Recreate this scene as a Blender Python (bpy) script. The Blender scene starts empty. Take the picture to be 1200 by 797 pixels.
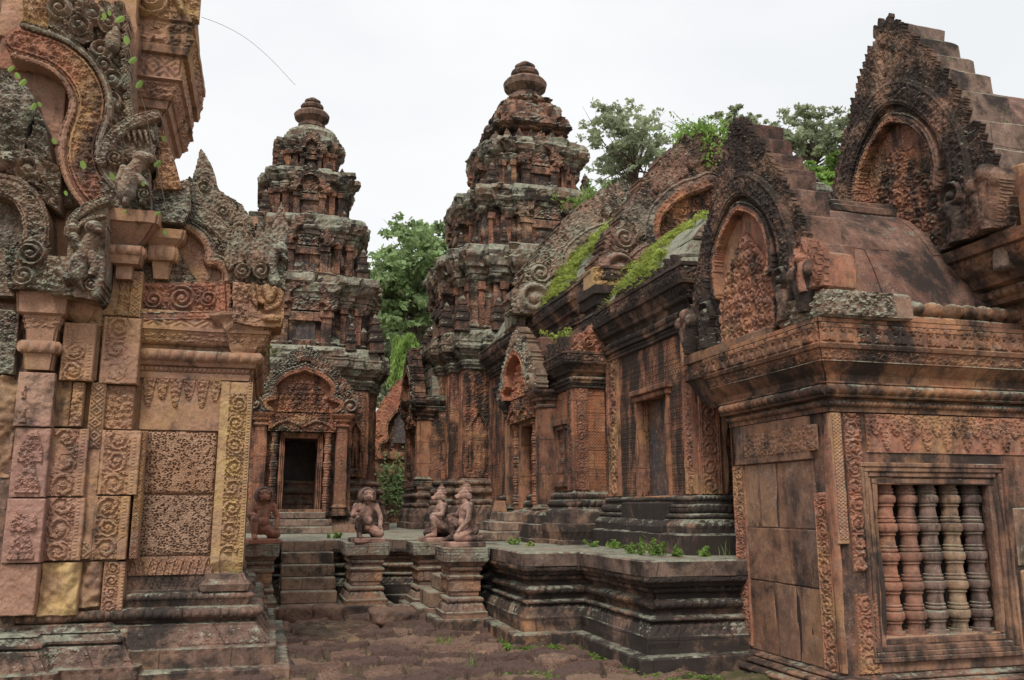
import bpy, bmesh, math, random
import numpy as np
from mathutils import Vector, Matrix

SC = bpy.context.scene
COL = SC.collection
R = math.radians
rng = random.Random(7)

# ------------------------------------------------------------------ camera
FPX = 1020.0
PITCH = math.atan(195.5 / FPX)
YAW = math.atan(290 / 1038.6)
EYE = 1.5
cd = bpy.data.cameras.new('camera')
cam = bpy.data.objects.new('camera', cd)
COL.objects.link(cam)
cam.location = (0, 0, EYE)
cam.rotation_euler = (math.pi / 2 + PITCH, 0, -YAW)
cd.sensor_width = 36.0
cd.lens = 36.0 * FPX / 1200.0
cd.clip_start = 0.05
cd.clip_end = 2000
SC.camera = cam

# ------------------------------------------------------------------ sky and sun (bright overcast)
SUN_EL, SUN_AZ = 52, 205          # azimuth clockwise from +Y
w = bpy.data.worlds.new('World'); SC.world = w; w.use_nodes = True
nt = w.node_tree; nt.nodes.clear()
out = nt.nodes.new('ShaderNodeOutputWorld')
bgA = nt.nodes.new('ShaderNodeBackground'); bgB = nt.nodes.new('ShaderNodeBackground')
sky = nt.nodes.new('ShaderNodeTexSky'); sky.sky_type = 'NISHITA'; sky.sun_disc = False
sky.sun_elevation = R(SUN_EL); sky.sun_rotation = R(SUN_AZ); sky.air_density = 1.0; sky.dust_density = 2.0
nt.links.new(sky.outputs[0], bgA.inputs[0]); bgA.inputs[1].default_value = 0.10
tc = nt.nodes.new('ShaderNodeTexCoord')
mp = nt.nodes.new('ShaderNodeMapping'); mp.inputs['Scale'].default_value = (1, 1, 2.2)
nz = nt.nodes.new('ShaderNodeTexNoise'); nz.inputs['Scale'].default_value = 2.2; nz.inputs['Detail'].default_value = 5
nz.inputs['Roughness'].default_value = .5
nt.links.new(tc.outputs['Generated'], mp.inputs[0]); nt.links.new(mp.outputs[0], nz.inputs[0])
cr = nt.nodes.new('ShaderNodeValToRGB')
cr.color_ramp.elements[0].position = .3; cr.color_ramp.elements[0].color = (.84, .86, .875, 1)
cr.color_ramp.elements[1].position = .62; cr.color_ramp.elements[1].color = (.955, .955, .95, 1)
nt.links.new(nz.outputs[0], cr.inputs[0]); nt.links.new(cr.outputs[0], bgB.inputs[0]); bgB.inputs[1].default_value = .69
mx = nt.nodes.new('ShaderNodeMixShader'); mx.inputs[0].default_value = .93
nt.links.new(bgA.outputs[0], mx.inputs[1]); nt.links.new(bgB.outputs[0], mx.inputs[2]); nt.links.new(mx.outputs[0], out.inputs[0])
sl = bpy.data.lights.new('sun', 'SUN'); sl.energy = 1.5; sl.angle = R(14); sl.color = (1.0, .95, .87)
so = bpy.data.objects.new('sun', sl); COL.objects.link(so)
sd = Vector((math.sin(R(SUN_AZ)) * math.cos(R(SUN_EL)), math.cos(R(SUN_AZ)) * math.cos(R(SUN_EL)), math.sin(R(SUN_EL))))
so.rotation_euler = sd.to_track_quat('Z', 'Y').to_euler()
SC.view_settings.view_transform = 'Standard'; SC.view_settings.look = 'None'
SC.view_settings.gamma = 1; SC.view_settings.use_curve_mapping = False
SC.view_settings.exposure = 0.66
SC.cycles.max_bounces = 5; SC.cycles.diffuse_bounces = 2

# ------------------------------------------------------------------ surveying: rays of the photo met with upright planes
_fw = np.array([math.sin(YAW) * math.cos(PITCH), math.cos(YAW) * math.cos(PITCH), math.sin(PITCH)])
_rt = np.array([math.cos(YAW), -math.sin(YAW), 0]); _up = np.cross(_rt, _fw)
def _ray(x, y): return _fw * FPX + _rt * (x - 600) - _up * (y - 398.5)
def onY(x, y, Y): d = _ray(x, y); p = d * (Y / d[1]); return (p[0], p[2] + EYE)
def onX(x, y, X): d = _ray(x, y); p = d * (X / d[0]); return (p[1], p[2] + EYE)
def onZ(x, y, Z): d = _ray(x, y); p = d * ((Z - EYE) / d[2]); return (p[0], p[1])

# ------------------------------------------------------------------ noise helpers
def h3(i, j, k=0., s=0.):
    n = np.sin(i * 127.1 + j * 311.7 + k * 74.7 + s * 19.19) * 43758.5453
    return n - np.floor(n)
def vn(x, y, z, f=1., s=0.):
    x = np.asarray(x) * f; y = np.asarray(y) * f; z = np.asarray(z) * f
    xi, yi, zi = np.floor(x), np.floor(y), np.floor(z)
    fx, fy, fz = x - xi, y - yi, z - zi
    fx = fx * fx * (3 - 2 * fx); fy = fy * fy * (3 - 2 * fy); fz = fz * fz * (3 - 2 * fz)
    r = 0
    for a in (0, 1):
        for b in (0, 1):
            for c in (0, 1):
                r = r + h3(xi + a, yi + b, zi + c, s) * (fx if a else 1 - fx) * (fy if b else 1 - fy) * (fz if c else 1 - fz)
    return r * 2 - 1
def worley(u, v, s=0.):
    ui, vi = np.floor(u), np.floor(v)
    F1 = np.full(u.shape, 9.); F2 = np.full(u.shape, 9.); ID = np.zeros(u.shape); DX = np.zeros(u.shape); DY = np.zeros(u.shape)
    for a in (-1, 0, 1):
        for b in (-1, 0, 1):
            ci, cj = ui + a, vi + b
            px = ci + .5 + (h3(ci, cj, 1, s) - .5) * .8; py = cj + .5 + (h3(ci, cj, 2, s) - .5) * .8
            dx, dy = u - px, v - py; d = np.sqrt(dx * dx + dy * dy)
            n = d < F1
            F2 = np.where(n, F1, np.minimum(F2, d)); F1 = np.where(n, d, F1)
            ID = np.where(n, h3(ci, cj, 3, s), ID); DX = np.where(n, dx, DX); DY = np.where(n, dy, DY)
    return F1, F2, DX, DY, ID
def leaf(u, v, s=.08, seed=0.):
    """carved foliage relief, 0..1"""
    wx = vn(u, v, 0 * u, 1 / (s * 1.7), seed) * .22; wy = vn(u, v, 0 * u + 5, 1 / (s * 1.7), seed) * .22
    F1, F2, dx, dy, idd = worley(u / s + wx, v / s + wy, seed)
    ang = np.arctan2(dy, dx)
    pet = .72 + .28 * np.cos(5 * ang + idd * 20)
    h = np.clip(1 - F1 / (.66 * pet), 0, 1) ** .6
    h = np.maximum(h * (.55 + .45 * np.cos(F1 * 22 - ang * np.sign(idd - .5))), np.clip(1 - F1 / .2, 0, 1) ** .5)
    return np.clip(h * .8 + .2 * np.clip((F2 - F1) * 3, 0, 1), 0, 1)
def rinceau(u, v, wd, pitch, sd=0.):
    """vertical vine scroll; u centred"""
    u0, v0 = u, v
    u = u + wd * .11 * vn(u, v, 0 * u + sd, 1 / wd, 21) + wd * .02 * vn(u, v, 0 * u + sd, 5 / wd, 4); v = v + wd * .11 * vn(u, v, 0 * u + 9 + sd, 1 / wd, 22)
    i = np.floor(v / pitch); dv = v - (i + .5) * pitch; R_ = min(wd, pitch) * .5
    r = np.sqrt(u * u + dv * dv) / R_; sg = np.where(np.mod(i, 2) == 0, 1., -1.)
    ang = np.arctan2(dv, u * sg)
    tn = 1.35 + .6 * h3(i, i * 0, 3, sd); rid = .5 + .5 * np.cos(2 * math.pi * (r + .045 * np.cos(7 * ang + i)) * tn - ang)
    hin = np.clip(rid * 1.5 - .3, 0, 1) ** .6 * (.62 + .38 * leaf(u0, v0, wd * .13, 7.)) * np.clip((1.06 - r) * 7, 0, 1)
    hin = np.maximum(hin, np.sqrt(np.clip(1 - (r / .3) ** 2, 0, 1)) * (.8 + .2 * np.cos(6 * ang)))
    return np.maximum(hin, .85 * leaf(u0, v0, wd * .2, 3.) * (r > .95))

# ------------------------------------------------------------------ mesh accumulator
class MB:
    def __init__(s): s.V = []; s.F = []; s.n = 0; s.tone = None
    def add(s, V, F):
        V = np.asarray(V, float).reshape(-1, 3)
        F = [tuple(int(i) + s.n for i in f) for f in F]
        s.V.append(V); s.F += F; s.n += len(V)
    def addq(s, V, Q):
        V = np.asarray(V, float).reshape(-1, 3); Q = (np.asarray(Q) + s.n)
        s.V.append(V); s.F += Q.tolist(); s.n += len(V)
    def build(s, name, m, parent=None, smooth=False, attr=None):
        V = np.concatenate(s.V)
        o0 = Vector(parent['_o']) if parent is not None and '_o' in parent.keys() else Vector((0, 0, 0))
        V = V - np.array(o0)
        me = bpy.data.meshes.new(name); me.from_pydata(V.tolist(), [], s.F); me.update()
        if smooth: me.polygons.foreach_set('use_smooth', [True] * len(me.polygons))
        if attr is not None:
            a = me.attributes.new('mask', 'FLOAT', 'POINT'); a.data.foreach_set('value', np.asarray(attr, np.float32))
        if s.tone is not None:
            a = me.attributes.new('tone', 'FLOAT', 'POINT'); a.data.foreach_set('value', np.asarray(s.tone, np.float32))
        me.materials.append(m)
        o = bpy.data.objects.new(name, me); COL.objects.link(o)
        if parent is not None:
            o.parent = parent; o['_o'] = tuple(o0)
        else: o['_o'] = (0., 0., 0.)
        return o
def thing(name, label, cat, loc=(0, 0, 0), group=None):
    o = bpy.data.objects.new(name, None); COL.objects.link(o); o.empty_display_size = .1
    o.location = loc; o['_o'] = tuple(float(c) for c in loc); o['label'] = label; o['category'] = cat
    if group: o['group'] = group
    return o
def tag(o, label=None, cat=None, group=None, kind=None):
    if label: o['label'] = label
    if cat: o['category'] = cat
    if group: o['group'] = group
    if kind: o['kind'] = kind
    return o
def copy_tree(o, parent=None):
    kids = list(o.children)
    c = o.copy(); COL.objects.link(c); c.parent = parent
    for k in kids: copy_tree(k, c)
    return c

# ------------------------------------------------------------------ moulded stacks
def miter(plan):
    P = np.array(plan, float); n = len(P); M = np.zeros((n, 2))
    for i in range(n):
        a, b, c = P[i - 1], P[i], P[(i + 1) % n]
        e1 = (b - a) / (np.linalg.norm(b - a) + 1e-9); e2 = (c - b) / (np.linalg.norm(c - b) + 1e-9)
        n1 = np.array([e1[1], -e1[0]]); n2 = np.array([e2[1], -e2[0]])
        M[i] = (n1 + n2) / max(1 + n1 @ n2, .25)
    return P, M
def stack(mb, plan, prof, seg=.06, wear=.006, blk=.0, seed=0., top=True, bot=False, vseg=.12, chip=.015, closed=True, bh=.3, bw=.5):
    """plan: CCW corners. prof: (z, off[, style, amp, pitch]) bottom to top."""
    P, M = miter(plan); n = len(P)
    ts = []; idx = []; s0 = 0; S = []; corner = []
    for i in range(n if closed else n - 1):
        L = np.linalg.norm(P[(i + 1) % n] - P[i]); k = max(1, int(round(L / seg)))
        for j in range(k):
            idx.append(i); ts.append(j / k); S.append(s0 + L * j / k); corner.append(1. if j == 0 else 0.)
        s0 += L
    idx = np.array(idx); ts = np.array(ts)[:, None]; S = np.array(S); corner = np.array(corner)
    m = len(idx); nx = (idx + 1) % n
    # outward normals per sample
    E = P[nx] - P[idx]; E = E / np.linalg.norm(E, axis=1)[:, None]; N = np.stack([E[:, 1], -E[:, 0]], 1)
    N[corner > 0] = M[idx[corner > 0]]
    rows = []
    for a in range(len(prof) - 1):
        p, q = prof[a], prof[a + 1]; st = p[2] if len(p) > 2 else None
        H = math.hypot(q[0] - p[0], q[1] - p[1])
        if st in ('torus', 'bead'): k = 6
        elif st: k = max(3, int(H / seg))
        else: k = max(1, int(H / vseg))
        for j in range(k):
            t = j / k; rows.append((p[0] + (q[0] - p[0]) * t, p[1] + (q[1] - p[1]) * t, t, p))
    rows.append((prof[-1][0], prof[-1][1], 0, (0, 0)))
    V = np.zeros((len(rows), m, 3))
    for r, (z, off, t, p) in enumerate(rows):
        C0 = P[idx] + M[idx] * off; C1 = P[nx] + M[nx] * off
        XY = C0 + (C1 - C0) * ts
        d = np.zeros(m)
        if len(p) > 2:
            st, amp = p[2], p[3]; pit = p[4] if len(p) > 4 else .06
            if st == 'torus': d += amp * math.sin(math.pi * t) ** .7
            elif st == 'bead': d += amp * math.sin(math.pi * t) ** .7 * (.35 + .65 * np.abs(np.sin(math.pi * S / pit)) ** .7)
            elif st == 'leaf': d += amp * leaf(S, S * 0 + z, pit, seed) * min(1, 6 * t, 6 * (1 - t) + .1)
            elif st == 'floret':
                a1 = (((S / pit) % 1) - .5) * 2; b1 = (t - .5) * 2 * H / pit; q = np.zeros(m)
                for ca, cb in ((.42, .42), (-.42, .42), (.42, -.42), (-.42, -.42)):
                    rr = np.hypot(a1 - ca, b1 - cb) / .40; q = np.maximum(q, (rr < 1) * (.45 + .55 * np.abs(np.cos(rr * 4.2))))
                q = np.maximum(q, (np.hypot(a1, b1) < .2) * 1.); d += amp * q * (np.abs(t - .5) < .47)
            elif st == 'petal':
                ph = np.abs(((S / pit) % 1) - .5) * 2; d += amp * np.clip(1.1 - ph - abs(t - .3) * .9, 0, 1) ** .5
            elif st == 'diam':
                a1 = np.abs(((S / pit) % 1) - .5) * 2; d += amp * (np.cos((a1 + abs(t - .5) * 2) * math.pi * 3) * .5 + .5)
            elif st == 'drop':
                ph = ((S / pit) % 1) - .5; lim = .12 + .8 * (1 - np.abs(ph) * 2) ** .8
                d += amp * ((1 - t) < lim) * (.4 + .6 * leaf(S, S * 0 + z, pit * .3, seed))
        if wear:
            d += wear * (vn(XY[:, 0], XY[:, 1], z + 0 * d, 9., seed) + .7 * vn(XY[:, 0], XY[:, 1], z + 0 * d, 2.3, seed))
            d -= corner * chip * np.clip(vn(XY[:, 0], XY[:, 1], z + 0 * d, 5., seed + 3) + .5, 0, 2)
        if blk:
            iz = math.floor(z / bh); bi = np.floor(S / bw + .5 * (iz % 2))
            d += blk * (h3(bi, iz + 0 * bi, 0, seed) * 2 - 1)
        V[r, :, :2] = XY + N * d[:, None]; V[r, :, 2] = z + (wear * .7 * vn(XY[:, 0], XY[:, 1], z + 0 * d, 3., seed + 9) if wear else 0)
    nr = len(rows); I = np.arange(nr * m).reshape(nr, m)
    A = I[:-1]; B = I[1:]
    if closed: A2 = np.roll(A, -1, 1); B2 = np.roll(B, -1, 1)
    else: A2 = A[:, 1:]; B2 = B[:, 1:]; A = A[:, :-1]; B = B[:, :-1]
    Q = np.stack([A, A2, B2, B], -1).reshape(-1, 4)
    base = mb.n
    mb.addq(V, Q)
    if top: mb.F.append([int(base + i) for i in I[-1]])
    if bot: mb.F.append([int(base + i) for i in I[0][::-1]])
def rect(x0, x1, y0, y1): return [(x0, y0), (x1, y0), (x1, y1), (x0, y1)]
def block(mb, x0, x1, y0, y1, z0, z1, wear=.006, seed=0., bev=.012, seg=.08):
    stack(mb, rect(x0 + bev, x1 - bev, y0 + bev, y1 - bev), [(z0, 0), (z0 + bev, bev), (z1 - bev, bev), (z1, 0)], seg=seg, wear=wear, seed=seed, bot=True)
def notch(plan, holes):
    """holes: (axis, value, a, b, depth); axis 'Y': face on y=value looking -Y; 'X': face on x=value looking -X"""
    out = []; n = len(plan)
    for i in range(n):
        p, q = plan[i], plan[(i + 1) % n]; out.append(p); ins = []
        for ax, val, a, b, d in holes:
            if ax == 'Y' and abs(p[1] - val) < 1e-6 and abs(q[1] - val) < 1e-6 and q[0] > p[0] and p[0] < a and q[0] > b:
                ins.append((a, [(a, val), (a, val + d), (b, val + d), (b, val)]))
            if ax == 'X' and abs(p[0] - val) < 1e-6 and abs(q[0] - val) < 1e-6 and q[1] < p[1] and p[1] > b and q[1] < a:
                ins.append((-b, [(val, b), (val + d, b), (val + d, a), (val, a)]))
        for k, pts in sorted(ins): out += pts
    return out
def walls(mb, plan, z0, z1, holes, **kw):
    """holes with their z range: (axis, value, a, b, depth, zlo, zhi)"""
    cuts = sorted({z0, z1} | {h[5] for h in holes} | {h[6] for h in holes})
    cuts = [c for c in cuts if z0 <= c <= z1]
    for a, b in zip(cuts[:-1], cuts[1:]):
        act = [h[:5] for h in holes if h[5] <= a + 1e-6 and h[6] >= b - 1e-6]
        kw2 = dict(kw); stack(mb, notch(plan, act) if act else plan, [(a, 0), (b, 0)], top=True, bot=True, **kw2)
def base_prof(z0, H, out, fine=True, beads=.05):
    """Khmer plinth: broad foot, petals, torus with beads, fillets"""
    f = lambda t: z0 + H * t; o = out
    return [(z0, o), (f(.14), o), (f(.15), o * .86), (f(.30), o * .84, 'diam', .012, .28), (f(.40), o * .66, 'petal', .018, .1), (f(.48), o * .5),
            (f(.50), o * .55, 'bead', .02, beads), (f(.57), o * .55), (f(.59), o * .34), (f(.68), o * .34), (f(.70), o * .48, 'torus', .03), (f(.79), o * .48),
            (f(.81), o * .28), (f(.86), o * .28), (f(.88), o * .36, 'bead', .015, beads), (f(.94), o * .36), (f(.96), o * .1), (f(1), 0)]
def cornice_prof(z0, H, out, beads=.05, frieze=True):
    f = lambda t: z0 + H * t; o = out
    return [(z0, 0), (f(.02), o * .16), (f(.06), o * .18), (f(.07), o * .10, 'bead', .02, beads * .6), (f(.14), o * .10), (f(.15), o * .28), (f(.20), o * .30),
            (f(.21), o * .26, 'bead', .035, beads * 1.3), (f(.33), o * .26), (f(.34), o * .18), (f(.42), o * .26), (f(.46), o * .5), (f(.50), o * .54), (f(.52), o * .5, 'petal', .02, .08),
            (f(.66), o * .78), (f(.67), o * .9), (f(.72), o * .95), (f(.73), o * .88, 'leaf' if frieze else 'torus', .025 if frieze else .0, .07), (f(.93), o * .92), (f(.94), o), (f(1), o)]

# ------------------------------------------------------------------ relief canvases
def smooth_path(pts, n=6):
    P = [np.array(p, float) for p in pts]; o = []
    for i in range(len(P) - 1):
        p0 = P[max(i - 1, 0)]; p1 = P[i]; p2 = P[i + 1]; p3 = P[min(i + 2, len(P) - 1)]
        for k in range(n):
            t = k / n
            o.append(.5 * (2 * p1 + (p2 - p0) * t + (2 * p0 - 5 * p1 + 4 * p2 - p3) * t * t + (3 * p1 - p0 - 3 * p2 + p3) * t ** 3))
    o.append(P[-1]); return o
class Canvas:
    """height field on an upright plane: axis 'Y' looks along -Y (u = X), axis 'X' looks along -X (u = Y)"""
    def __init__(s, axis, val, u0, u1, v0, v1, res=.015):
        s.axis, s.val, s.res = axis, val, res; s.leafy = 0.; s.ls = .04
        s.u = np.linspace(u0, u1, max(2, int((u1 - u0) / res) + 1)); s.v = np.linspace(v0, v1, max(2, int((v1 - v0) / res) + 1))
        s.U, s.V = np.meshgrid(s.u, s.v); s.H = np.full(s.U.shape, -1e9)
    def inside(s, poly):
        U, V = s.U, s.V; c = np.zeros(U.shape, bool); n = len(poly)
        for i in range(n):
            x1, y1 = poly[i]; x2, y2 = poly[(i + 1) % n]
            if y1 == y2: continue
            c ^= ((y1 > V) != (y2 > V)) & (U < (x2 - x1) * (V - y1) / (y2 - y1) + x1)
        return c
    def dist(s, pts):
        D = np.full(s.U.shape, 9.); A = np.zeros(s.U.shape); l = 0
        for p, q in zip(pts[:-1], pts[1:]):
            p = np.array(p); q = np.array(q); e = q - p; L2 = e @ e
            if L2 < 1e-12: continue
            t = np.clip(((s.U - p[0]) * e[0] + (s.V - p[1]) * e[1]) / L2, 0, 1)
            d = np.hypot(s.U - p[0] - t * e[0], s.V - p[1] - t * e[1]); m = d < D
            D = np.where(m, d, D); A = np.where(m, l + t * math.sqrt(L2), A); l += math.sqrt(L2)
        return D, A
    def fill(s, m, h, over=False):
        h = np.broadcast_to(h, s.H.shape)
        s.H = np.where(m, h if over else np.maximum(s.H, h), s.H)
    def leaves(s, m, h, amp, sc=.08, seed=0., over=False): s.fill(m, h + amp * leaf(s.U, s.V, sc, seed), over)
    def band(s, pts, wd, h, rise=.04, over=True, carve=0.):
        D, A = s.dist(pts); m = D < wd; t = D / wd
        prof = np.where(t > .8, .6 + 0 * t, np.where(t > .6, 1., .72 + .1 * np.cos(t * 5)))
        hh = h + rise * prof
        if carve: hh = hh + np.where(t < .58, carve * leaf(s.U, s.V, wd * .55, 2.), 0)
        s.fill(m, hh, over); return m
    def scroll(s, c, r, h, amp, turns=2.2, sg=1, over=True):
        dx, dy = (s.U - c[0]) * sg, s.V - c[1]; rr = np.hypot(dx, dy) / r; a = np.arctan2(dy, dx)
        m = rr < 1
        hh = h + amp * (.5 + .5 * np.cos(2 * math.pi * rr * turns - a)) * np.clip((1.05 - rr) * 5, 0, 1)
        hh = np.maximum(hh, h + amp * 1.3 * np.sqrt(np.clip(1 - (rr / .28) ** 2, 0, 1)))
        s.fill(m, hh, over)
    def blob(s, c, rx, ry, h, rise, rot=0.):
        dx, dy = s.U - c[0], s.V - c[1]; ca, sa = math.cos(rot), math.sin(rot)
        x = (dx * ca + dy * sa) / rx; y = (-dx * sa + dy * ca) / ry; q = x * x + y * y
        m = q < 1; s.fill(m, h + rise * np.sqrt(np.clip(1 - q, 0, 1)))
    def limb(s, pts, r0, r1, h, rise):
        D, A = s.dist(pts); L = A.max() + 1e-6; r = r0 + (r1 - r0) * A / L; m = D < r
        s.fill(m, h + rise * np.sqrt(np.clip(1 - (D / r) ** 2, 0, 1)))
    def win(s, c, r):
        i0 = np.searchsorted(s.v, c[1] - r); i1 = np.searchsorted(s.v, c[1] + r); j0 = np.searchsorted(s.u, c[0] - r); j1 = np.searchsorted(s.u, c[0] + r)
        return slice(i0, i1), slice(j0, j1)
    def leaflet(s, c, a, ln, wd, h, rise):
        """pointed carved leaf: c centre, a direction angle"""
        w_ = s.win(c, ln); U, V = s.U[w_] - c[0], s.V[w_] - c[1]
        if U.size == 0: return
        x = (U * math.cos(a) + V * math.sin(a)) / ln * 2; y = (-U * math.sin(a) + V * math.cos(a)) / wd * 2
        y = y - .35 * np.clip(x, 0, 1) ** 2
        ww = np.sqrt(np.clip(1 - x * x, 0, 1)) * (1 - .5 * np.clip(x + .1, 0, 1)) + 1e-4; q = np.abs(y) / ww; m = (q < 1) & (np.abs(x) < 1)
        hh = h + rise * (.45 + .55 * (1 - q ** 2.2)) * (.55 + .45 * (x + 1) / 2) - rise * .28 * np.exp(-(y / .16) ** 2) * (x < .7) - rise * .18 * (np.sin(x * 14 + q * 5) > .3) * (q > .35)
        s.H[w_] = np.where(m, np.maximum(s.H[w_], hh), s.H[w_])
    def flames(s, pts, pitch, ln, wd, h, rise, side=1, up=.5):
        P = [np.array(p) for p in pts]; acc = 0; nxt = pitch * .5
        for p, q in zip(P[:-1], P[1:]):
            L = np.linalg.norm(q - p)
            if L < 1e-9: continue
            e = (q - p) / L; nrm = np.array([-e[1], e[0]]) * side; d = nrm * (1 - up) + np.array([0, 1]) * up; d /= np.linalg.norm(d) + 1e-9
            while nxt <= acc + L:
                k = .8 + .35 * rng.random(); c = p + e * (nxt - acc) + d * ln * .25 * k
                if rng.random() > .06: s.leaflet(c, math.atan2(d[1], d[0]) + rng.uniform(-.16, .16), ln * k, wd * (.9 + .3 * rng.random()), h - rise * .15 * rng.random(), rise * (.8 + .4 * rng.random()))
                nxt += pitch * rng.uniform(.8, 1.1)
            acc += L
    def florets(s, mask, rad, h, amp, seed=1):
        """packed rosettes and scrolls with leaves between"""
        r_ = random.Random(seed); s.fill(mask, h - amp * .2 + amp * .45 * leaf(s.U, s.V, rad * .6, seed), True); k = 0
        for jj, v in enumerate(np.arange(s.v[0], s.v[-1] + rad, rad * 1.62)):
            for u in np.arange(s.u[0] + (jj % 2) * rad * .9, s.u[-1] + rad, rad * 1.8):
                uu, vv = u + r_.uniform(-.2, .2) * rad, v + r_.uniform(-.2, .2) * rad; i, j = np.searchsorted(s.v, vv), np.searchsorted(s.u, uu)
                if i >= len(s.v) or j >= len(s.u) or not mask[i, j]: continue
                k += 1; R0 = rad * r_.uniform(.75, 1.05); w_ = s.win((uu, vv), R0 * 1.1); dx, dy = (s.U[w_] - uu) * (1 if k % 2 else -1), s.V[w_] - vv; rr = np.hypot(dx, dy) / R0; a = np.arctan2(dy, dx) + k
                if k % 3: hh = h + amp * (.5 + .5 * np.cos(2 * math.pi * (rr + .04 * np.cos(6 * a)) * 1.5 - a)) * np.clip((1.02 - rr) * 5, 0, 1)
                else: hh = h + amp * .9 * (.6 + .4 * np.cos(6 * a)) * np.clip((1.0 - rr) * 4, 0, 1)
                hh = np.maximum(hh, h + amp * 1.15 * np.sqrt(np.clip(1 - (rr / .3) ** 2, 0, 1))); m = (rr < 1) & mask[w_]
                s.H[w_] = np.where(m, np.maximum(s.H[w_], hh), s.H[w_])
    def mesh(s, mb, thick=.2, sel=None, rough=.004):
        H = s.H; ok = H > -1e8
        if sel is not None: cells = sel[:-1, :-1] & ok[:-1, :-1] & ok[1:, :-1] & ok[:-1, 1:] & ok[1:, 1:]
        else: cells = ok[:-1, :-1] & ok[1:, :-1] & ok[:-1, 1:] & ok[1:, 1:]
        if not cells.any(): return
        if s.leafy: H = H + np.where(ok, s.leafy * (leaf(s.U, s.V, s.ls, 13.) - .5), 0)
        Hn = H + rough * vn(s.U, s.V, 0 * s.U, 40.) + rough * vn(s.U, s.V, 0 * s.U, 24., 7.) + rough * 1.5 * vn(s.U, s.V, 0 * s.U, 11., 4.)
        ny, nx = H.shape; I = np.arange(ny * nx).reshape(ny, nx)
        def pos(h):
            if s.axis == 'Y': return np.stack([s.U, s.val - h, s.V], -1).reshape(-1, 3)
            return np.stack([s.val - h, s.U, s.V], -1).reshape(-1, 3)
        F = pos(np.where(ok, Hn, 0)); B = pos(np.full(H.shape, -thick)); nB = ny * nx
        a, b, c, d = I[:-1, :-1][cells], I[:-1, 1:][cells], I[1:, 1:][cells], I[1:, :-1][cells]
        Q = [np.stack([a, b, c, d], -1)]
        pad = np.zeros((cells.shape[0] + 2, cells.shape[1] + 2), bool); pad[1:-1, 1:-1] = cells
        # bottom / top / left / right edges of the cell set
        m = cells & ~pad[:-2, 1:-1]; p, q = I[:-1, :-1][m], I[:-1, 1:][m]; Q.append(np.stack([q, p, p + nB, q + nB], -1))
        m = cells & ~pad[2:, 1:-1]; p, q = I[1:, :-1][m], I[1:, 1:][m]; Q.append(np.stack([p, q, q + nB, p + nB], -1))
        m = cells & ~pad[1:-1, :-2]; p, q = I[:-1, :-1][m], I[1:, :-1][m]; Q.append(np.stack([p, q, q + nB, p + nB], -1))
        m = cells & ~pad[1:-1, 2:]; p, q = I[:-1, 1:][m], I[1:, 1:][m]; Q.append(np.stack([q, p, p + nB, q + nB], -1))
        Q.append(np.stack([d, c, b, a], -1) + nB)
        Q = np.concatenate(Q)
        if s.axis == 'X': Q = Q[:, ::-1]
        allV = np.concatenate([F, B]); used = np.unique(Q); rem = np.zeros(len(allV), int); rem[used] = np.arange(len(used))
        mb.addq(allV[used], rem[Q])

OUT = [(1.0, 0), (1.02, .10), (.93, .18), (.90, .30), (.78, .36), (.74, .48), (.62, .55), (.56, .66), (.44, .72), (.36, .82), (.24, .88), (.14, .97), (.0, 1.0)]
ARC = [(.60, .0), (.70, .06), (.72, .15), (.62, .22), (.53, .24), (.56, .36), (.52, .47), (.40, .57), (.26, .64), (.12, .68), (0, .72)]
def pediment(axis, val, uc, hw, v0, h, res=.02, thick=.3, naga=True, lf=.09, skew=0., mound=True, depth=1.):
    """returns canvas and the mask of its tympanum"""
    c = Canvas(axis, val, uc - hw * 1.25, uc + hw * 1.25, v0, v0 + h * 1.12, res)
    k = depth; c.leafy = .06 * lf * k; c.ls = lf * .5
    def M(pts): return [(uc + x * hw + skew * y * hw, v0 + y * h) for x, y in pts]
    outer = OUT + [(-x, y) for x, y in OUT[::-1]][1:]
    po = M(outer); c.leaves(c.inside(po), .0, .07 * k, lf, 1.)
    for f_, up_, hh_ in ((1., .3, .0), (.93, .4, .025), (.86, .45, .05)):
        c.flames(M([(x * f_, y * f_) for x, y in outer]), lf * .85, lf * 2.2, lf * 1.05, hh_ * k, .06 * k, side=-1, up=up_)
    arc = ARC + [(-x, y) for x, y in ARC[::-1]][1:]
    pa = smooth_path(M(arc), 4)
    tm = c.inside([tuple(p) for p in pa])
    c.fill(tm, -.09 * k, True)
    if mound:
        mo = M([(.46, 0), (.45, .25), (.36, .38), (.22, .46), (.1, .53), (0, .58), (-.1, .53), (-.22, .46), (-.36, .38), (-.45, .25), (-.46, 0)])
        c.florets(c.inside(mo) & tm, lf * .8, -.05 * k, .05 * k, 2)
    mb_ = c.band(pa, hw * .075, .03 * k, .07 * k, carve=.02 * k)
    if naga:
        for sg in (1, -1):
            cc = M([(.86 * sg, .10)])[0]; c.scroll(cc, hw * .16, .04 * k, .07 * k, sg=sg, turns=1.6)
            cc = M([(.8 * sg, .30)])[0]; c.scroll(cc, hw * .10, .03 * k, .06 * k, sg=-sg)
    return c, tm
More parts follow.
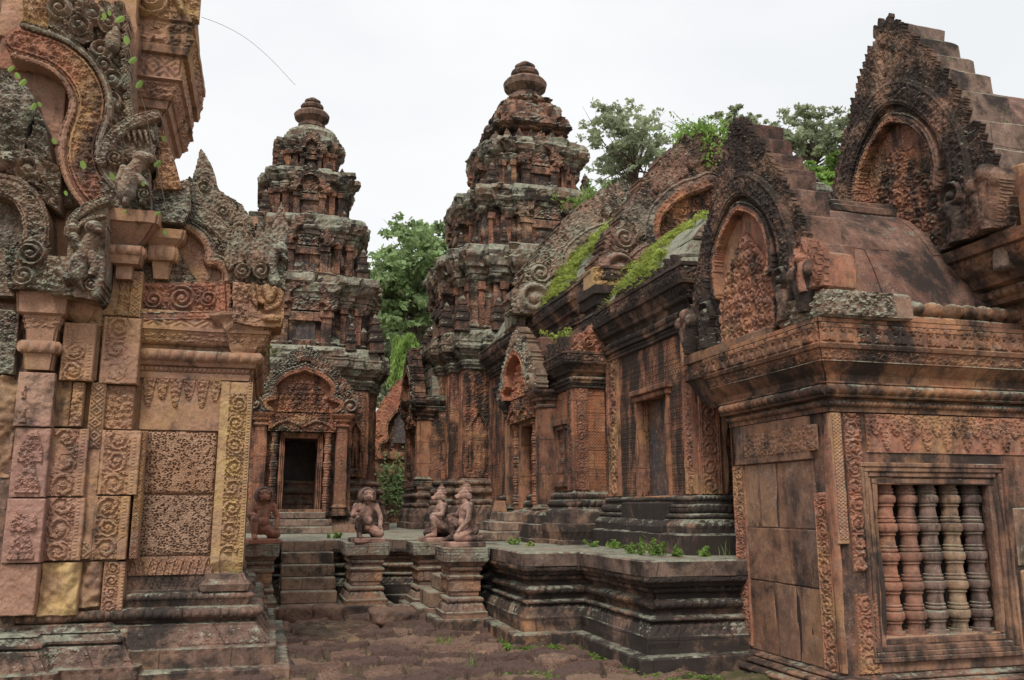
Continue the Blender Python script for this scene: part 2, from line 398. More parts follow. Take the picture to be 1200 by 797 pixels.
def pilaster(mb, axis, val, uc, wd, z0, z1, pitch=None, thick=.1, h=.0, amp=.022, res=.012, border=.18):
    c = Canvas(axis, val, uc - wd / 2, uc + wd / 2, z0, z1, res)
    iw = wd * (1 - 2 * border); p = pitch or iw * 1.05
    x = c.U - uc
    hh = np.where(np.abs(x) < iw / 2, h - amp * .3 + amp * rinceau(x, c.V - z0, iw, p, round(uc * 7 + z0)), h + amp * .5)
    bd = (np.abs(x) > iw / 2 + wd * border * .3) & (np.abs(x) < iw / 2 + wd * border * .72)
    hh = np.where(bd, h + amp * .35 * (np.sin(c.V * 2 * math.pi / .03) > 0), hh)
    c.H = hh; c.mesh(mb, thick, rough=.002)
def lathe(mb, cx, cy, prof, n=16, rot=0.):
    """prof: (z, r)"""
    a = np.arange(n) * 2 * math.pi / n + rot
    V = np.array([[(cx + r * math.cos(t), cy + r * math.sin(t), z) for t in a] for z, r in prof])
    m = len(prof); I = np.arange(m * n).reshape(m, n); A = I[:-1]; B = I[1:]
    Q = np.stack([A, np.roll(A, -1, 1), np.roll(B, -1, 1), B], -1).reshape(-1, 4); b = mb.n
    mb.addq(V, Q); mb.F.append([int(b + i) for i in I[-1]]); mb.F.append([int(b + i) for i in I[0][::-1]])
def colonnette_prof(z0, z1, r, rings=5):
    P = []; H = z1 - z0
    for i in range(rings):
        a = z0 + H * i / rings; d = H / rings
        P += [(a, r * 1.12), (a + d * .06, r * 1.18), (a + d * .12, r * .95), (a + d * .16, r * 1.1), (a + d * .22, r * 1.1), (a + d * .26, r * .86), (a + d * .5, r * .82),
              (a + d * .74, r * .86), (a + d * .78, r * 1.08), (a + d * .84, r * 1.08), (a + d * .88, r * .95), (a + d * .94, r * 1.18), (a + d * .999, r * 1.12)]
    return P
def tube(mb, pts, r, n=6):
    pts = [Vector(p) for p in pts]; rings = []
    for i, p in enumerate(pts):
        d = (pts[min(i + 1, len(pts) - 1)] - pts[max(i - 1, 0)]).normalized()
        a = d.orthogonal().normalized(); b = d.cross(a); rr = r[i] if isinstance(r, (list, tuple)) else r
        rings.append([p + (a * math.cos(t) + b * math.sin(t)) * rr for t in [2 * math.pi * k / n for k in range(n)]])
    V = [v for ring in rings for v in ring]; F = []
    for i in range(len(pts) - 1):
        for k in range(n): F.append((i * n + k, i * n + (k + 1) % n, (i + 1) * n + (k + 1) % n, (i + 1) * n + k))
    F.append(tuple(range(n))[::-1]); F.append(tuple((len(pts) - 1) * n + k for k in range(n)))
    mb.add([tuple(v) for v in V], F)

# ------------------------------------------------------------------ materials
class NG:
    def __init__(s, name):
        s.m = bpy.data.materials.new(name); s.m.use_nodes = True; s.t = s.m.node_tree; s.t.nodes.clear()
        s.out = s.t.nodes.new('ShaderNodeOutputMaterial'); s.b = s.t.nodes.new('ShaderNodeBsdfPrincipled'); s.t.links.new(s.b.outputs[0], s.out.inputs[0])
    def n(s, typ, **kw):
        x = s.t.nodes.new('ShaderNode' + typ)
        for k, v in kw.items(): setattr(x, k, v)
        return x
    def l(s, a, b): s.t.links.new(a, b)
    def val(s, sock, v):
        if hasattr(v, 'links') or isinstance(v, bpy.types.NodeSocket): s.l(v, sock)
        else: sock.default_value = v
    def math(s, op, a, b=0., c=None, clamp=False):
        x = s.n('Math', operation=op, use_clamp=clamp); s.val(x.inputs[0], a); s.val(x.inputs[1], b)
        if c is not None: s.val(x.inputs[2], c)
        return x.outputs[0]
    def noise(s, vec, scale, detail=4, rough=.55, dist=0.):
        x = s.n('TexNoise'); s.l(vec, x.inputs['Vector']); x.inputs['Scale'].default_value = scale; x.inputs['Detail'].default_value = detail
        x.inputs['Roughness'].default_value = rough; x.inputs['Distortion'].default_value = dist; return x.outputs[0]
    def ramp(s, f, a, b):
        x = s.n('MapRange', clamp=True, interpolation_type='SMOOTHSTEP'); s.l(f, x.inputs[0]); x.inputs[1].default_value = a; x.inputs[2].default_value = b; return x.outputs[0]
    def mix(s, f, a, b, bt='MIX'):
        x = s.n('Mix', data_type='RGBA', blend_type=bt); s.val(x.inputs[0], f)
        for k, v in ((6, a), (7, b)):
            if isinstance(v, tuple): x.inputs[k].default_value = (*v, 1)
            else: s.l(v, x.inputs[k])
        return x.outputs[2]
    def mapv(s, vec, sc, off=(0, 0, 0)):
        x = s.n('Mapping'); s.l(vec, x.inputs[0]); x.inputs['Scale'].default_value = sc; x.inputs['Location'].default_value = off; return x.outputs[0]
PINK = (.42, .24, .15); RED = (.31, .13, .075); ORANGE = (.45, .26, .125); OCHRE = (.46, .32, .16); BROWN = (.17, .105, .08)
DARKC = (.032, .027, .025); LICH = (.34, .35, .27); GREY = (.27, .24, .2)
def stone(name, a=PINK, b=RED, c=ORANGE, dark=.45, lich=.5, carve=None, cs=.07, camp=.012, joint=(.5, .3), jb=.5, seed=0., streak=1., fine=.5, moss=0., grime=1.):
    g = NG(name); tcn = g.n('TexCoord'); P = tcn.outputs['Object']
    Pm = g.mapv(P, (1, 1, 1), (seed, seed * 1.7, seed * .3))
    n1 = g.noise(Pm, .9, 4, .6); n2 = g.noise(Pm, 3.1, 5, .65); n3 = g.noise(Pm, 14, 5, .7); n4 = g.noise(Pm, 70, 3, .7)
    colr = g.mix(g.ramp(n2, .38, .62), a, b); colr = g.mix(g.ramp(n1, .48, .66), colr, c)
    sep = g.n('SeparateXYZ'); g.l(P, sep.inputs[0]); xy = g.math('ADD', sep.outputs[0], sep.outputs[1])
    cmb = g.n('CombineXYZ'); g.l(xy, cmb.inputs[0]); g.l(sep.outputs[2], cmb.inputs[1]); W = cmb.outputs[0]
    bump = g.math('MULTIPLY', n3, .008 * fine * 2); bump = g.math('ADD', bump, g.math('MULTIPLY', n4, .004 * fine * 2))
    if joint:
        wn = g.n('VectorMath', operation='MULTIPLY_ADD')
        nc = g.n('TexNoise'); g.l(P, nc.inputs['Vector']); nc.inputs['Scale'].default_value = 2.5
        g.l(nc.outputs['Color'], wn.inputs[0]); wn.inputs[1].default_value = (.06, .05, 0); g.l(W, wn.inputs[2])
        br = g.n('TexBrick'); g.l(wn.outputs[0], br.inputs['Vector']); br.inputs['Scale'].default_value = 1
        br.inputs['Color1'].default_value = (.62, .62, .66, 1); br.inputs['Color2'].default_value = (1.25, 1.2, 1.1, 1); br.inputs['Mortar'].default_value = (.35, .33, .32, 1)
        br.inputs['Mortar Size'].default_value = .006; br.inputs['Mortar Smooth'].default_value = .3; br.inputs['Brick Width'].default_value = joint[0]; br.inputs['Row Height'].default_value = joint[1]
        colr = g.mix(.85, colr, br.outputs['Color'], 'MULTIPLY')
        bump = g.math('SUBTRACT', bump, g.math('MULTIPLY', br.outputs['Fac'], .012 * jb * 2))
    # speckle of the sandstone
    colr = g.mix(g.math('MULTIPLY', g.ramp(n3, .45, .75), .45), colr, (.5, .33, .25)); colr = g.mix(g.math('MULTIPLY', g.ramp(n4, .5, .66), .42), colr, (.10, .065, .05))
    sp = g.n('TexVoronoi'); g.l(Pm, sp.inputs['Vector']); sp.inputs['Scale'].default_value = 38; colr = g.mix(g.math('MULTIPLY', g.math('MULTIPLY', g.ramp(sp.outputs['Distance'], .34, .2), g.ramp(n2, .5, .62)), .55), colr, (.42, .38, .31)); gr = g.noise(Pm, 6.5, 8, .8, .2); colr = g.mix(g.math('MULTIPLY', g.ramp(gr, .44, .66), .5 * grime + .2 * grime * min(1, dark)), colr, (.085, .06, .05))
    pl_ = g.noise(g.mapv(Pm, (1, 1, 1), (4, 8, 2)), 5.2, 6, .75); colr = g.mix(g.math('MULTIPLY', g.ramp(pl_, .56, .7), .35), colr, (.5, .37, .29))
    if carve:
        if carve == 'foliage':
            wv = g.n('VectorMath', operation='MULTIPLY_ADD'); nn = g.n('TexNoise'); g.l(P, nn.inputs['Vector']); nn.inputs['Scale'].default_value = .6 / cs
            g.l(nn.outputs['Color'], wv.inputs[0]); wv.inputs[1].default_value = (cs * .8,) * 3; g.l(W, wv.inputs[2])
            vo = g.n('TexVoronoi'); g.l(wv.outputs[0], vo.inputs['Vector']); vo.inputs['Scale'].default_value = 1 / cs; vo.inputs['Randomness'].default_value = .75
            d = vo.outputs['Distance']; r1 = g.math('SINE', g.math('MULTIPLY', d, 17.)); hgt = g.math('ADD', g.math('MULTIPLY', r1, .35), g.math('SUBTRACT', .8, d))
            bump = g.math('ADD', bump, g.math('MULTIPLY', hgt, camp))
        elif carve == 'diaper':
            sx = g.n('SeparateXYZ'); g.l(W, sx.inputs[0]); k = 2 * math.pi / cs
            a1 = g.math('SINE', g.math('MULTIPLY', sx.outputs[0], k)); a2 = g.math('SINE', g.math('MULTIPLY', sx.outputs[1], k))
            pr = g.math('MULTIPLY', a1, a2); q = g.math('ABSOLUTE', pr)
            d2 = g.math('COSINE', g.math('MULTIPLY', q, 7.)); hgt = g.math('ADD', g.math('MULTIPLY', d2, .4), q)
            bump = g.math('ADD', bump, g.math('MULTIPLY', hgt, camp))
    # black algae: vertical runs plus clouds
    if dark > 0:
        st = g.noise(g.mapv(Pm, (2.6, 2.6, .45)), 1.6, 6, .68, .4); cl = g.noise(Pm, 1.5, 6, .72, .3)
        f = g.math('ADD', g.math('MULTIPLY', st, .55 * streak), g.math('MULTIPLY', cl, 1 - .55 * streak)); f = g.math('ADD', f, g.math('MULTIPLY', n3, .14))
        lo = .72 - .34 * dark
        colr = g.mix(g.math('MULTIPLY', g.ramp(f, lo, lo + .15), .93), colr, DARKC)
    if lich > 0:
        geo = g.n('NewGeometry'); sn = g.n('SeparateXYZ'); g.l(geo.outputs['Normal'], sn.inputs[0])
        upf = g.math('MULTIPLY', g.math('MAXIMUM', sn.outputs[2], 0.), .2)
        l1 = g.noise(g.mapv(Pm, (1, 1, 1), (9, 3, 1)), 2.3, 7, .78); l2 = g.noise(Pm, 22, 4, .7)
        f = g.math('ADD', g.math('ADD', g.math('MULTIPLY', l1, .7), g.math('MULTIPLY', l2, .3)), upf)
        lo = .72 - .2 * lich
        lc = g.mix(g.ramp(n3, .4, .6), LICH, (.2, .205, .155))
        colr = g.mix(g.math('MULTIPLY', g.ramp(f, lo, lo + .07), .8), colr, lc)
    if moss > 0:
        mf = g.noise(Pm, 3.7, 6, .75); colr = g.mix(g.math('MULTIPLY', g.ramp(mf, .68 - .2 * moss, .74 - .2 * moss), .85), colr, (.07, .10, .025))
    g.l(colr, g.b.inputs['Base Color']); g.b.inputs['Roughness'].default_value = .93
    try: g.b.inputs['Specular IOR Level'].default_value = .25
    except Exception: pass
    bn = g.n('Bump'); bn.inputs['Strength'].default_value = 1.; bn.inputs['Distance'].default_value = 1.; g.l(bump, bn.inputs['Height']); g.l(bn.outputs[0], g.b.inputs['Normal'])
    return g.m
def plain(name, col, var=.3, rough=.85, scale=6., trans=0., attr_rand=False):
    g = NG(name); tcn = g.n('TexCoord'); n1 = g.noise(tcn.outputs['Object'], scale, 4, .6)
    c2 = tuple(c * (1 - var) for c in col); c3 = tuple(min(1, c * (1 + var)) for c in col)
    colr = g.mix(g.ramp(n1, .3, .7), c2, c3); g.l(colr, g.b.inputs['Base Color']); g.b.inputs['Roughness'].default_value = rough
    if trans:
        try: g.b.inputs['Specular IOR Level'].default_value = .2
        except Exception: pass
        tr = g.n('BsdfTranslucent'); g.l(colr, tr.inputs[0]); ms = g.n('MixShader'); ms.inputs[0].default_value = trans
        g.l(g.b.outputs[0], ms.inputs[1]); g.l(tr.outputs[0], ms.inputs[2]); g.l(ms.outputs[0], g.out.inputs[0])
    return g.m
def laterite(name, a=(.30, .17, .10), b=(.42, .27, .17), dark=.35, pits=1.):
    g = NG(name); tcn = g.n('TexCoord'); P = tcn.outputs['Object']
    n1 = g.noise(P, 2.2, 5, .65); n2 = g.noise(P, 45, 3, .6); n3 = g.noise(P, 9, 5, .7)
    vo = g.n('TexVoronoi'); g.l(g.mapv(P, (1, 1, 1.6)), vo.inputs['Vector']); vo.inputs['Scale'].default_value = 48
    hole = g.ramp(g.math('ADD', vo.outputs['Distance'], g.math('MULTIPLY', n3, .5)), .66, .5)
    colr = g.mix(g.ramp(n1, .35, .65), a, b); colr = g.mix(g.ramp(n2, .55, .7), colr, tuple(c * .45 for c in a))
    colr = g.mix(g.math('MULTIPLY', g.ramp(g.noise(P, 1.3, 6, .75), .62 - .2 * dark, .78 - .2 * dark), .85), colr, (.06, .05, .045))
    g.l(colr, g.b.inputs['Base Color']); g.b.inputs['Roughness'].default_value = .95
    bump = g.math('ADD', g.math('MULTIPLY', hole, -.014 * pits), g.math('MULTIPLY', n3, .02))
    bn = g.n('Bump'); bn.inputs['Distance'].default_value = 1.; g.l(bump, bn.inputs['Height']); g.l(bn.outputs[0], g.b.inputs['Normal'])
    return g.m

M = {}
M['near'] = stone('sandstone_pink', PINK, (.33, .175, .125), ORANGE, dark=.42, lich=.2, joint=None, fine=.6, grime=.45, seed=2)
M['near_carved'] = stone('sandstone_pink_carved', PINK, (.34, .18, .125), ORANGE, dark=.46, lich=.3, joint=None, seed=2, grime=.5)
M['grey_carved'] = stone('sandstone_grey_lichen', (.34, .24, .17), (.28, .16, .11), GREY, dark=.55, lich=.95, joint=None, seed=5)
M['dark_carved'] = stone('sandstone_blackened', (.27, .14, .095), (.2, .11, .08), (.30, .18, .12), dark=.78, lich=.42, joint=None, seed=8, streak=.3)
M['base_dark'] = stone('plinth_stone', (.30, .18, .13), BROWN, (.34, .2, .13), dark=.62, lich=.3, joint=(.6, .5), seed=11, streak=.4)
M['yellow'] = stone('sandstone_yellow', (.54, .37, .16), (.43, .26, .14), (.44, .27, .16), dark=.25, lich=.15, joint=None, seed=2, grime=.4)
M['rwall'] = stone('gatehouse_wall_stone', (.33, .15, .09), (.21, .11, .08), (.37, .2, .11), dark=.72, lich=.2, joint=None, seed=4, streak=.8, fine=.6)
M['rcarve'] = stone('gatehouse_carved_stone', (.42, .185, .115), (.32, .14, .095), ORANGE, dark=.5, lich=.2, joint=None, seed=14)
M['rcorn'] = stone('gatehouse_cornice_stone', (.38, .18, .105), (.28, .13, .08), (.46, .24, .12), dark=.62, lich=.5, joint=(.7, 3.), seed=17, streak=.4)
M['roof'] = stone('vault_stone', (.235, .105, .075), (.17, .09, .07), (.27, .15, .11), dark=.62, lich=.1, joint=None, seed=21, streak=.5, fine=1.3)
M['red'] = stone('sandstone_red', (.42, .15, .085), (.36, .13, .08), (.5, .24, .12), dark=.28, lich=.08, joint=None, seed=24)
M['redfoli'] = stone('tower_stone_red', (.40, .18, .11), (.33, .135, .085), (.46, .25, .13), dark=.66, lich=.4, carve='foliage', cs=.1, camp=.016, joint=(.55, .34), seed=27)
M['tower'] = stone('tower_stone', (.36, .18, .12), (.29, .14, .095), (.40, .24, .15), dark=.74, lich=.75, carve='foliage', cs=.11, camp=.012, joint=(.5, .3), seed=31, streak=.5)
M['ledge'] = stone('tower_ledge_stone', (.30, .20, .14), (.24, .15, .11), GREY, dark=.62, lich=1.15, joint=(.5, .25), seed=35, streak=.3)
M['hall'] = stone('hall_wall_stone', (.42, .18, .105), (.34, .13, .08), (.44, .23, .12), dark=.74, lich=.25, carve='diaper', cs=.13, camp=.012, joint=(.42, .28), seed=37, streak=1.)
M['hallcarve'] = stone('hall_carved_stone', (.37, .175, .11), (.34, .135, .08), (.46, .23, .11), dark=.54, lich=.2, joint=(.5, .5), seed=41)
M['orange'] = stone('sandstone_orange', (.46, .20, .10), (.40, .15, .08), (.52, .32, .13), dark=.3, lich=.08, carve='diaper', cs=.09, camp=.010, joint=(.34, .26), seed=43)
M['hallcorn'] = stone('hall_cornice_stone', (.27, .15, .11), (.2, .11, .085), (.34, .2, .13), dark=.8, lich=.45, joint=(.6, 3.), seed=47, streak=.2)
M['terr'] = stone('terrace_stone', (.25, .16, .12), (.2, .12, .095), (.40, .21, .11), dark=.82, lich=.3, joint=(.7, .3), seed=51, streak=.3)
M['terrtop'] = stone('terrace_top_stone', (.30, .21, .165), (.23, .155, .125), (.32, .235, .18), dark=.55, lich=.5, joint=(.6, .6), seed=53, streak=.2, moss=.3)
M['ped'] = stone('pedestal_stone', (.42, .23, .13), (.34, .18, .12), (.3, .2, .16), dark=.5, lich=.6, joint=(.9, .22), seed=57, streak=.4)
M['statue'] = stone('statue_stone', (.50, .28, .22), (.42, .22, .17), (.52, .33, .26), dark=.62, lich=.12, joint=None, seed=61, streak=.6, fine=.5, grime=.8)
M['statue_red'] = stone('statue_stone_red', (.42, .17, .11), (.36, .15, .10), (.40, .2, .14), dark=.45, lich=.05, joint=None, seed=67, streak=.6, fine=.25)
M['late'] = laterite('laterite_block')
M['late_dark'] = laterite('laterite_paving', (.15, .085, .06), (.24, .145, .10), dark=.45)
M['inner_shade'] = plain('shade_toned_interior_stone', (.05, .04, .035), .3)  # interior shade put into the colour, for walls behind door and window
M['bluedoor_niche_shade'] = stone('false_door_and_niche_shade_stone', (.10, .075, .07), (.055, .06, .07), (.17, .08, .05), dark=.5, lich=0, joint=None, seed=71, fine=.4)  # blue-black door stone; on niches its dark tone is painted shade
M['wood'] = plain('trunk_bark', (.12, .09, .07), .4, scale=3)
M['leafA'] = plain('leaf_mid_green', (.30, .40, .19), .45, scale=.6, trans=.5)  # tree green lightened, some distance haze put into the colour
M['leafB'] = plain('leaf_light_green', (.25, .37, .10), .4, scale=.8, trans=.5)
M['leafC'] = plain('leaf_grey_green', (.38, .43, .28), .4, scale=.7, trans=.5)  # paled leaf tone: haze of the far trees put into the colour
M['fern'] = plain('fern_yellow_green', (.36, .42, .11), .65, scale=14., trans=.4)
M['grass'] = plain('grass_blade', (.17, .27, .06), .4, scale=5., trans=.35)
#BODY

# ================================================================== GROUND
mb = MB(); S_ = 600
mb.add([(-S_, -S_, -.12), (S_, -S_, -.12), (S_, S_, -.12), (-S_, S_, -.12)], [(0, 1, 2, 3)])
tag(mb.build('ground', plain('ground_soil', (.13, .10, .055), .4, scale=.8)), kind='structure')

def pavement():
    x = np.arange(-1.2, 6.0, .018); y = np.concatenate([np.arange(4.0, 7, .03), np.arange(7, 14.9, .022)])
    X, Y = np.meshgrid(x, y)
    wx = vn(X, Y, 0 * X, 1.3, 3) * .22; wy = vn(X, Y, 0 * X, 1.3, 8) * .2
    F1, F2, dx, dy, ID = worley((X + wx) / .44, (Y + wy) / .30, 5)
    edge = F2 - F1 + .09 * vn(X, Y, 0 * X, 9., 2)
    slab = np.clip(edge / .20, 0, 1) ** .55
    Z = -.085 + slab * (.08 + .08 * ID) * (1 + .35 * vn(X, Y, 0 * X, 3.3, 9)) + .012 * vn(X, Y, 0 * X, 5.) + .012 * vn(X, Y, 0 * X, 17.) + .008 * vn(X, Y, 0 * X, 38.)
    bury = np.clip(.62 - (X - .9 - .35 * vn(X, Y, 0 * X, .8, 6)) ** 2 * 2.4 - (np.maximum(Y - 10.6, 0) * .18), 0, 1) * np.clip((Y - 10.3) * 2, 0, 1)   # sandy path to the stair
    bury = np.maximum(bury, np.clip(vn(X, Y, 0 * X, .9, 14) - .6, 0, 1) * 1.5)
    Z = Z * (1 - .6 * np.clip(bury, 0, 1)) + .012 * vn(X, Y, 0 * X, 2.1) - .02 * (bury > .3)
    stone_m = np.clip((edge - .07) * 10, 0, 1) * (1 - np.clip(bury * 1.9 + .4 * vn(X, Y, 0 * X, 6., 5), 0, 1))
    m = MB(); m.tone = ID.reshape(-1); I = np.arange(X.size).reshape(X.shape)
    m.addq(np.stack([X, Y, Z], -1).reshape(-1, 3), np.stack([I[:-1, :-1], I[:-1, 1:], I[1:, 1:], I[1:, :-1]], -1).reshape(-1, 4))
    g = NG('laterite_pavement'); P = g.n('TexCoord').outputs['Object']; at = g.n('Attribute'); at.attribute_name = 'mask'
    n1 = g.noise(P, 1.4, 5, .65); n3 = g.noise(P, 16, 6, .75); n4 = g.noise(P, 60, 3, .7)
    ton = g.n('Attribute'); ton.attribute_name = 'tone'
    st = g.mix(g.ramp(n1, .35, .65), (.20, .105, .075), (.31, .185, .13)); st = g.mix(g.math('MULTIPLY', g.ramp(n3, .5, .75), .6), st, (.36, .25, .18)); st = g.mix(g.math('MULTIPLY', g.ramp(n4, .48, .62), .75), st, (.03, .022, .018))
    st = g.mix(g.math('MULTIPLY', g.ramp(ton.outputs['Fac'], .55, .6), .75), st, (.11, .066, .055)); st = g.mix(g.math('MULTIPLY', g.ramp(ton.outputs['Fac'], .28, .22), .6), st, (.30, .2, .135))
    so_ = g.mix(g.ramp(n1, .36, .5), (.42, .28, .16), (.17, .12, .08)); so_ = g.mix(g.ramp(g.noise(P, 5, 5, .7), .5, .66), so_, (.09, .065, .05)); so_ = g.mix(g.math('MULTIPLY', g.ramp(n4, .5, .7), .4), so_, (.4, .28, .18))
    c = g.mix(g.ramp(g.math('ADD', at.outputs['Fac'], g.math('MULTIPLY', g.math('SUBTRACT', n3, .5), .8)), .3, .6), so_, st)
    sx = g.n('SeparateXYZ'); g.l(P, sx.inputs[0])
    far = g.math('ADD', g.ramp(sx.outputs[0], 2.6, 4.4), g.math('MULTIPLY', g.noise(P, 2.6, 5, .7), .9))
    c = g.mix(g.math('MULTIPLY', g.ramp(g.math('MULTIPLY', far, g.math('SUBTRACT', 1.15, g.math('MULTIPLY', at.outputs['Fac'], .5))), .80, .95), .8), c, (.075, .09, .02))
    g.l(c, g.b.inputs['Base Color']); g.b.inputs['Roughness'].default_value = .92
    bn = g.n('Bump'); bn.inputs['Distance'].default_value = 1.; g.l(g.math('ADD', g.math('MULTIPLY', n3, .05), g.math('MULTIPLY', n4, .025)), bn.inputs['Height']); g.l(bn.outputs[0], g.b.inputs['Normal'])
    tag(m.build('pavement', g.m, smooth=False, attr=stone_m.reshape(-1)), kind='structure')
pavement()

# ================================================================== TERRACE
TZ = 1.0
def terr_prof(H=TZ, o=.16, fine=1):
    return [(-.05, o + .14), (.13, o + .14), (.145, o + .125), (.15, o), (.30, o - .005), (.31, o - .02), (.36, o - .06, 'petal', .02, .09), (.42, o - .1), (.43, o - .07, 'torus', .02), (.47, o - .07), (.48, o - .13), (.53, o - .13),
            (.54, o - .1, 'bead', .045, .085), (.62, o - .1), (.63, o - .14), (.68, o - .14), (.69, o - .10, 'bead', .03, .07), (.745, o - .10), (.75, o - .05), (.79, o - .02), (.80, o - .0, 'leaf', .012, .06), (.845, o + .0), (.85, o + .06), (.99, o + .07), (H, o + .05)]
t = thing('stone_terrace', 'low dark moulded stone platform carrying the hall and towers, upper edge grey with lichen', 'terrace', (3, 12, 0))
plan = [(3.62 + .02, 7.95), (4.9, 7.95), (9.5, 7.95), (9.5, 30), (-6, 30), (-6, 14.35), (-.2, 14.35), (1.5, 14.35), (2.95, 14.35), (2.95, 13.1), (2.95, 9.72), (3.64, 9.72)]
plan = [(3.64, 7.95), (9.5, 7.95), (9.5, 30), (-6, 30), (-6, 14.35), (2.95, 14.35), (2.95, 9.72), (3.64, 9.72)]
mb = MB(); pr_ = terr_prof(); body = pr_[:-3]; stack(mb, plan, body, seg=.022, wear=.007, blk=.008, chip=.03, bw=.6, bh=.25, vseg=.05)
mb.build('moulded_wall', M['terr'], t)
mb = MB(); stack(mb, plan, [(.845, .14)] + [(.85, .17), (.985, .19), (1.0, .17)], seg=.05, wear=.008, blk=.012, chip=.04, bw=.7, bh=.4, vseg=.05, bot=True)
mb.build('coping', M['terrtop'], t)

M['stepm'] = stone('worn_step_stone', (.36, .235, .16), (.28, .18, .125), (.40, .27, .17), dark=.5, lich=.45, joint=(.6, 3.), seed=55, streak=.2, moss=.25)
def stairs(name, label, x0, x1, y0, y1, z0, z1, n, axis='Y', par=None):
    o = thing(name, label, 'staircase', ((x0 + x1) / 2, (y0 + y1) / 2, z0))
    for i in range(n):
        m = MB(); a = z0 + (z1 - z0) * i / n; b = z0 + (z1 - z0) * (i + 1) / n
        if axis == 'Y': block(m, x0 + .004 * i, x1 - .004 * i, y0 + (y1 - y0) * i / n, y1 + .1, a, b, .007, i, .014, .05)
        else: block(m, x0 + (x1 - x0) * i / n, x1 + .1, y0 + .004 * i, y1 - .004 * i, a, b, .007, i, .014, .05)
        m.build('step', M['stepm'], o)
    return o
stairs('stone_stairs', 'flight of five worn steps rising straight to the dark doorway, between the two lion guards', .27, 1.06, 12.72, 14.1, .0, 1.0, 6)
stairs('stone_stairs', 'side-on flight of steps climbing to the hall door between the two monkey guard pedestals', 2.0, 2.75, 11.72, 12.5, .0, .98, 5, 'X')

def pedestal(x0, x1, y0, y1, label, z1=TZ, foot=True):
    o = thing('statue_pedestal', label, 'pedestal', ((x0 + x1) / 2, (y0 + y1) / 2, 0), 'carved pedestals of the kneeling guards')
    m = MB(); s = .03
    pr = [(.15, .02), (.22, .02), (.23, -.0), (.28, -.03, 'petal', .015, .08), (.33, -.06), (.34, -.04, 'bead', .018, .05), (.39, -.04), (.40, -.08), (.46, -.08), (.47, -.06, 'leaf', .01, .06), (.60, -.06), (.61, -.04, 'bead', .014, .04), (.65, -.04),
          (.66, -.07), (.70, -.07), (.71, -.05, 'bead', .018, .05), (.76, -.05), (.77, -.03), (.81, 0), (.82, .01)]
    stack(m, rect(x0, x1, y0, y1), pr, seg=.015, wear=.005, seed=x0, chip=.03); m.build('shaft', M['ped'], o)
    m = MB(); stack(m, rect(x0, x1, y0, y1), [(.82, .0), (.825, .02), (.83, .025, 'leaf', .008, .05), (z1 - .06, .03), (z1 - .05, .035), (z1, .03)], seg=.02, wear=.006, seed=x0 + 2, chip=.03, bot=True); m.build('cap', M['ledge'], o)
    m = MB(); stack(m, rect(x0, x1, y0, y1), [(-.05, .13), (.13, .13), (.15, .115)], seg=.05, wear=.008, seed=x0 + 4, chip=.03); m.build('foot', M['base_dark'], o)
    return o
pedestal(1.16, 1.72, 12.75, 13.75, 'square orange-banded pedestal just right of the front stairs, under a lion guard')
pedestal(-.38, .2, 12.75, 13.75, 'pedestal left of the front stairs, beside the yellow pilaster, under the redder lion guard')
pedestal(2.2, 2.72, 10.92, 11.5, 'tall orange-brown pedestal nearest the camera, under the nearer monkey guard')
pedestal(2.1, 2.75, 12.62, 13.3, 'farther monkey pedestal with a broken flaring left side, behind the side steps')

def loose(name, label, x0, x1, y0, y1, z0, z1, mat, rough=.02, seed=0, rz=0., cat='stone block', group=None):
    o = thing(name, label, cat, ((x0 + x1) / 2, (y0 + y1) / 2, z0), group)
    m = MB(); cx, cy = (x0 + x1) / 2, (y0 + y1) / 2
    nx = 26; q = np.linspace(-1, 1, nx)
    V = []; F = []
    def face(f):
        A, B = np.meshgrid(q, q); P = f(A, B); P = P.reshape(-1, 3)
        e = 5; L = (np.abs(P) ** e).sum(1) ** (1 / e); P = P / L[:, None]
        I = np.arange(nx * nx).reshape(nx, nx); return P, np.stack([I[:-1, :-1], I[:-1, 1:], I[1:, 1:], I[1:, :-1]], -1).reshape(-1, 4)
    one = lambda A: np.ones_like(A)
    for f in (lambda A, B: np.stack([A, B, one(A)], -1), lambda A, B: np.stack([B, A, -one(A)], -1), lambda A, B: np.stack([one(A), A, B], -1),
              lambda A, B: np.stack([-one(A), B, A], -1), lambda A, B: np.stack([B, one(A), A], -1), lambda A, B: np.stack([A, -one(A), B], -1)):
        P, Q = face(f); P = P * [(x1 - x0) / 2, (y1 - y0) / 2, (z1 - z0) / 2]
        n = rough * (vn(P[:, 0], P[:, 1], P[:, 2], 5, seed) + .6 * vn(P[:, 0], P[:, 1], P[:, 2], 14, seed))
        P = P * (1 + n / max(.12, (z1 - z0) / 2))[:, None]
        c, s = math.cos(rz), math.sin(rz); P = np.stack([P[:, 0] * c - P[:, 1] * s + cx, P[:, 0] * s + P[:, 1] * c + cy, P[:, 2] + (z0 + z1) / 2], -1)
        m.addq(P, Q)
    bpy.data.objects.remove(o)
    ob = m.build(name, mat, None, smooth=True)
    return tag(ob, label, cat, group)
LB = 'loose laterite blocks at the foot of the stairs'
loose('laterite_block', 'left of the two long pitted laterite blocks lying at the foot of the front stairs', .27, .70, 12.36, 12.72, -.04, .2, M['late_dark'], .012, 1, group=LB)
loose('laterite_block', 'lichen-spotted right one of the two long blocks at the foot of the front stairs', .70, 1.10, 12.34, 12.72, -.04, .2, M['late_dark'], .012, 2, group=LB)
loose('laterite_block', 'big flat laterite slab fallen aslant between the front stairs and the monkey pedestals', 1.4, 1.98, 11.5, 12.1, -.06, .2, M['late_dark'], .03, 3, .25, group=LB)
loose('laterite_block', 'low broken block beside the side steps, behind the fallen slab', 1.72, 2.1, 12.35, 12.7, -.05, .17, M['base_dark'], .03, 4, .1, group=LB)
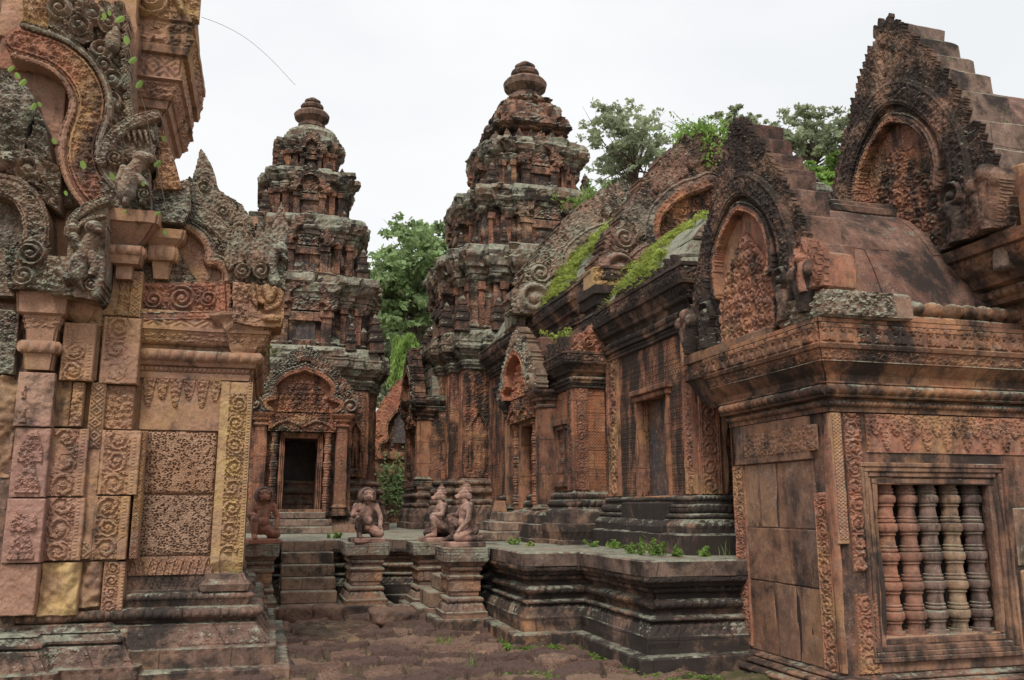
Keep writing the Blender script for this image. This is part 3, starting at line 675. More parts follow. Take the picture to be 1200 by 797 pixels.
x_, y_ = onZ(655, 782, 0); loose('laterite_boulder', 'rounded dark laterite boulder in the pavement below the terrace', x_ - .17, x_ + .17, y_ - .1, y_ + .16, -.08, .12, M['late_dark'], .03, 7, cat='boulder')
for k, (px, py, r, lab) in enumerate([(479, 714, .06, 'rusty red cobble among rubble beside the fallen slab'), (492, 722, .045, 'small orange pebble in front of the near monkey pedestal'), (448, 727, .05, 'dark cobble in front of the fallen laterite slab'),
                             (578, 757, .055, 'orange-brown cobble on the pavement below the terrace corner'), (505, 727, .05, 'dark flattish cobble touching the near monkey pedestal foot'), (430, 745, .05, 'brown cobble lying on the sandy path'),
                             (566, 768, .035, 'little pale pebble on the pavement, right of the centre')]):
    x_, y_ = onZ(px, py, 0); loose('cobble', lab, x_ - r * 1.3, x_ + r * 1.2, y_ - r, y_ + r, -.02, r * 1.35, M['late_dark'] if k % 2 else M['late'], .02, k + 10, .4 * k, 'stone', 'loose cobbles on the pavement')

# ================================================================== TOWERS
def redent(cx, cy, a, f=((.40, 1), (.62, .93), (.82, .85))):
    q = []
    (b0, r0), (b1, r1), (b2, r2) = f
    q = [(r0, -b0), (r0, b0), (r1, b0), (r1, b1), (r2, b1), (r2, r2), (b1, r2), (b1, r1), (b0, r1), (b0, r0)]
    P = []
    for k in range(4):
        c, s = [(1, 0), (0, 1), (-1, 0), (0, -1)][k]
        for x, y in (q[1:] if True else q): P.append((cx + a * (x * c - y * s), cy + a * (x * s + y * c)))
    return P
def antefix_mesh(h, r):
    m = MB(); f = ((.5, 1), (.7, .9), (.85, .82))
    pr = [(0, r), (.04 * h, r), (.05 * h, r * .85), (.26 * h, r * .82), (.28 * h, r * .95), (.34 * h, r), (.35 * h, r * .72), (.5 * h, r * .68), (.52 * h, r * .78), (.57 * h, r * .8), (.58 * h, r * .55), (.7 * h, r * .5), (.72 * h, r * .6), (.76 * h, r * .58), (.77 * h, r * .38), (.86 * h, r * .34), (.93 * h, r * .2), (h, r * .05)]
    stack(m, redent(0, 0, .001, f), [(z, o - .001) for z, o in pr], seg=.2, wear=.008, seed=h)
    return m
def finial(mb, cx, cy, z0, z1, r):
    H = z1 - z0; P = []
    for t, k in [(0, .8), (.04, 1.0), (.12, 1.02), (.13, .85), (.2, .8), (.24, .95), (.32, 1.25), (.44, 1.32), (.50, 1.2), (.52, .8), (.56, .62), (.62, .6), (.64, .8), (.70, .86), (.75, .8), (.77, .5), (.81, .48), (.83, .6), (.88, .62), (.92, .45), (.97, .3), (1, .12)]:
        P.append((z0 + H * t, r * .75 * k))
    lathe(mb, cx, cy, P, 32)
    V = mb.V[-1]; V[:, :2] += (.012 * vn(V[:, 0], V[:, 1], V[:, 2], 6.))[:, None]
def niche_bay(mb, mbd, axis, val, uc, w_, z0, z1, seed=0, openn=True):
    """small false window with pilasters and its own little arched fronton"""
    H = z1 - z0; zt = z0 + H * .48
    blk = lambda u0, u1, d0, d1, a, b, m, **k: (block(m, u0, u1, val - d1, val - d0, a, b, .008, seed, .01, .08) if axis == 'Y' else block(m, val - d1, val - d0, u0, u1, a, b, .008, seed, .01, .08))
    for s in (-1, 1):
        blk(uc + s * w_ * .36 - w_ * .09, uc + s * w_ * .36 + w_ * .09, -.05, .10, z0, zt, mb)
        blk(uc + s * w_ * .36 - w_ * .12, uc + s * w_ * .36 + w_ * .12, -.05, .15, zt - H * .09, zt, mb)
        blk(uc + s * w_ * .36 - w_ * .11, uc + s * w_ * .36 + w_ * .11, -.05, .13, z0, z0 + H * .06, mb)
    blk(uc - w_ * .2, uc + w_ * .2, -.05, .07, z0 + H * .02, z0 + H * .1, mb)
    blk(uc - w_ * .28, uc + w_ * .28, -.05, .11, zt - H * .14, zt - H * .02, mb)
    c, tm = pediment(axis, val - .14, uc, w_ * .52, zt + .003, H * .5, .035, .25, False, .1, depth=.8)
    c.mesh(mb, .26)
    if openn: blk(uc - w_ * .18, uc + w_ * .18, -.02, .02, z0 + H * .1, zt - H * .14, mbd)  # panel proud of the wall; the niche's shade is put into its colour
M['fin'] = stone('finial_stone', (.26, .15, .11), (.2, .12, .09), (.3, .2, .14), dark=.6, lich=.3, joint=None, seed=97)
def tower(name, label, cx, cy, lev, tiers, fin, porch=None, seed=0, hole=None, mainmat='tower', dome=False):
    """lev: (base z, wall z0, wall z1, cornice z1, half width). tiers: (z0, z1, half width, ledge overhang)"""
    T = thing(name, label, 'tower', (cx, cy, lev[0]))
    b0, w0, w1, c1, a = lev
    pl = redent(cx, cy, a)
    mb = MB(); stack(mb, notch(pl, [hole[:5]]) if False else pl, base_prof(b0, w0 - b0, .34, beads=.07), seg=.04, wear=.01, blk=.012, seed=seed); mb.build('base', M['base_dark'], T)
    mb = MB(); walls(mb, pl, w0, w1, [hole] if hole else [], seg=.06, wear=.008, blk=.012, seed=seed, vseg=.08); W = mb.build('wall', M['redfoli'], T)
    mb = MB(); stack(mb, pl, cornice_prof(w1, (c1 - w1) * .72, .26, .07), seg=.035, wear=.012, blk=.02, seed=seed, chip=.06)
    stack(mb, pl, [(w1 + (c1 - w1) * .72, .14), (w1 + (c1 - w1) * .74, .22, 'leaf', .04, .12), (c1 - .05, .18), (c1, .1)], seg=.05, wear=.02, blk=.04, seed=seed + 2, chip=.08, bot=True)
    mb.build('cornice', M['ledge'], T)
    for k, (z0, z1, h, ov) in enumerate(tiers):
        H = z1 - z0; pt = redent(cx, cy, h); mb = MB(); zc = z0 + H * .58
        stack(mb, pt, [(z0, .06), (z0 + H * .05, .06), (z0 + H * .06, .02, 'torus', .03), (z0 + H * .1, .02), (z0 + H * .11, 0), (zc, 0)], seg=.06, wear=.015, blk=.05, seed=seed + k, vseg=.1, bw=.35)
        mb.build('roof_tier', M[mainmat], T)
        mb = MB(); o = ov
        stack(mb, pt, [(zc, .0), (zc + H * .03, .03), (zc + H * .04, o * .2, 'bead', .02, .08), (zc + H * .09, o * .25), (zc + H * .1, o * .4), (zc + H * .15, o * .45), (zc + H * .17, o * .7), (zc + H * .21, o * .8, 'leaf', .03, .1),
                         (zc + H * .33, o), (zc + H * .34, o * .95), (z1 - H * .02, o * .85), (z1, o * .6)], seg=.05, wear=.025, blk=.07, seed=seed + k + 5, vseg=.07, bw=.4, bh=.2, chip=.1, bot=True)
        mb.build('tier_cornice', M['ledge'], T)
        # false bays on the three faces seen
        zb = z0 + H * .03; zt = z1 + H * .02
        for ax_, vv, uu in (('Y', cy - h + .02, cx), ('X', cx - h + .02, cy)):
            mb = MB(); md = MB(); niche_bay(mb, md, ax_, vv, uu, h * .8, zb, zt, seed + k)
            nb = mb.build('false_bay', M['tower'], T); md.build('niche_shade_panel', M['bluedoor_niche_shade'], nb)
        # small pilasters near the corners
        for u in (-.74, -.52, .52, .74):
            mb = MB(); u_ = cx + u * h; y_ = cy - h * (.93 if abs(u) < .6 else .85)
            block(mb, u_ - .07, u_ + .07, y_ - .06, y_ + .05, z0 + H * .1, zc - H * .08, .008, seed, .01, .1); block(mb, u_ - .1, u_ + .1, y_ - .1, y_ + .05, zc - H * .085, zc + .02, .008, seed, .01, .1)
            mb.build('small_pilaster', M['redfoli'], T)
            mb = MB(); v_ = cy + u * h; x_ = cx - h * (.93 if abs(u) < .6 else .85)
            block(mb, x_ - .06, x_ + .05, v_ - .07, v_ + .07, z0 + H * .1, zc - H * .08, .008, seed, .01, .1); block(mb, x_ - .1, x_ + .05, v_ - .1, v_ + .1, zc - H * .085, zc + .02, .008, seed, .01, .1)
            mb.build('small_pilaster', M['redfoli'], T)
        # corner antefixes standing on the ledge below
        lh = H * .55; proto = None
        for sx in (-1, 1):
            for sy in (-1, 1):
                for f_ in ((.98, .98), (.62, 1.08), (1.08, .62)):
                    hh = lh * (1 if f_[0] == f_[1] else .72) * rng.uniform(.75, 1.05)
                    if rng.random() < .18: continue
                    if proto is None: proto = antefix_mesh(1., .2).build('corner_antefix', M['tower']); proto.parent = T; o_ = proto
                    else: o_ = proto.copy(); COL.objects.link(o_); o_.parent = T
                    o_.location = (sx * f_[0] * h, sy * f_[1] * h, z0 - .02 - b0); sc_ = hh; o_.scale = (sc_ * 1.05, sc_ * 1.05, hh); o_.rotation_euler = (0, rng.uniform(-.05, .05), rng.uniform(-.1, .1))
    z0, z1, r = fin
    mb = MB(); zc = tiers[-1][1]
    if z0 > zc + .02 and not dome:
        q = redent(cx, cy, .01); e = tiers[-1][2]
        stack(mb, redent(cx, cy, e * .80, ((.5, 1), (.7, .93), (.85, .88))), [(zc - .02, .02), (zc + (z0 - zc) * .1, .05), (zc + (z0 - zc) * .35, .06, 'leaf', .05, .12), (zc + (z0 - zc) * .6, -.02), (zc + (z0 - zc) * .65, -.06, 'petal', .06, .14), (zc + (z0 - zc) * .85, -.2), (z0, -.32)], seg=.05, wear=.02, blk=.03, seed=seed + 9)
    if mb.n: mb.build('crown', M['ledge'], T)
    mb = MB(); finial(mb, cx, cy, z0 - .03, z1, r); mb.build('finial', M['fin'], T, smooth=False)
    return T

def figure_relief(c, u, z0, h, dep=.0, k=1.):
    """standing guardian figure carved in low relief"""
    c.blob((u, z0 + h * .93), h * .06, h * .075, dep, .05 * k); c.blob((u, z0 + h * 1.0), h * .05, h * .06, dep, .04 * k)
    c.limb([(u, z0 + h * .84), (u, z0 + h * .58)], h * .10, h * .075, dep, .055 * k)
    c.blob((u, z0 + h * .5), h * .105, h * .09, dep, .06 * k)
    for s in (-1, 1):
        c.limb([(u + s * h * .045, z0 + h * .5), (u + s * h * .05, z0 + h * .26), (u + s * h * .05, z0 + h * .03)], h * .055, h * .032, dep, .05 * k)
        c.limb([(u + s * h * .09, z0 + h * .8), (u + s * h * .15, z0 + h * .63), (u + s * h * .13, z0 + h * .46)], h * .032, h * .024, dep, .04 * k)

def door_porch(T, axis, val, uc, ow, zd, zt, depth, seed=0, cornmat='rcorn', scale=1., lw=.42, pedh=1.2, pw=None, pedmat='dark_carved', tymmat='hallcarve', frame=True):
    """door frame, round colonnettes, pilasters with capitals, carved lintel and fronton. val = outer plane"""
    def bk(m, u0, u1, d0, d1, a, b, **k):
        kw = dict(wear=.004, seed=seed, bev=.008, seg=.06); kw.update(k)
        if axis == 'Y': block(m, u0, u1, val + d0, val + d1, a, b, **kw)
        else: block(m, val + d0, val + d1, u0, u1, a, b, **kw)
    H = zt - zd
    if frame:
        fr = MB()
        for i, (e, d) in enumerate(((.0, .16), (.035, .13), (.07, .10))):
            wdt = .037
            for s in (-1, 1):
                a_ = uc + s * (ow / 2 + e + wdt / 2); bk(fr, a_ - wdt / 2, a_ + wdt / 2, d, depth, zd - .02, zt + e + wdt)
            bk(fr, uc - ow / 2 - e, uc + ow / 2 + e, d, depth, zt + e, zt + e + wdt)
        bk(fr, uc - ow / 2 - .14, uc + ow / 2 + .14, .04, depth, zd - .14, zd - .02)
        fr.build('door_frame', M['hallcarve'], T)
    for s in (-1, 1):
        m = MB(); cu = uc + s * (ow / 2 + .2)
        P = colonnette_prof(zd - .14, zt + .1, .075)
        if axis == 'Y': lathe(m, cu, val + .1, P, 12)
        else: lathe(m, val + .1, cu, P, 12)
        m.build('colonnette', M['redfoli'], T)
    z1 = zt + .12
    lz = z1 + .34 * scale
    for s in (-1, 1):
        cu = uc + s * (ow / 2 + lw)
        m = MB(); bk(m, cu - .12, cu + .12, .03, depth, zd - .14, lz - .22)
        m.build('pilaster', M['hallcarve'], T); m = MB()
        pilaster(m, axis, val + .03, cu, .2, zd + .1, lz - .24, amp=.015, thick=.03, res=.016)
        m.build('pilaster_scroll', M['hallcarve'], T.children[-1] if False else T)
        m = MB(); pr = rect(cu - .12, cu + .12, val + .02, val + depth) if axis == 'Y' else rect(val + .02, val + depth, cu - .12, cu + .12)
        stack(m, pr, [(lz - .24, 0), (lz - .22, .03), (lz - .19, .03), (lz - .18, .0), (lz - .14, .0), (lz - .12, .05), (lz - .09, .06), (lz - .08, .04), (lz - .03, .1), (lz + .0, .12), (lz + .04, .12)], seg=.04, wear=.006, seed=seed, bot=True)
        m.build('capital', M[cornmat], T); m = MB()
        stack(m, pr, [(zd - .14, .05), (zd - .07, .05), (zd - .06, .02, 'torus', .02), (zd - .02, .02), (zd, .03, 'torus', .02), (zd + .04, .03), (zd + .08, .0)], seg=.04, wear=.006, seed=seed)
        m.build('pilaster_foot', M[cornmat], T)
    c = Canvas(axis, val + .0, uc - ow / 2 - lw + .13, uc + ow / 2 + lw - .13, z1 - .0, lz + .02, .014)
    hw = ow / 2 + lw - .13; c.leaves(np.ones_like(c.U, bool), 0, .04, .06, 4)
    c.band(smooth_path([(uc - hw * .95, z1 + .05), (uc - hw * .7, z1 + .16), (uc - hw * .4, z1 + .2), (uc - hw * .12, z1 + .13), (uc, z1 + .1), (uc + hw * .12, z1 + .13), (uc + hw * .4, z1 + .2), (uc + hw * .7, z1 + .16), (uc + hw * .95, z1 + .05)]), .022, .03, .03)
    c.blob((uc, z1 + .2), .07, .1, .02, .06); c.scroll((uc - hw * .55, z1 + .07), .05, .02, .04); c.scroll((uc + hw * .55, z1 + .07), .05, .02, .04, sg=-1)
    m = MB(); c.mesh(m, depth * .8); m.build('lintel', M['redfoli'], T)
    pw = pw or (ow / 2 + lw + .2)
    c, tm = pediment(axis, val - .04, uc, pw, lz + .045, pedh, .02, depth * .6, lf=.075)
    mo, mt = MB(), MB(); c.mesh(mo, depth * .6, ~tm); c.mesh(mt, depth * .4, tm)
    p_ = mo.build('pediment', M[pedmat], T); mt.build('tympanum', M[tymmat], p_)
    return lz

# ---- north tower (left of the picture)
NX, CY = .65, 21.0
NT = tower('temple_tower', 'slimmer left tower with an open dark doorway, seen above the two lion guards', NX, CY, (TZ, 2.1, 4.05, 4.95, 1.75),
           [(4.9, 6.62, 1.62, .2), (6.6, 8.1, 1.3, .2), (8.08, 9.35, 1.0, .17), (9.3, 10.3, .7, .12)], (10.78, 11.62, .44), seed=1, hole=('Y', CY - 1.75, NX - .32, NX + .32, 2.3, 2.1, 2.85))
pv = 18.0; zd, zt = 1.47, 2.86
def porch_body(T, pv, uc, hw, y1, z0, z1, hole, seed, cz):
    pl = rect(uc - hw, uc + hw, pv, y1)
    m = MB(); stack(m, pl, [(z0, .22), (z0 + .14, .22), (z0 + .15, .14), (z0 + .24, .12, 'petal', .02, .08), (z0 + .30, .06), (z0 + .32, .08, 'bead', .02, .06), (z0 + .38, .08), (z0 + .40, .02), (z0 + .45, 0)], seg=.04, wear=.01, blk=.01, seed=seed); m.build('porch_base', M['base_dark'], T)
    m = MB(); walls(m, pl, z0 + .45, z1, [hole], seg=.06, wear=.006, blk=.01, seed=seed, vseg=.1); m.build('porch_wall', M['redfoli'], T)
    m = MB(); stack(m, pl, cornice_prof(z1, cz, .16, .06), seg=.04, wear=.01, seed=seed, bot=True)
    # stone vault behind the fronton
    for i in range(5):
        t0 = i / 5; a = hw * (1 - t0 ** 1.6) ; block(m, uc - a, uc + a, pv + .25, y1 + .3, z1 + cz + .9 * t0, z1 + cz + .9 * (t0 + .2), .012, i, .02, .12)
    m.build('porch_roof', M['ledge'], T)
porch_body(NT, pv + .12, NX, 1.0, CY - 1.7, TZ, 3.35, ('Y', pv + .12, NX - .33, NX + .33, 2.0, TZ + .45, zt + .02), 3, .3)
m = MB(); block(m, NX - .335, NX + .335, pv + 1.2, pv + 2.0, TZ + .44, zt + .1, .002); m.build('shade_toned_inner_wall', M['inner_shade'], NT)  # back of the doorway, its shade painted as near-black stone
door_porch(NT, 'Y', pv - .1, NX, .64, zd, zt, .3, seed=4, lw=.47, pedh=1.25, pw=1.08, cornmat='redfoli', pedmat='tower')
for k, (z_, yy) in enumerate(((1.0, pv - .75), (1.13, pv - .5), (1.27, pv - .25))):
    m = MB(); block(m, NX - .62 + .05 * k, NX + .62 - .05 * k, yy, pv + .2, z_ + .003, z_ + .13, .008, k); m.build('door_step', M['terrtop'], NT)
# guardian niches on the front wall bays and corner scroll bands
for sx in (-1, 1):
    u = NX + sx * 1.18; yv = CY - 1.75 * .93
    c = Canvas('Y', yv - .02, u - .2, u + .2, 2.15, 4.0, .02); c.leaves(np.ones_like(c.U, bool), 0, .03, .07, 3)
    c.fill(c.inside([(u - .12, 2.3), (u + .12, 2.3), (u + .12, 3.1), (u, 3.35), (u - .12, 3.1)]), -.05, True); figure_relief(c, u, 2.36, .8, -.04, 1.)
    c.band([(u - .13, 2.3), (u - .13, 3.1), (u, 3.36), (u + .13, 3.1), (u + .13, 2.3)], .02, .01, .03)
    m = MB(); c.mesh(m, .08); m.build('guardian_niche', M['redfoli'], NT)
    m = MB(); pilaster(m, 'Y', CY - 1.75 * .85 - .01, NX + sx * 1.35, .2, 2.12, 4.0, res=.018, thick=.03); m.build('corner_pilaster', M['hallcarve'], NT)

# ---- central tower
CX = 6.23
CT = tower('temple_tower', 'tallest tower at the centre with round lotus finial, joined to the hall roof', CX, CY, (TZ, 2.12, 4.55, 5.45, 2.42),
           [(5.4, 7.5, 2.2, .26), (7.48, 9.15, 1.8, .24), (9.12, 10.65, 1.27, .22)], (12.24, 13.42, .60), seed=21, dome=True)
# bulging upper storey under the finial
mb = MB(); stack(mb, redent(CX, CY, .80, ((.5, 1), (.72, .95), (.88, .9))), [(10.62, -.02), (10.7, .04), (10.72, -.04), (11.05, -.06), (11.07, .06, 'bead', .04, .1), (11.14, .1), (11.16, .18), (11.2, .24, 'leaf', .05, .14), (11.45, .2), (11.47, .08), (11.7, .06, 'leaf', .05, .14), (11.9, -.02), (11.92, -.18), (12.0, -.2), (12.01, -.16, 'bead', .06, .14), (12.12, -.18), (12.13, -.3), (12.2, -.32), (12.3, -.42)], seg=.045, wear=.035, blk=.06, seed=5, bw=.3, bh=.22)
mb.build('domed_storey', M['tower'], CT)
for ring, (rr_, zz_, hh_, nn_) in enumerate(((1.08, 10.66, .36, 22),)):
    for k in range(nn_):
        if rng.random() < .15: continue
        a_ = 2 * math.pi * k / nn_; mb = MB(); c_, s_ = math.cos(a_), math.sin(a_); w0_ = .1 if ring == 0 else .09
        P_ = [(-w0_, 0), (w0_, 0), (w0_ * .95, hh_ * .45), (0, hh_), (-w0_ * .95, hh_ * .45)]
        q_ = rr_ / max(abs(c_), abs(s_)) * .86 if max(abs(c_), abs(s_)) > .8 else rr_
        V_ = [(CX + q_ * c_ - s_ * u + d_ * c_, CY + q_ * s_ + c_ * u + d_ * s_, zz_ + v) for d_ in (-.06, .08) for u, v in P_]
        mb.add(V_, [(0, 1, 2, 3, 4)[::-1], (5, 6, 7, 8, 9)] + [(i, (i + 1) % 5, 5 + (i + 1) % 5, 5 + i) for i in range(5)]); mb.build('crown_leaf', M['tower'], CT)
pv = 3.30   # false porch on the side facing left
pl = rect(pv + .1, CX - 2.3, CY - .95, CY + .95)
m = MB(); stack(m, pl, base_prof(TZ, 1.0, .2, beads=.07), seg=.04, wear=.01, blk=.01, seed=2); m.build('porch_base', M['base_dark'], CT)
m = MB(); walls(m, pl, 2.0, 3.7, [('X', pv + .1, CY - .4, CY + .4, .35, 2.0, 3.3)], seg=.06, wear=.008, blk=.01, vseg=.1); m.build('porch_wall', M['redfoli'], CT)
door_porch(CT, 'X', pv, CY, .7, 2.1, 3.25, .35, seed=7, lw=.48, pedh=1.5, pw=1.12, cornmat='tower', pedmat='tower')
m = MB(); stack(m, pl, cornice_prof(3.7, .35, .18, .06), seg=.04, wear=.01, bot=True)
for i in range(5):
    t0 = i / 5; a = .95 * (1 - t0 ** 1.6); block(m, pv + .35, CX - 2.2, CY - a, CY + a, 4.05 + 1.2 * t0, 4.05 + 1.2 * (t0 + .2), .015, i, .02, .12)
m.build('porch_roof', M['ledge'], CT)
yv = CY - 2.42 * .85
u = CX - 2.42 * .70; yv = CY - 2.42 * .85
c = Canvas('Y', yv - .015, u - .30, u + .24, 2.15, 4.5, .02); c.leaves(np.ones_like(c.U, bool), 0, .035, .08, 3)
u -= .03; c.fill(c.inside([(u - .16, 2.3), (u + .16, 2.3), (u + .16, 3.3), (u, 3.6), (u - .16, 3.3)]), -.06, True); figure_relief(c, u, 2.38, 1.0, -.05, 1.2)
c.band([(u - .17, 2.3), (u - .17, 3.3), (u, 3.62), (u + .17, 3.3), (u + .17, 2.3)], .025, .01, .04)
m = MB(); c.mesh(m, .08); m.build('guardian_niche', M['redfoli'], CT)
for uu, yy in ((CX - 2.42 * .82, CY - 2.42 * .85 - .01),):
    m = MB(); pilaster(m, 'Y', yy - .01, CX - 2.42 * .85 + .13, .24, 2.15, 4.5, res=.018, thick=.03); m.build('corner_pilaster', M['redfoli'], CT)
for k in (.72, .5):
    m = MB(); pilaster(m, 'X', CX - 2.42 * (.85 if k > .6 else .93) - .012, CY - 2.42 * k, .26, 2.15, 4.5, res=.02, thick=.03); m.build('side_pilaster', M['hallcarve'], CT)

# ================================================================== HALL (mandapa) between terrace and central tower
AX = 6.23
HL = thing('temple_hall', 'long carved hall on the dark terrace, ferns on its stepped stone roofs, blue-black false door', 'temple hall', (AX, 12, TZ))
def vault(mb, x0, x1, y0, y1, z0, z1, n=6, wear=.012, seed=0, pw=1.7):
    """corbelled roof, ridge along Y, built of courses"""
    c = (x0 + x1) / 2; hw = (x1 - x0) / 2; P = []
    prof = []
    for i in range(n + 1):
        t = i / n; prof.append((t, 1 - t ** pw))
    for i in range(n):
        t0, w0 = prof[i]; t1, w1_ = prof[i + 1]
        a0 = hw * w0; a1 = max(hw * w1_, .05); zz0 = z0 + (z1 - z0) * t0; zz1 = z0 + (z1 - z0) * t1
        d = a0 - a1
        P1 = rect(c - a0, c + a0, y0, y1)
        # sloping course: shrink in x only
        V0 = len(mb.V); stack(mb, P1, [(zz0, 0), (zz0 + .03, .015), (zz1 - .02, -0.001), (zz1, -.015)], seg=.08, wear=wear, blk=.015, seed=seed + i, vseg=.06, bot=True)
        V = mb.V[-1]; t = np.clip((V[:, 2] - zz0) / (zz1 - zz0), 0, 1); V[:, 0] = c + (V[:, 0] - c) * (1 - t * (d / max(a0, .01)) * .86)
B0 = TZ
# main body
XW, YF = 4.6, 8.8; XE = 2 * AX - XW
mpl = rect(XW, XE, YF, 11.6)
m = MB(); stack(m, mpl, [(B0, .34), (1.2, .34), (1.21, .30), (1.22, .27), (1.3, .26, 'petal', .02, .09), (1.36, .2), (1.37, .17, 'torus', .02), (1.42, .17), (1.43, .12, 'bead', .03, .07), (1.52, .12), (1.53, .06), (1.56, .06, 'bead', .02, .05), (1.61, .06), (1.63, 0)], seg=.025, wear=.008, blk=.008, seed=3)
m.build('main_base', M['terr'], HL)
m = MB(); walls(m, mpl, 1.63, 3.5, [('X', XW, 9.53, 10.36, .14, 1.63, 2.83)], seg=.05, wear=.004, blk=.004, seed=4); m.build('main_wall', M['hall'], HL)
m = MB(); stack(m, mpl, cornice_prof(3.5, .72, .24, .06), seg=.022, wear=.01, blk=.012, seed=6, chip=.05); m.build('main_cornice', M['hallcorn'], HL)
m = MB(); vault(m, XW - .05, XE + .05, YF + .2, 11.55, 4.2, 5.75, 7, seed=8); m.build('main_roof', M['ledge'], HL)
# row of ridge-leaf antefixes on the cornice edge
proto = None
for i in range(15):
    yy = YF + .12 + i * .185
    if rng.random() < .2: continue
    if proto is None:
        c = Canvas('X', 0, -.085, .085, 0, .2, .012); c.leaves(c.inside([(-.08, 0), (.08, 0), (.075, .1), (.0, .2), (-.075, .1)]), 0, .03, .06, 1); mm = MB(); c.mesh(mm, .08); proto = mm.build('edge_antefix', M['hallcorn']); o_ = proto; o_.parent = HL
    else: o_ = proto.copy(); COL.objects.link(o_); o_.parent = HL
    o_.location = (XW - .17 - AX, yy - 12, 4.2 - TZ); o_.scale = (1, 1, rng.uniform(.6, 1.1))
# false door panel and frame
m = MB(); block(m, XW + .13, XW + .3, 9.5, 10.4, 1.6, 2.85, .003, 1, .003); dd = m.build('false_door', M['bluedoor_niche_shade'], HL)
for nm, z0, z1, y0, y1, d in (('false_door_lintel', 2.83, 2.9, 9.42, 10.47, .05), ('false_door_lintel', 2.9, 2.97, 9.38, 10.51, .09), ('false_door_sill', 1.55, 1.63, 9.42, 10.47, .06)):
    m = MB(); block(m, XW - d, XW + .1, y0, y1, z0, z1, .003, 2, .01, .05); m.build(nm, M['hallcarve'], dd)
for y0 in (9.46, 10.36):
    m = MB(); block(m, XW - .045, XW + .12, y0, y0 + .07, 1.63, 2.83, .003, 2, .008, .06); m.build('false_door_jamb', M['hallcarve'], dd)
m = MB(); block(m, XW - .20, XW + .02, 9.3, 10.6, 1.3, 1.56, .006, 2, .02, .05); block(m, XW - .28, XW + .02, 9.2, 10.7, 1.2, 1.3, .006, 2, .02, .05); m.build('threshold', M['terr'], HL)
for yc, wd in ((11.2, .42), (8.95, .24)):
    m = MB(); pilaster(m, 'X', XW - .02, yc, wd, 1.64, 3.5, amp=.03, thick=.05, res=.014, pitch=.24, border=.14); m.build('scroll_pilaster', M['redfoli'] if 0 else M['rcarve'], HL)
m = MB(); pilaster(m, 'Y', YF - .02, XW + .14, .24, 1.64, 3.5, amp=.03, thick=.05, res=.012, pitch=.2, border=.12); m.build('scroll_pilaster', M['rcarve'], HL)
m = MB(); block(m, XW + .3, XW + .36, YF - .03, YF + .05, 1.64, 3.5, .003, 1, .008); m.build('corner_band', M['near_carved'], HL)
m = MB(); pilaster(m, 'Y', YF - .015, XW + .62, .42, 1.75, 3.5, amp=.02, thick=.04, res=.012, pitch=.12, border=.1); m.build('front_panel', M['near_carved'], HL)
# core (taller) body
cpl = rect(4.72, 2 * AX - 4.72, 11.5, 18.7)
m = MB(); walls(m, cpl, TZ, 4.3, [], seg=.08, wear=.006, blk=.008, seed=9); m.build('core_wall', M['hall'], HL)
m = MB(); stack(m, cpl, cornice_prof(4.28, .62, .26, .06), seg=.025, wear=.01, blk=.012, seed=12, chip=.05); m.build('core_cornice', M['hallcorn'], HL)
m = MB(); vault(m, 4.66, 2 * AX - 4.66, 11.7, 18.6, 4.88, 6.9, 8, seed=15, pw=1.5); m.build('core_roof', M['ledge'], HL)
for i in range(26):
    yy = 11.75 + i * .2
    o_ = proto.copy(); COL.objects.link(o_); o_.parent = HL; o_.location = (4.55 - AX, yy - 12, 4.88 - TZ); o_.scale = (1, 1.1, rng.uniform(.5, 1.0))
# yellowish corner block under the big fronton
m = MB(); stack(m, rect(4.5, 5.0, 11.36, 11.8), [(4.15, 0), (4.2, .02), (4.25, .05), (4.32, .05), (4.34, .1), (4.46, .12), (4.48, .16), (4.6, .16)], seg=.04, wear=.008, bot=True); m.build('capital', M['hallcorn'], HL)
c = Canvas('Y', 11.3, 4.36, 5.1, 4.6, 4.88, .014); c.leaves(np.ones_like(c.U, bool), 0, .06, .09, 2); m = MB(); c.mesh(m, .4); m.build('ochre_corner_block', M['yellow'], HL)
M['g2'] = stone('big_pediment_stone', (.33, .19, .14), (.26, .14, .105), GREY, dark=.62, lich=.6, joint=(.5, .4), seed=77, streak=.3)
# big fronton over the main roof (faces the camera)
c, tm = pediment('Y', 11.42, 6.33, 1.80, 4.62, 2.52, .018, .35, True, .1); c.florets(tm & (c.dist([(4.0, 4.0), (4.0, 4.01)])[0] > 0) & (c.H < .0), .1, -.07, .045, 6)
mo, mt = MB(), MB(); c.mesh(mo, .38, ~tm); c.mesh(mt, .3, tm); p_ = mo.build('pediment', M['g2'], HL); tag(p_, 'big weathered pediment with a tuft of green on its peak'); mt.build('tympanum', M['hallcarve'], p_)
for i, (x_, y_) in enumerate([(1.0, .0), (.9, .2), (.8, .34), (.68, .46), (.56, .58), (.44, .7), (.32, .8), (.2, .9), (.08, .97)]):
    for s in (-1, 1):
        m = MB(); u = 6.28 + s * x_ * 1.70; z_ = 4.62 + y_ * 2.52; block(m, u - .16, u + .16, 11.62, 12.15, z_ - .25, z_ + .08 + .04 * rng.random(), .015, i, .02, .07); m.build('pediment_coping', M['roof'], p_)
# second fronton nearer the tower
c, tm = pediment('Y', 14.6, 6.28, 2.1, 4.9, 2.55, .025, .35, True, .11)
m = MB(); c.mesh(m, .4); p_ = m.build('pediment', M['grey_carved'], HL)
for i in range(12):
    t = i / 11; m = MB(); u = 4.25 + 1.95 * t; z_ = 5.0 + 2.15 * t; block(m, u - .13, u + .13, 14.8, 15.3, z_ - .3, z_ - .02, .015, i, .02, .07); m.build('pediment_coping', M['grey_carved'], p_)
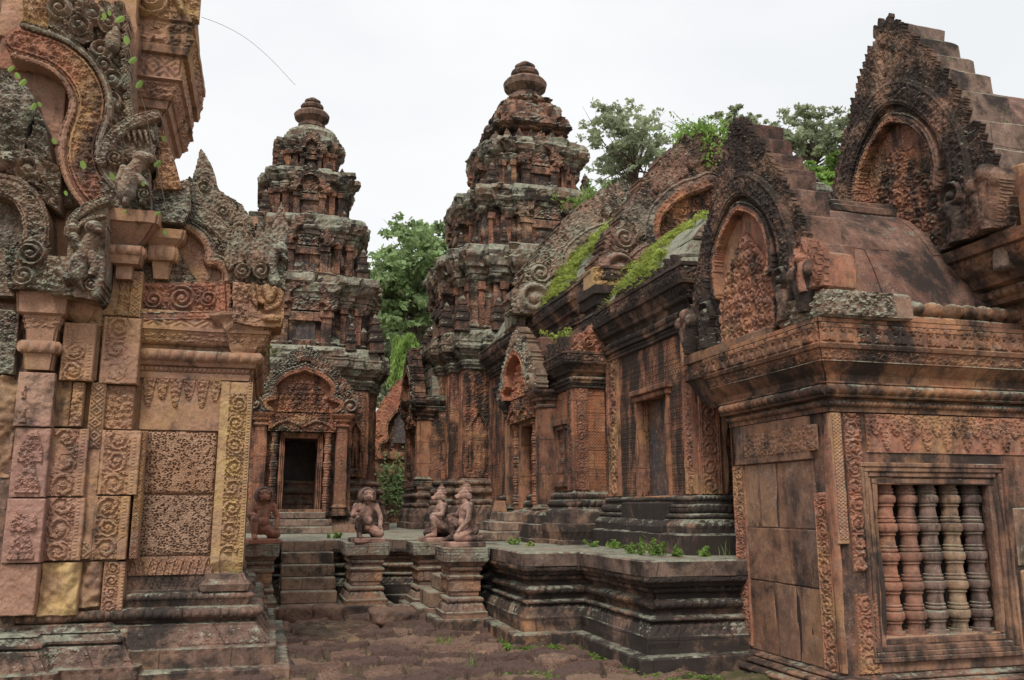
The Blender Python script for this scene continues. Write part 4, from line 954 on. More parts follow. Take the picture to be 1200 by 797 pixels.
# annex
XA = 4.13
apl = rect(XA, XA + 1.4, 11.55, 15.3)
def annex_base(pl, nm, zt=1.72):
    m = MB(); stack(m, pl, [(B0, .32), (1.05, .32), (1.06, .29), (1.15, .3, 'petal', .015, .06), (1.2, .31), (1.27, .31), (1.28, .24), (1.42, .22, 'leaf', .015, .07), (1.46, .18), (1.47, .15), (1.5, .12, 'bead', .04, .08), (1.59, .12), (1.6, .07), (1.62, .08, 'bead', .02, .04), (1.68, .08), (1.70, .02), (zt, 0)], seg=.02, wear=.008, blk=.008, seed=3, chip=.03)
    m.build(nm, M['terr'], HL)
annex_base(apl, 'annex_base')
m = MB(); walls(m, apl, 1.72, 3.15, [('X', XA, 11.88, 12.2, .12, 1.86, 2.6)], seg=.05, wear=.004, blk=.004, seed=4); m.build('annex_wall', M['orange'], HL)
m = MB(); stack(m, apl, cornice_prof(3.15, .5, .2, .05), seg=.02, wear=.008, blk=.01, seed=6, chip=.04); m.build('annex_cornice', M['hallcorn'], HL)
m = MB(); pilaster(m, 'X', XA - .02, 11.66, .2, 1.73, 3.15, amp=.02, thick=.03, res=.013); m.build('scroll_pilaster', M['hallcarve'], HL)
m = MB(); pilaster(m, 'Y', 11.53, XA + .1, .2, 1.73, 3.15, amp=.02, thick=.03, res=.012); m.build('scroll_pilaster', M['hallcarve'], HL)
wn = MB(); 
for y0 in (11.83, 12.2): block(wn, XA - .05, XA + .1, y0, y0 + .05, 1.84, 2.62, .003, 1, .006)
block(wn, XA - .05, XA + .1, 11.8, 12.28, 2.6, 2.66, .003, 1, .006); block(wn, XA - .08, XA + .1, 11.78, 12.3, 2.66, 2.74, .003, 1, .006); block(wn, XA - .07, XA + .1, 11.78, 12.3, 1.78, 1.86, .003, 1, .006)
ww = wn.build('side_window', M['hallcarve'], HL)
for k in range(3):
    m = MB(); lathe(m, XA + .04, 11.95 + k * .1, colonnette_prof(1.86, 2.6, .045, 5), 10); m.build('baluster', M['hallcarve'], ww)
# annex roof: stepped stones, leaf antefixes
m = MB(); block(m, XA + .0, 4.8, 11.65, 15.1, 3.65, 3.85, .012, 1, .02, .08); block(m, XA + .2, 4.8, 11.75, 15.1, 3.85, 4.05, .012, 2, .02, .08); block(m, XA + .38, 4.8, 11.85, 15.1, 4.05, 4.22, .012, 2, .02, .08); m.build('annex_roof', M['roof'], HL)
for i, (yy, s) in enumerate([(11.5, 1.3), (11.72, 1.5), (11.95, 1.2), (12.2, 1.4)]):
    o_ = proto.copy(); COL.objects.link(o_); o_.parent = HL; o_.location = (XA - .16 - AX, yy - 12, 3.65 - TZ); o_.scale = (1, 1.3, s)
c = Canvas('Y', 11.42, XA - .12, 4.75, 3.66, 4.2, .014)
c.leaves(c.inside([(XA - .1, 3.66), (4.72, 3.66), (4.72, 4.15), (4.45, 4.2), (4.3, 3.98), (4.1, 3.9)]), 0, .05, .08, 3); c.scroll((4.3, 3.8), .1, .02, .05); m = MB(); c.mesh(m, .18); m.build('corner_fronton', M['rcarve'], HL)
# side porch with the yellow-jambed doorway
XP = 3.85
ppl = rect(XP + .1, 4.3, 12.32, 14.4)
m = MB(); stack(m, ppl, [(B0, .3), (1.05, .3), (1.06, .27), (1.25, .28), (1.26, .2), (1.38, .2, 'leaf', .015, .07), (1.44, .1), (1.45, .02)], seg=.03, wear=.008, blk=.008, seed=3); m.build('porch_base', M['terr'], HL)
m = MB(); walls(m, ppl, 1.45, 3.2, [('X', XP + .1, 12.95, 13.6, .6, 1.45, 2.78)], seg=.05, wear=.005, blk=.006, seed=4); m.build('porch_wall', M['hallcarve'], HL)
m = MB(); block(m, XP + .3, XP + .55, 12.93, 13.14, 1.44, 2.8, .006, 1, .01); m.build('door_jamb', M['yellow'], HL)
door_porch(HL, 'X', XP, 13.28, .66, 1.45, 2.72, .26, seed=7, lw=.50, pedh=1.05, pw=1.0, cornmat='hallcorn', pedmat='grey_carved', tymmat='red', frame=False)
for i in range(4):
    m = MB(); a = .95 * (1 - (i / 4) ** 1.6); block(m, XP + .22, 4.8, 13.28 - a, 13.28 + a, 3.2 + .24 * i, 3.44 + .24 * i, .012, i, .02, .1); m.build('porch_roof_course', M['roof'], HL)
for k in range(3):
    m = MB(); block(m, XP - .75 + .22 * k, XP + .1, 12.75 + .06 * k, 13.8 - .06 * k, 1.0 + .14 * k, 1.14 + .14 * k, .008, k, .015, .06); m.build('door_step', M['terrtop'], HL)
m = MB(); stack(m, rect(3.55, 3.8, 13.75, 14.05), [(1.0, .06), (1.2, .06), (1.3, .0), (1.5, -.04), (1.6, -.06)], seg=.05, wear=.01); m.build('stair_cheek', M['ped'], HL)

# ================================================================== RIGHT GATEHOUSE
X0, Y0 = 4.56, 6.35; YB = 7.95
GH = thing('gatehouse', 'nearest building at the right with a five-baluster window and curved stone roof', 'gatehouse', (5.5, 7.2, 0))
rpl = [(X0, Y0), (6.66, Y0), (6.66, 6.18), (9.5, 6.18), (9.5, 8.6), (6.66, 8.6), (6.66, YB), (X0, YB)]
m = MB(); stack(m, rpl, [(-.1, .34), (-.02, .34), (-.01, .26), (.02, .20, 'torus', .03), (.07, .20), (.075, .12, 'torus', .03), (.12, .12), (.125, .05, 'torus', .02), (.155, .05), (.16, .03), (.17, 0)], seg=.02, wear=.004, seed=2, vseg=.03); m.build('base', M['rwall'], GH)
wx0, wx1, wz0, wz1 = 4.955, 6.14, .44, 1.69
m = MB(); walls(m, rpl, .17, 2.29, [('Y', Y0, wx0 - .0, wx1 + .0, .62, wz0, wz1)], seg=.05, wear=.0035, blk=.0, seed=4, vseg=.06, chip=.02); m.build('wall', M['rwall'], GH)
m = MB(); stack(m, rect(6.66, 9.5, 6.18, 8.6), [(2.29, 0), (3.16, 0)], seg=.1, wear=.004); m.build('upper_wall', M['rwall'], GH)
# thick facing slabs so that courses read as real stones
def slab(nm, axis, a, b, z0, z1, d, mat, seed=0, parent=GH, wear=.004):
    m = MB()
    if axis == 'Y': block(m, a, b, Y0 - d, Y0 + .05, z0, z1, wear, seed, .008, .035)
    else: block(m, X0 - d, X0 + .05, a, b, z0, z1, wear, seed, .008, .035)
    return m.build(nm, mat, parent)
M['rb1'] = stone('wall_block_ochre', (.36, .21, .12), (.26, .15, .1), (.42, .27, .14), dark=.35, lich=.05, joint=None, seed=81, streak=.9, fine=.3)
M['rb2'] = stone('wall_block_brown', (.25, .125, .08), (.32, .165, .095), (.15, .10, .085), dark=.55, lich=.12, joint=None, seed=85, streak=.7, fine=.4)
M['rb3'] = stone('wall_block_umber', (.27, .145, .095), (.22, .12, .085), (.33, .18, .10), dark=.52, lich=.05, joint=None, seed=88, streak=.9, fine=.3)
F1_, F2_, F3_ = 6.62, 7.82, 7.2
for nm, a, b, z0, z1, d, mt in [('wall_stone', 6.62, 7.9, 1.905, 2.285, .03, 'rb2'), ('wall_stone', 6.6, 7.2, 1.31, 1.90, .006, 'rb2'), ('wall_stone', 7.2, 7.52, 1.31, 1.90, .008, 'rb1'), ('wall_stone', 7.52, 7.86, 1.31, 1.90, .004, 'rb1'),
                            ('wall_stone', 6.6, 7.86, .82, 1.305, .010, 'rb2'), ('wall_stone', 6.56, 6.98, .175, .815, .004, 'rb3'), ('wall_stone', 6.98, 7.32, .175, .815, .010, 'rb3'), ('wall_stone', 7.32, 7.86, .175, .815, .006, 'rb2')]:
    slab(nm, 'X', a + .002, b - .002, z0, z1, d, M[mt], a * 10 + z0)
# vine bands: far edge, near corner on both faces
m = MB(); pilaster(m, 'X', X0 - .02, 7.85, .2, .2, 1.9, amp=.022, thick=.05, res=.01, border=.1, pitch=.11); m.build('vine_band', M['rcarve'], GH)
m = MB(); pilaster(m, 'X', X0 - .012, 6.53, .17, .18, 1.62, amp=.026, thick=.04, res=.008, border=.04, pitch=.15); m.build('vine_band', M['rcarve'], GH)
m = MB(); block(m, X0 - .02, X0 + .02, 6.34, 6.45, .18, 2.28, .003, 3, .008, .03); m.build('corner_fillet', M['rcarve'], GH)
m = MB(); pilaster(m, 'Y', Y0 - .02, X0 + .205, .2, .18, .80, amp=.026, thick=.04, res=.007, border=.08, pitch=.155); m.build('vine_band', M['rcarve'], GH)
c = Canvas('Y', Y0 - .008, X0 + .10, X0 + .30, .98, 2.28, .007); x = c.U - X0 - .2; c.H = np.where(np.abs(x) < .085, .028 * rinceau(x, c.V - .98, .17, .155), -1e9); m = MB(); c.mesh(m, .03); m.build('vine_band', M['rcarve'], GH)
m = MB(); block(m, X0 - .012, X0 + .1, Y0 - .02, Y0 + .05, 1.20, 2.285, .003, 7, .006, .03); m.build('bead_fillet', M['near_carved'], GH)
c = Canvas('Y', Y0 - .024, X0 + .005, X0 + .085, 1.24, 2.27, .006); c.H = .006 * (np.sin(c.V * 210) * np.sin((c.U - X0) * 150) > .1); m = MB(); c.mesh(m, .01, rough=.001); m.build('bead_strip', M['near_carved'], GH)
# frieze of hanging leaves above the window
c = Canvas('Y', Y0 - .01, X0 + .33, 6.60, 1.955, 2.28, .008); ph = ((c.U / .105) % 1) - .5; lim = c.V > 2.28 - .30 * (.35 + .65 * np.sqrt(np.clip(1 - (ph * 2) ** 2, 0, 1))) * (.8 + .2 * np.cos(np.floor(c.U / .105) * 3.14))
c.H = np.where(lim, .012 + .02 * leaf(c.U, c.V, .04, 3), .0); m = MB(); c.mesh(m, .03, rough=.002); m.build('leaf_frieze', M['rcarve'], GH)
c = Canvas('X', X0 - .032, 6.5, 7.7, 1.98, 2.2, .009); c.leaves(np.ones_like(c.U, bool), 0, .012, .045, 3); m = MB(); c.mesh(m, .01, rough=.002); m.build('leaf_frieze', M['rb2'], GH)
# window frame: nested steps
wd = thing('x', 'x', 'x'); bpy.data.objects.remove(wd)
fm = MB(); E_ = [(.150, .050, .045), (.110, .034, .042), (.070, .02, .042), (.03, .0, .035)]
FR = None
for i, (e, d, wv) in enumerate([(.14, .045, .04), (.10, .034, .042), (.058, .02, .044), (.0, .005, .05)]):
    for (a, b, z0, z1) in ((wx0 - e - wv + .02, wx0 - e + .02, wz0 - e, wz1 + e), (wx1 + e - .02, wx1 + e + wv - .02, wz0 - e, wz1 + e), (wx0 - e - wv + .02, wx1 + e + wv - .02, wz1 + e + .001, wz1 + e + wv), (wx0 - e - wv + .02, wx1 + e + wv - .02, wz0 - e - wv, wz0 - e - .001)):
        block(fm, a, b, Y0 - d, Y0 + .1, z0, z1, .002, i, .007, .03)
M['frame'] = stone('window_frame_stone', (.30, .155, .10), (.24, .12, .085), (.36, .2, .12), dark=.62, lich=.2, joint=None, seed=95, fine=.5)
FR = fm.build('window', M['frame'], GH)
m = MB(); block(m, wx0 - .02, wx1 + .02, Y0 + .02, Y0 + .6, wz0 - .05, wz0 + .012, .003, 2, .01, .04); m.build('sill', M['near'], FR)
m = MB(); block(m, 4.85, 6.5, Y0 - .012, Y0 + .02, .175, .27, .003, 3, .008, .04); m.build('sill_band', M['rb3'], FR)
m = MB(); block(m, wx0 - .05, wx1 + .05, Y0 + .55, Y0 + .66, wz0, wz1, .002, 2, .005, .1); m.build('shade_toned_recess_wall', M['inner_shade'], FR)  # back of the window, its shade painted as near-black stone
def baluster_prof(z0, z1, r):
    P = []; H = z1 - z0
    pat = [(0, 1.0), (.03, 1.0), (.035, .86), (.045, .86), (.05, .98), (.085, 1.02), (.12, .97), (.125, .84), (.135, .84), (.14, .93), (.165, .93), (.17, .8), (.18, .8), (.185, .9), (.2, .88), (.21, .78), (.235, .70), (.27, .66), (.30, .68), (.325, .78), (.33, .92), (.345, .92), (.35, .84), (.36, .96), (.385, 1.0), (.41, .96), (.415, .82), (.43, .8), (.44, .7), (.47, .66), (.5, .66)]
    for q in range(5):
        a = z0 + H * (.02 + .96 * q / 5); d_ = H * .96 / 5
        for t, k in [(.0, .74), (.14, .70), (.24, .72), (.27, .84), (.31, .84), (.33, .78), (.36, .78), (.38, .95), (.43, 1.0), (.52, 1.03), (.60, 1.0), (.64, .94), (.66, .78), (.69, .78), (.71, .9), (.77, .9), (.79, .8), (.82, .8), (.84, .86), (.88, .86), (.90, .74), (.999, .74)]: P.append((a + d_ * t, r * k))
    P = [(z0, r), (z0 + H * .019, r)] + P + [(z0 + H * .985, r * .95), (z1, r * .95)]
    return P
bals = [M['rcarve'], stone('baluster_red', (.33, .16, .11), (.27, .13, .09), (.33, .2, .14), dark=.5, lich=.1, joint=None, seed=90, fine=.3), stone('baluster_grey', (.3, .2, .16), (.24, .15, .12), (.3, .24, .18), dark=.55, lich=.6, joint=None, seed=91, fine=.3),
        stone('baluster_tan', (.38, .24, .15), (.3, .18, .12), (.36, .25, .16), dark=.5, lich=.5, joint=None, seed=92, fine=.3), stone('baluster_dark', (.2, .13, .11), (.15, .1, .09), (.3, .16, .1), dark=.6, lich=.3, joint=None, seed=93, fine=.3)]
for k, px in enumerate((1041, 1067, 1092, 1118, 1143.5)):
    x_ = onY(px, 660, Y0 + .14)[0]; m = MB(); lathe(m, x_, Y0 + .14, baluster_prof(wz0 + .012, wz1 + .02, .096), 28)
    V = m.V[-1]; V[:, 2] += .004 * vn(V[:, 0], V[:, 1], V[:, 2], 8., k); V[:, 0] += .004 * vn(V[:, 0], V[:, 1], V[:, 2], 12., k + 3)
    o_ = m.build('baluster', bals[k], FR, smooth=False); tag(o_, ['plain red baluster', 'brick red baluster', 'grey lichened baluster', 'tan baluster with pale rings', 'almost black baluster'][k])
# right jamb: pale worn blocks
m = MB(); block(m, 6.35, 6.62, Y0 - .012, Y0 + .05, .98, 1.5, .006, 5, .02, .03); m.build('wall_stone', M['grey_carved'], GH)
m = MB(); block(m, 6.36, 6.62, Y0 - .02, Y0 + .05, .20, .96, .006, 6, .02, .03); m.build('wall_stone', M['rb1'], GH)
# cornice
cor = [(2.29, 0), (2.292, .03), (2.33, .035), (2.335, .045, 'bead', .022, .042), (2.385, .045), (2.39, .03), (2.405, .03), (2.41, .09), (2.425, .10), (2.43, .085, 'bead', .045, .092), (2.52, .085), (2.525, .10), (2.54, .10), (2.545, .06), (2.60, .07), (2.65, .12), (2.69, .155), (2.70, .17), (2.71, .155, 'leaf', .018, .05), (2.80, .18), (2.805, .20), (2.83, .21), (2.835, .19, 'bead', .006, .02), (2.85, .19), (2.86, .185, 'floret', .02, .15), (3.02, .19), (3.025, .2), (3.06, .2)]
m = MB(); stack(m, rpl[:1] + [(6.66, Y0)] + [(6.66, YB)] + [(X0, YB)], cor, seg=.009, wear=.004, seed=4, chip=.03, vseg=.02); m.build('cornice', M['rcorn'], GH)
# coping blocks with lotus cushions
m = MB(); block(m, 4.42, 5.28, Y0 - .24, Y0 + .3, 3.062, 3.30, .012, 1, .02, .03); cp = m.build('corner_block', M['grey_carved'], GH)
c = Canvas('Y', Y0 - .245, 4.40, 5.1, 3.08, 3.29, .01); c.leaves(np.ones_like(c.U, bool), 0, .035, .07, 5); m = MB(); c.mesh(m, .03); m.build('corner_carving', M['grey_carved'], cp)
c = Canvas('X', 4.41, Y0 - .22, Y0 + .4, 3.08, 3.29, .01); c.leaves(np.ones_like(c.U, bool), 0, .035, .07, 6); m = MB(); c.mesh(m, .03); m.build('corner_carving', M['grey_carved'], cp)
m = MB(); block(m, 5.25, 6.9, Y0 - .17, Y0 + .3, 3.062, 3.13, .008, 2, .015, .04); m.build('ledge', M['rcorn'], GH)
for k, x_ in enumerate((5.08, 5.24, 5.42, 5.62, 5.84, 6.0, 6.16, 6.32, 6.48)):
    m = MB(); u = np.linspace(0, math.pi, 12); P = []
    P = [(Y0 - .20 + .3 * j / 11, .074 * q) for j, q in enumerate((.35, .62, .66, .9, 1.0, 1.0, .95, .86, .9, 1., 1., .9))]
    V = np.array([[(x_ + r * math.cos(a), y, 3.205 + r * 1.1 * math.sin(a)) for a in np.linspace(0, 2 * math.pi, 16, endpoint=False)] for y, r in P]); I = np.arange(12 * 16).reshape(12, 16)
    V[..., 0] += .012 * vn(V[..., 0], V[..., 1], V[..., 2], 14.)
    m.addq(V.reshape(-1, 3), np.stack([I[:-1], I[1:], np.roll(I[1:], -1, 1), np.roll(I[:-1], -1, 1)], -1).reshape(-1, 4)); m.F.append([int(i) for i in I[0]]); m.F.append([int(i) for i in I[-1][::-1]])
    m.build('lotus_cushion', M['rcorn'] if k > 2 else M['grey_carved'], GH, smooth=True)
# curved stone roof (ridge along X)
def xvault(nm, x0, x1, prof, mat, seed=0, parent=GH, wear=.006):
    m = MB(); xs = np.linspace(x0, x1, max(2, int((x1 - x0) / .04))); P = np.array(smooth_path(prof, 8)); V = []
    for y, z in P: V.append([(x, y, z) for x in xs])
    V = np.array(V); V[..., 2] += wear * vn(V[..., 0], V[..., 1], V[..., 2], 4., seed) + .01 * vn(V[..., 0], V[..., 1], V[..., 2], 1.3, seed + 2)
    n1, n2 = V.shape[:2]; I = np.arange(n1 * n2).reshape(n1, n2); m.addq(V.reshape(-1, 3), np.stack([I[:-1, :-1], I[:-1, 1:], I[1:, 1:], I[1:, :-1]], -1).reshape(-1, 4))
    V2 = V.copy(); V2[..., 2] = np.minimum(V[..., 2], P[0][1]) ; 
    return m.build(nm, mat, parent)
YM = 7.25
front = [(Y0 - .02, 3.12), (6.42, 3.38), (6.55, 3.72), (6.75, 4.06), (7.0, 4.32), (YM, 4.46)]
def roof_slabs(x0, x1, parent, mat, off=0.):
    """each slab of the vault is a thick curved stone"""
    P = np.array(smooth_path(front, 8)); cut = [0, 19, len(P) - 1]
    for r in range(2):
        seg = P[cut[r]:cut[r + 1] + 1]; xs_ = [x0, x0 + .34 + .3 * r, x0 + .95 + .1 * r, x1] if r == 0 else [x0, x0 + .62, x0 + 1.1, x1]
        for i in range(3):
            m = MB(); a, b = xs_[i] + .004, xs_[i + 1] - .004; n = len(seg); xs = np.linspace(a, b, max(3, int((b - a) / .05)))
            T_ = np.gradient(seg, axis=0); N_ = np.stack([-T_[:, 1], T_[:, 0]], 1); N_ /= np.linalg.norm(N_, axis=1)[:, None]
            o1 = seg + N_ * (.006 * ((i + r) % 2)); o2 = seg - N_ * .15
            ring = np.concatenate([o1, o2[::-1]]); V = np.array([[(x, y, z) for y, z in ring] for x in xs]); V[..., 2] += .006 * vn(V[..., 0], V[..., 1], V[..., 2], 4., i); k = len(ring)
            I = np.arange(len(xs) * k).reshape(len(xs), k)
            m.addq(V.reshape(-1, 3), np.stack([I[:-1], np.roll(I[:-1], -1, 1), np.roll(I[1:], -1, 1), I[1:]], -1)[:, :, ::-1].reshape(-1, 4)); m.F.append([int(q) for q in I[0]]); m.F.append([int(q) for q in I[-1][::-1]])
            m.build('roof_slab', mat, parent)
roof_slabs(4.9, 6.45, GH, M['roof'])
xvault('roof_back', 4.9, 6.6, [(YM, 4.44), (7.5, 4.32), (7.8, 4.0), (8.0, 3.6), (8.1, 3.1)], M['roof'])
m = MB(); block(m, 5.35, 6.3, YM - .1, YM + .12, 4.42, 4.50, .006, 2, .01, .04); block(m, 5.35, 6.3, YM - .06, YM + .08, 4.5, 4.56, .006, 2, .01, .04); m.build('ridge_coping', M['dark_carved'], GH)
# gable over the left face
YG = 7.43
def gable(name_mat, tym_mat, val, yc, hw, z0, h, thick, res=.011, lf=.075, label=None, steps=True, step_mat='roof', niche=True):
    c = Canvas('X', val, yc - hw * 1.2, yc + hw * 1.2, z0, z0 + h * 1.1, res)
    c.leafy = .004; c.ls = lf * .6
    def Q(pts): return [(yc + x * hw, z0 + y * h) for x, y in pts]
    o = [(1.0, 0), (1.0, .08), (.93, .2), (.82, .34), (.68, .5), (.52, .64), (.38, .76), (.22, .87), (.1, .96), (0, 1.0)]; outer = o + [(-x, y) for x, y in o[::-1]][1:]
    po = Q(outer); c.leaves(c.inside(po), 0, .05, lf, 1.)
    for f_, hh_ in ((1., .0), (.94, .015), (.88, .03), (.82, .045), (.76, .06)):
        c.flames(Q([(x * f_, y * f_) for x, y in outer]), lf * .95, lf * 2.1, lf * 1.15, hh_ * .6, .03, side=-1, up=.4)
    a = [(.62, .0), (.66, .1), (.70, .2), (.68, .34), (.58, .47), (.42, .58), (.2, .67), (0, .70)]; arc = a + [(-x, y) for x, y in a[::-1]][1:]; pa = smooth_path(Q(arc), 4)
    tm = c.inside([tuple(p) for p in pa])
    c.band(pa, hw * .10, .05, .03, carve=.022); 
    ai = [(.44, .24), (.47, .34), (.42, .44), (.28, .53), (.1, .585), (0, .60)]; ai = ai + [(-x, y) for x, y in ai[::-1]][1:]; pi = smooth_path(Q(ai), 4)
    niche_m = c.inside([tuple(p) for p in pi]); c.florets(tm & (c.dist(pa)[0] > hw * .1), lf * 1.1, .0, .022, 3)
    c.fill(niche_m, -.13 if niche else 0, True); c.band(pi, hw * .045, .04, .03)
    mo = Q([(.42, 0), (.43, .2), (.36, .3), (.2, .38), (.08, .46), (0, .49), (-.08, .46), (-.2, .38), (-.36, .3), (-.43, .2), (-.42, 0)]); c.florets(c.inside(mo), lf * 1.1, -.01, .026, 5)
    for s in (-1, 1):   # scroll columns at the feet
        cc = Q([(.62 * s, .17)])[0]; c.scroll(cc, hw * .12, .05, .06, 1.5, s); c.limb(Q([(.60 * s, .13), (.66 * s, .07), (.62 * s, .0)]), hw * .06, hw * .06, .06, .06)
        for kx in (.84, .95, 1.05): cc = Q([(kx * s, .16 + .03 * (1 - abs(kx - .95) * 10))])[0]; c.limb([Q([(.93 * s, .0)])[0], cc], hw * .05, hw * .06, .06, .08); c.blob(cc, hw * .06, hw * .08, .08, .09)
    mo_, mt_ = MB(), MB(); inner = c.inside(mo) | niche_m
    c.mesh(mo_, thick, ~inner); c.mesh(mt_, thick, inner)
    p_ = mo_.build('gable', name_mat, GH); 
    if label: tag(p_, label)
    mt_.build('tympanum', tym_mat, p_)
    return p_, Q
p_, Q = gable(M['dark_carved'], M['rcarve'], 4.47, YG, 1.16, 3.14, 2.2, .04, label='front gable with deep pointed niche above the left wall')
# stepped coping stones seen on the right slope
st = [(1.0, .0), (.86, .30), (.74, .44), (.60, .58), (.46, .70), (.34, .80), (.2, .90), (-.02, 1.0)]
for i in range(len(st) - 1):
    for s in (-1, 1):
        (xa, za), (xb, zb) = st[i], st[i + 1]; m = MB(); ya, yb = YG + s * xa * 1.10, YG + s * xb * 1.10
        block(m, 4.50, 4.93 - .012 * i, min(ya, yb), max(ya, yb), 3.14 + za * 2.1 - .35, 3.14 + zb * 2.14, .006, i, .015, .04); m.build('coping_stone', M['roof'], p_)
m = MB(); block(m, 4.56, 4.95, 6.28, 8.2, 3.062, 3.6, .006, 2, .01); m.build('gable_backing', M['rb3'], p_)
m = MB(); block(m, 4.42, 4.6, 7.0, 7.6, 3.0, 3.15, .006, 2, .01, .04); m.build('plain_tie_stone', M['rb3'], p_)
# cornice continuation under the gable on the left face
m = MB(); stack(m, rect(4.40, 4.62, 7.62, 8.58), [(2.86, 0, 'leaf', .02, .06), (3.02, .0), (3.03, .03), (3.13, .03)], seg=.015, wear=.006, bot=True); m.build('side_frieze', M['rcorn'], GH)
m = MB(); stack(m, rect(4.60, 4.9, 7.9, 8.5), [(2.55, 0), (2.62, .05), (2.7, .09), (2.84, .16), (2.86, .2)], seg=.03, wear=.006, bot=True); m.build('side_corbel', M['rcorn'], GH)
# higher hall behind, with the tall gable
hpl = rect(6.25, 9.5, 5.75, 8.45)
m = MB(); stack(m, hpl, [(3.1, -.25), (3.3, -.22), (3.32, -.12), (3.36, -.1, 'bead', .04, .09), (3.46, -.1), (3.48, -.02), (3.56, .02), (3.6, .06, 'leaf', .03, .08), (3.75, .1), (3.76, .14), (3.86, .16)], seg=.03, wear=.006, seed=3, bot=True); m.build('upper_cornice', M['rcorn'], GH)
p2, Q2 = gable(M['dark_carved'], M['redfoli'], 6.1, 7.12, 1.26, 3.9, 2.62, .05, lf=.095, label='tall gable higher up at the far right with black leafy edges')
for i in range(len(st) - 1):
    for s in (-1, 1):
        (xa, za), (xb, zb) = st[i], st[i + 1]; m = MB(); ya, yb = 7.12 + s * xa * 1.22, 7.12 + s * xb * 1.22
        block(m, 6.14, 6.75 - .012 * i, min(ya, yb), max(ya, yb), 3.9 + za * 2.5 - .35, 3.9 + zb * 2.56, .008, i, .02, .05); m.build('coping_stone', M['terrtop'], p2)
m = MB(); block(m, 6.24, 9.2, 5.95, 8.2, 3.86, 4.4, .01, 2, .02, .1); m.build('upper_backing', M['rcarve'], GH)
m = MB(); V0 = [(6.0, 4.3), (6.15, 4.9), (6.45, 5.4), (6.8, 5.75), (7.12, 5.85)]; block(m, 6.62, 9.2, 6.2, 8.0, 4.3, 5.0, .01, 3, .02, .1); block(m, 6.62, 9.2, 6.55, 7.7, 4.99, 5.5, .01, 3, .02, .1); m.build('upper_core', M['roof'], GH); m = MB()
xvault('upper_roof', 6.5, 9.3, V0, M['roof']); xvault('upper_roof', 6.5, 9.3, [(7.12, 5.84), (7.5, 5.7), (7.85, 5.2), (8.1, 4.7), (8.25, 4.3)], M['roof'])
# hooded naga heads at the gable foot on the -Y side
c = Canvas('Y', 5.72, 6.2, 7.3, 3.87, 4.75, .014)
c.leaves(c.inside([(6.22, 3.88), (7.28, 3.88), (7.2, 4.4), (6.95, 4.7), (6.6, 4.72), (6.35, 4.5), (6.22, 4.2)]), 0, .06, .08, 4); c.band(smooth_path([(6.75, 4.0), (6.62, 4.3), (6.75, 4.58), (6.95, 4.6), (7.1, 4.35), (7.02, 4.05)]), .05, .05, .05); c.leaflet((6.87, 4.3), R(90), .7, .26, .06, .06); c.leaflet((6.66, 4.25), R(104), .55, .2, .05, .05); c.leaflet((7.06, 4.25), R(76), .55, .2, .05, .05); c.florets(c.inside([(6.24, 3.9), (6.6, 3.9), (6.55, 4.3), (6.3, 4.3)]), .09, .02, .03, 4)
m = MB(); c.mesh(m, .08); block(m, 6.3, 7.2, 5.78, 6.1, 3.87, 4.5, .01, 2, .02, .05); m.build('naga_hood', M['rcarve'], GH)
c = Canvas('X', 4.40, 6.02, 6.58, 3.30, 3.80, .009); c.leafy = .004; c.fill(c.inside([(6.08, 3.31), (6.5, 3.31), (6.56, 3.6), (6.44, 3.74), (6.28, 3.78), (6.12, 3.72), (6.04, 3.58)]), .0)
for u_, z_, l_, w_, a_ in ((6.16, 3.46, .34, .13, 112), (6.42, 3.46, .34, .13, 68), (6.22, 3.5, .42, .13, 100), (6.36, 3.5, .42, .13, 80), (6.29, 3.54, .5, .17, 90)): c.leaflet((u_, z_), R(a_), l_, w_, .02, .05)
c.limb([(6.29, 3.31), (6.29, 3.55)], .05, .04, .05, .05); c.blob((6.29, 3.6), .045, .05, .07, .05)
m = MB(); c.mesh(m, .05); block(m, 4.44, 4.75, 6.1, 6.5, 3.30, 3.62, .008, 2, .02, .04); m.build('naga_hood', M['rcarve'], GH)

# ================================================================== LEFT LIBRARY
YW = 8.85; XR = -.2
LBY = thing('stone_library', 'nearest building at the left, pink carved stone with a yellow scroll-carved corner pilaster', 'stone library', (-1.5, 9.5, 0))
wpl = [(-5, YW), (XR, YW), (XR, 11.2), (-5, 11.2)]
m = MB(); stack(m, wpl, [(-.3, .5), (.095, .5), (.11, .485), (.115, .37), (.27, .365, 'diam', .014, .26), (.275, .31), (.28, .30, 'leaf', .02, .07), (.43, .20), (.44, .19), (.46, .19), (.47, .13), (.50, .15), (.51, .19, 'bead', .05, .075), (.60, .19), (.61, .10), (.66, .12), (.665, .12, 'bead', .03, .045), (.725, .11), (.73, .05), (.75, .05), (.752, .015, 'drop', .015, .07), (.87, .01), (.89, .0)], seg=.012, wear=.006, blk=.006, seed=2, chip=.05, vseg=.03, bw=.55)
m.build('wing_base', M['base_dark'], LBY)
m = MB(); walls(m, wpl, .89, 4.4, [], seg=.1, wear=.004, blk=.004, seed=3); m.build('wing_wall', M['near'], LBY)
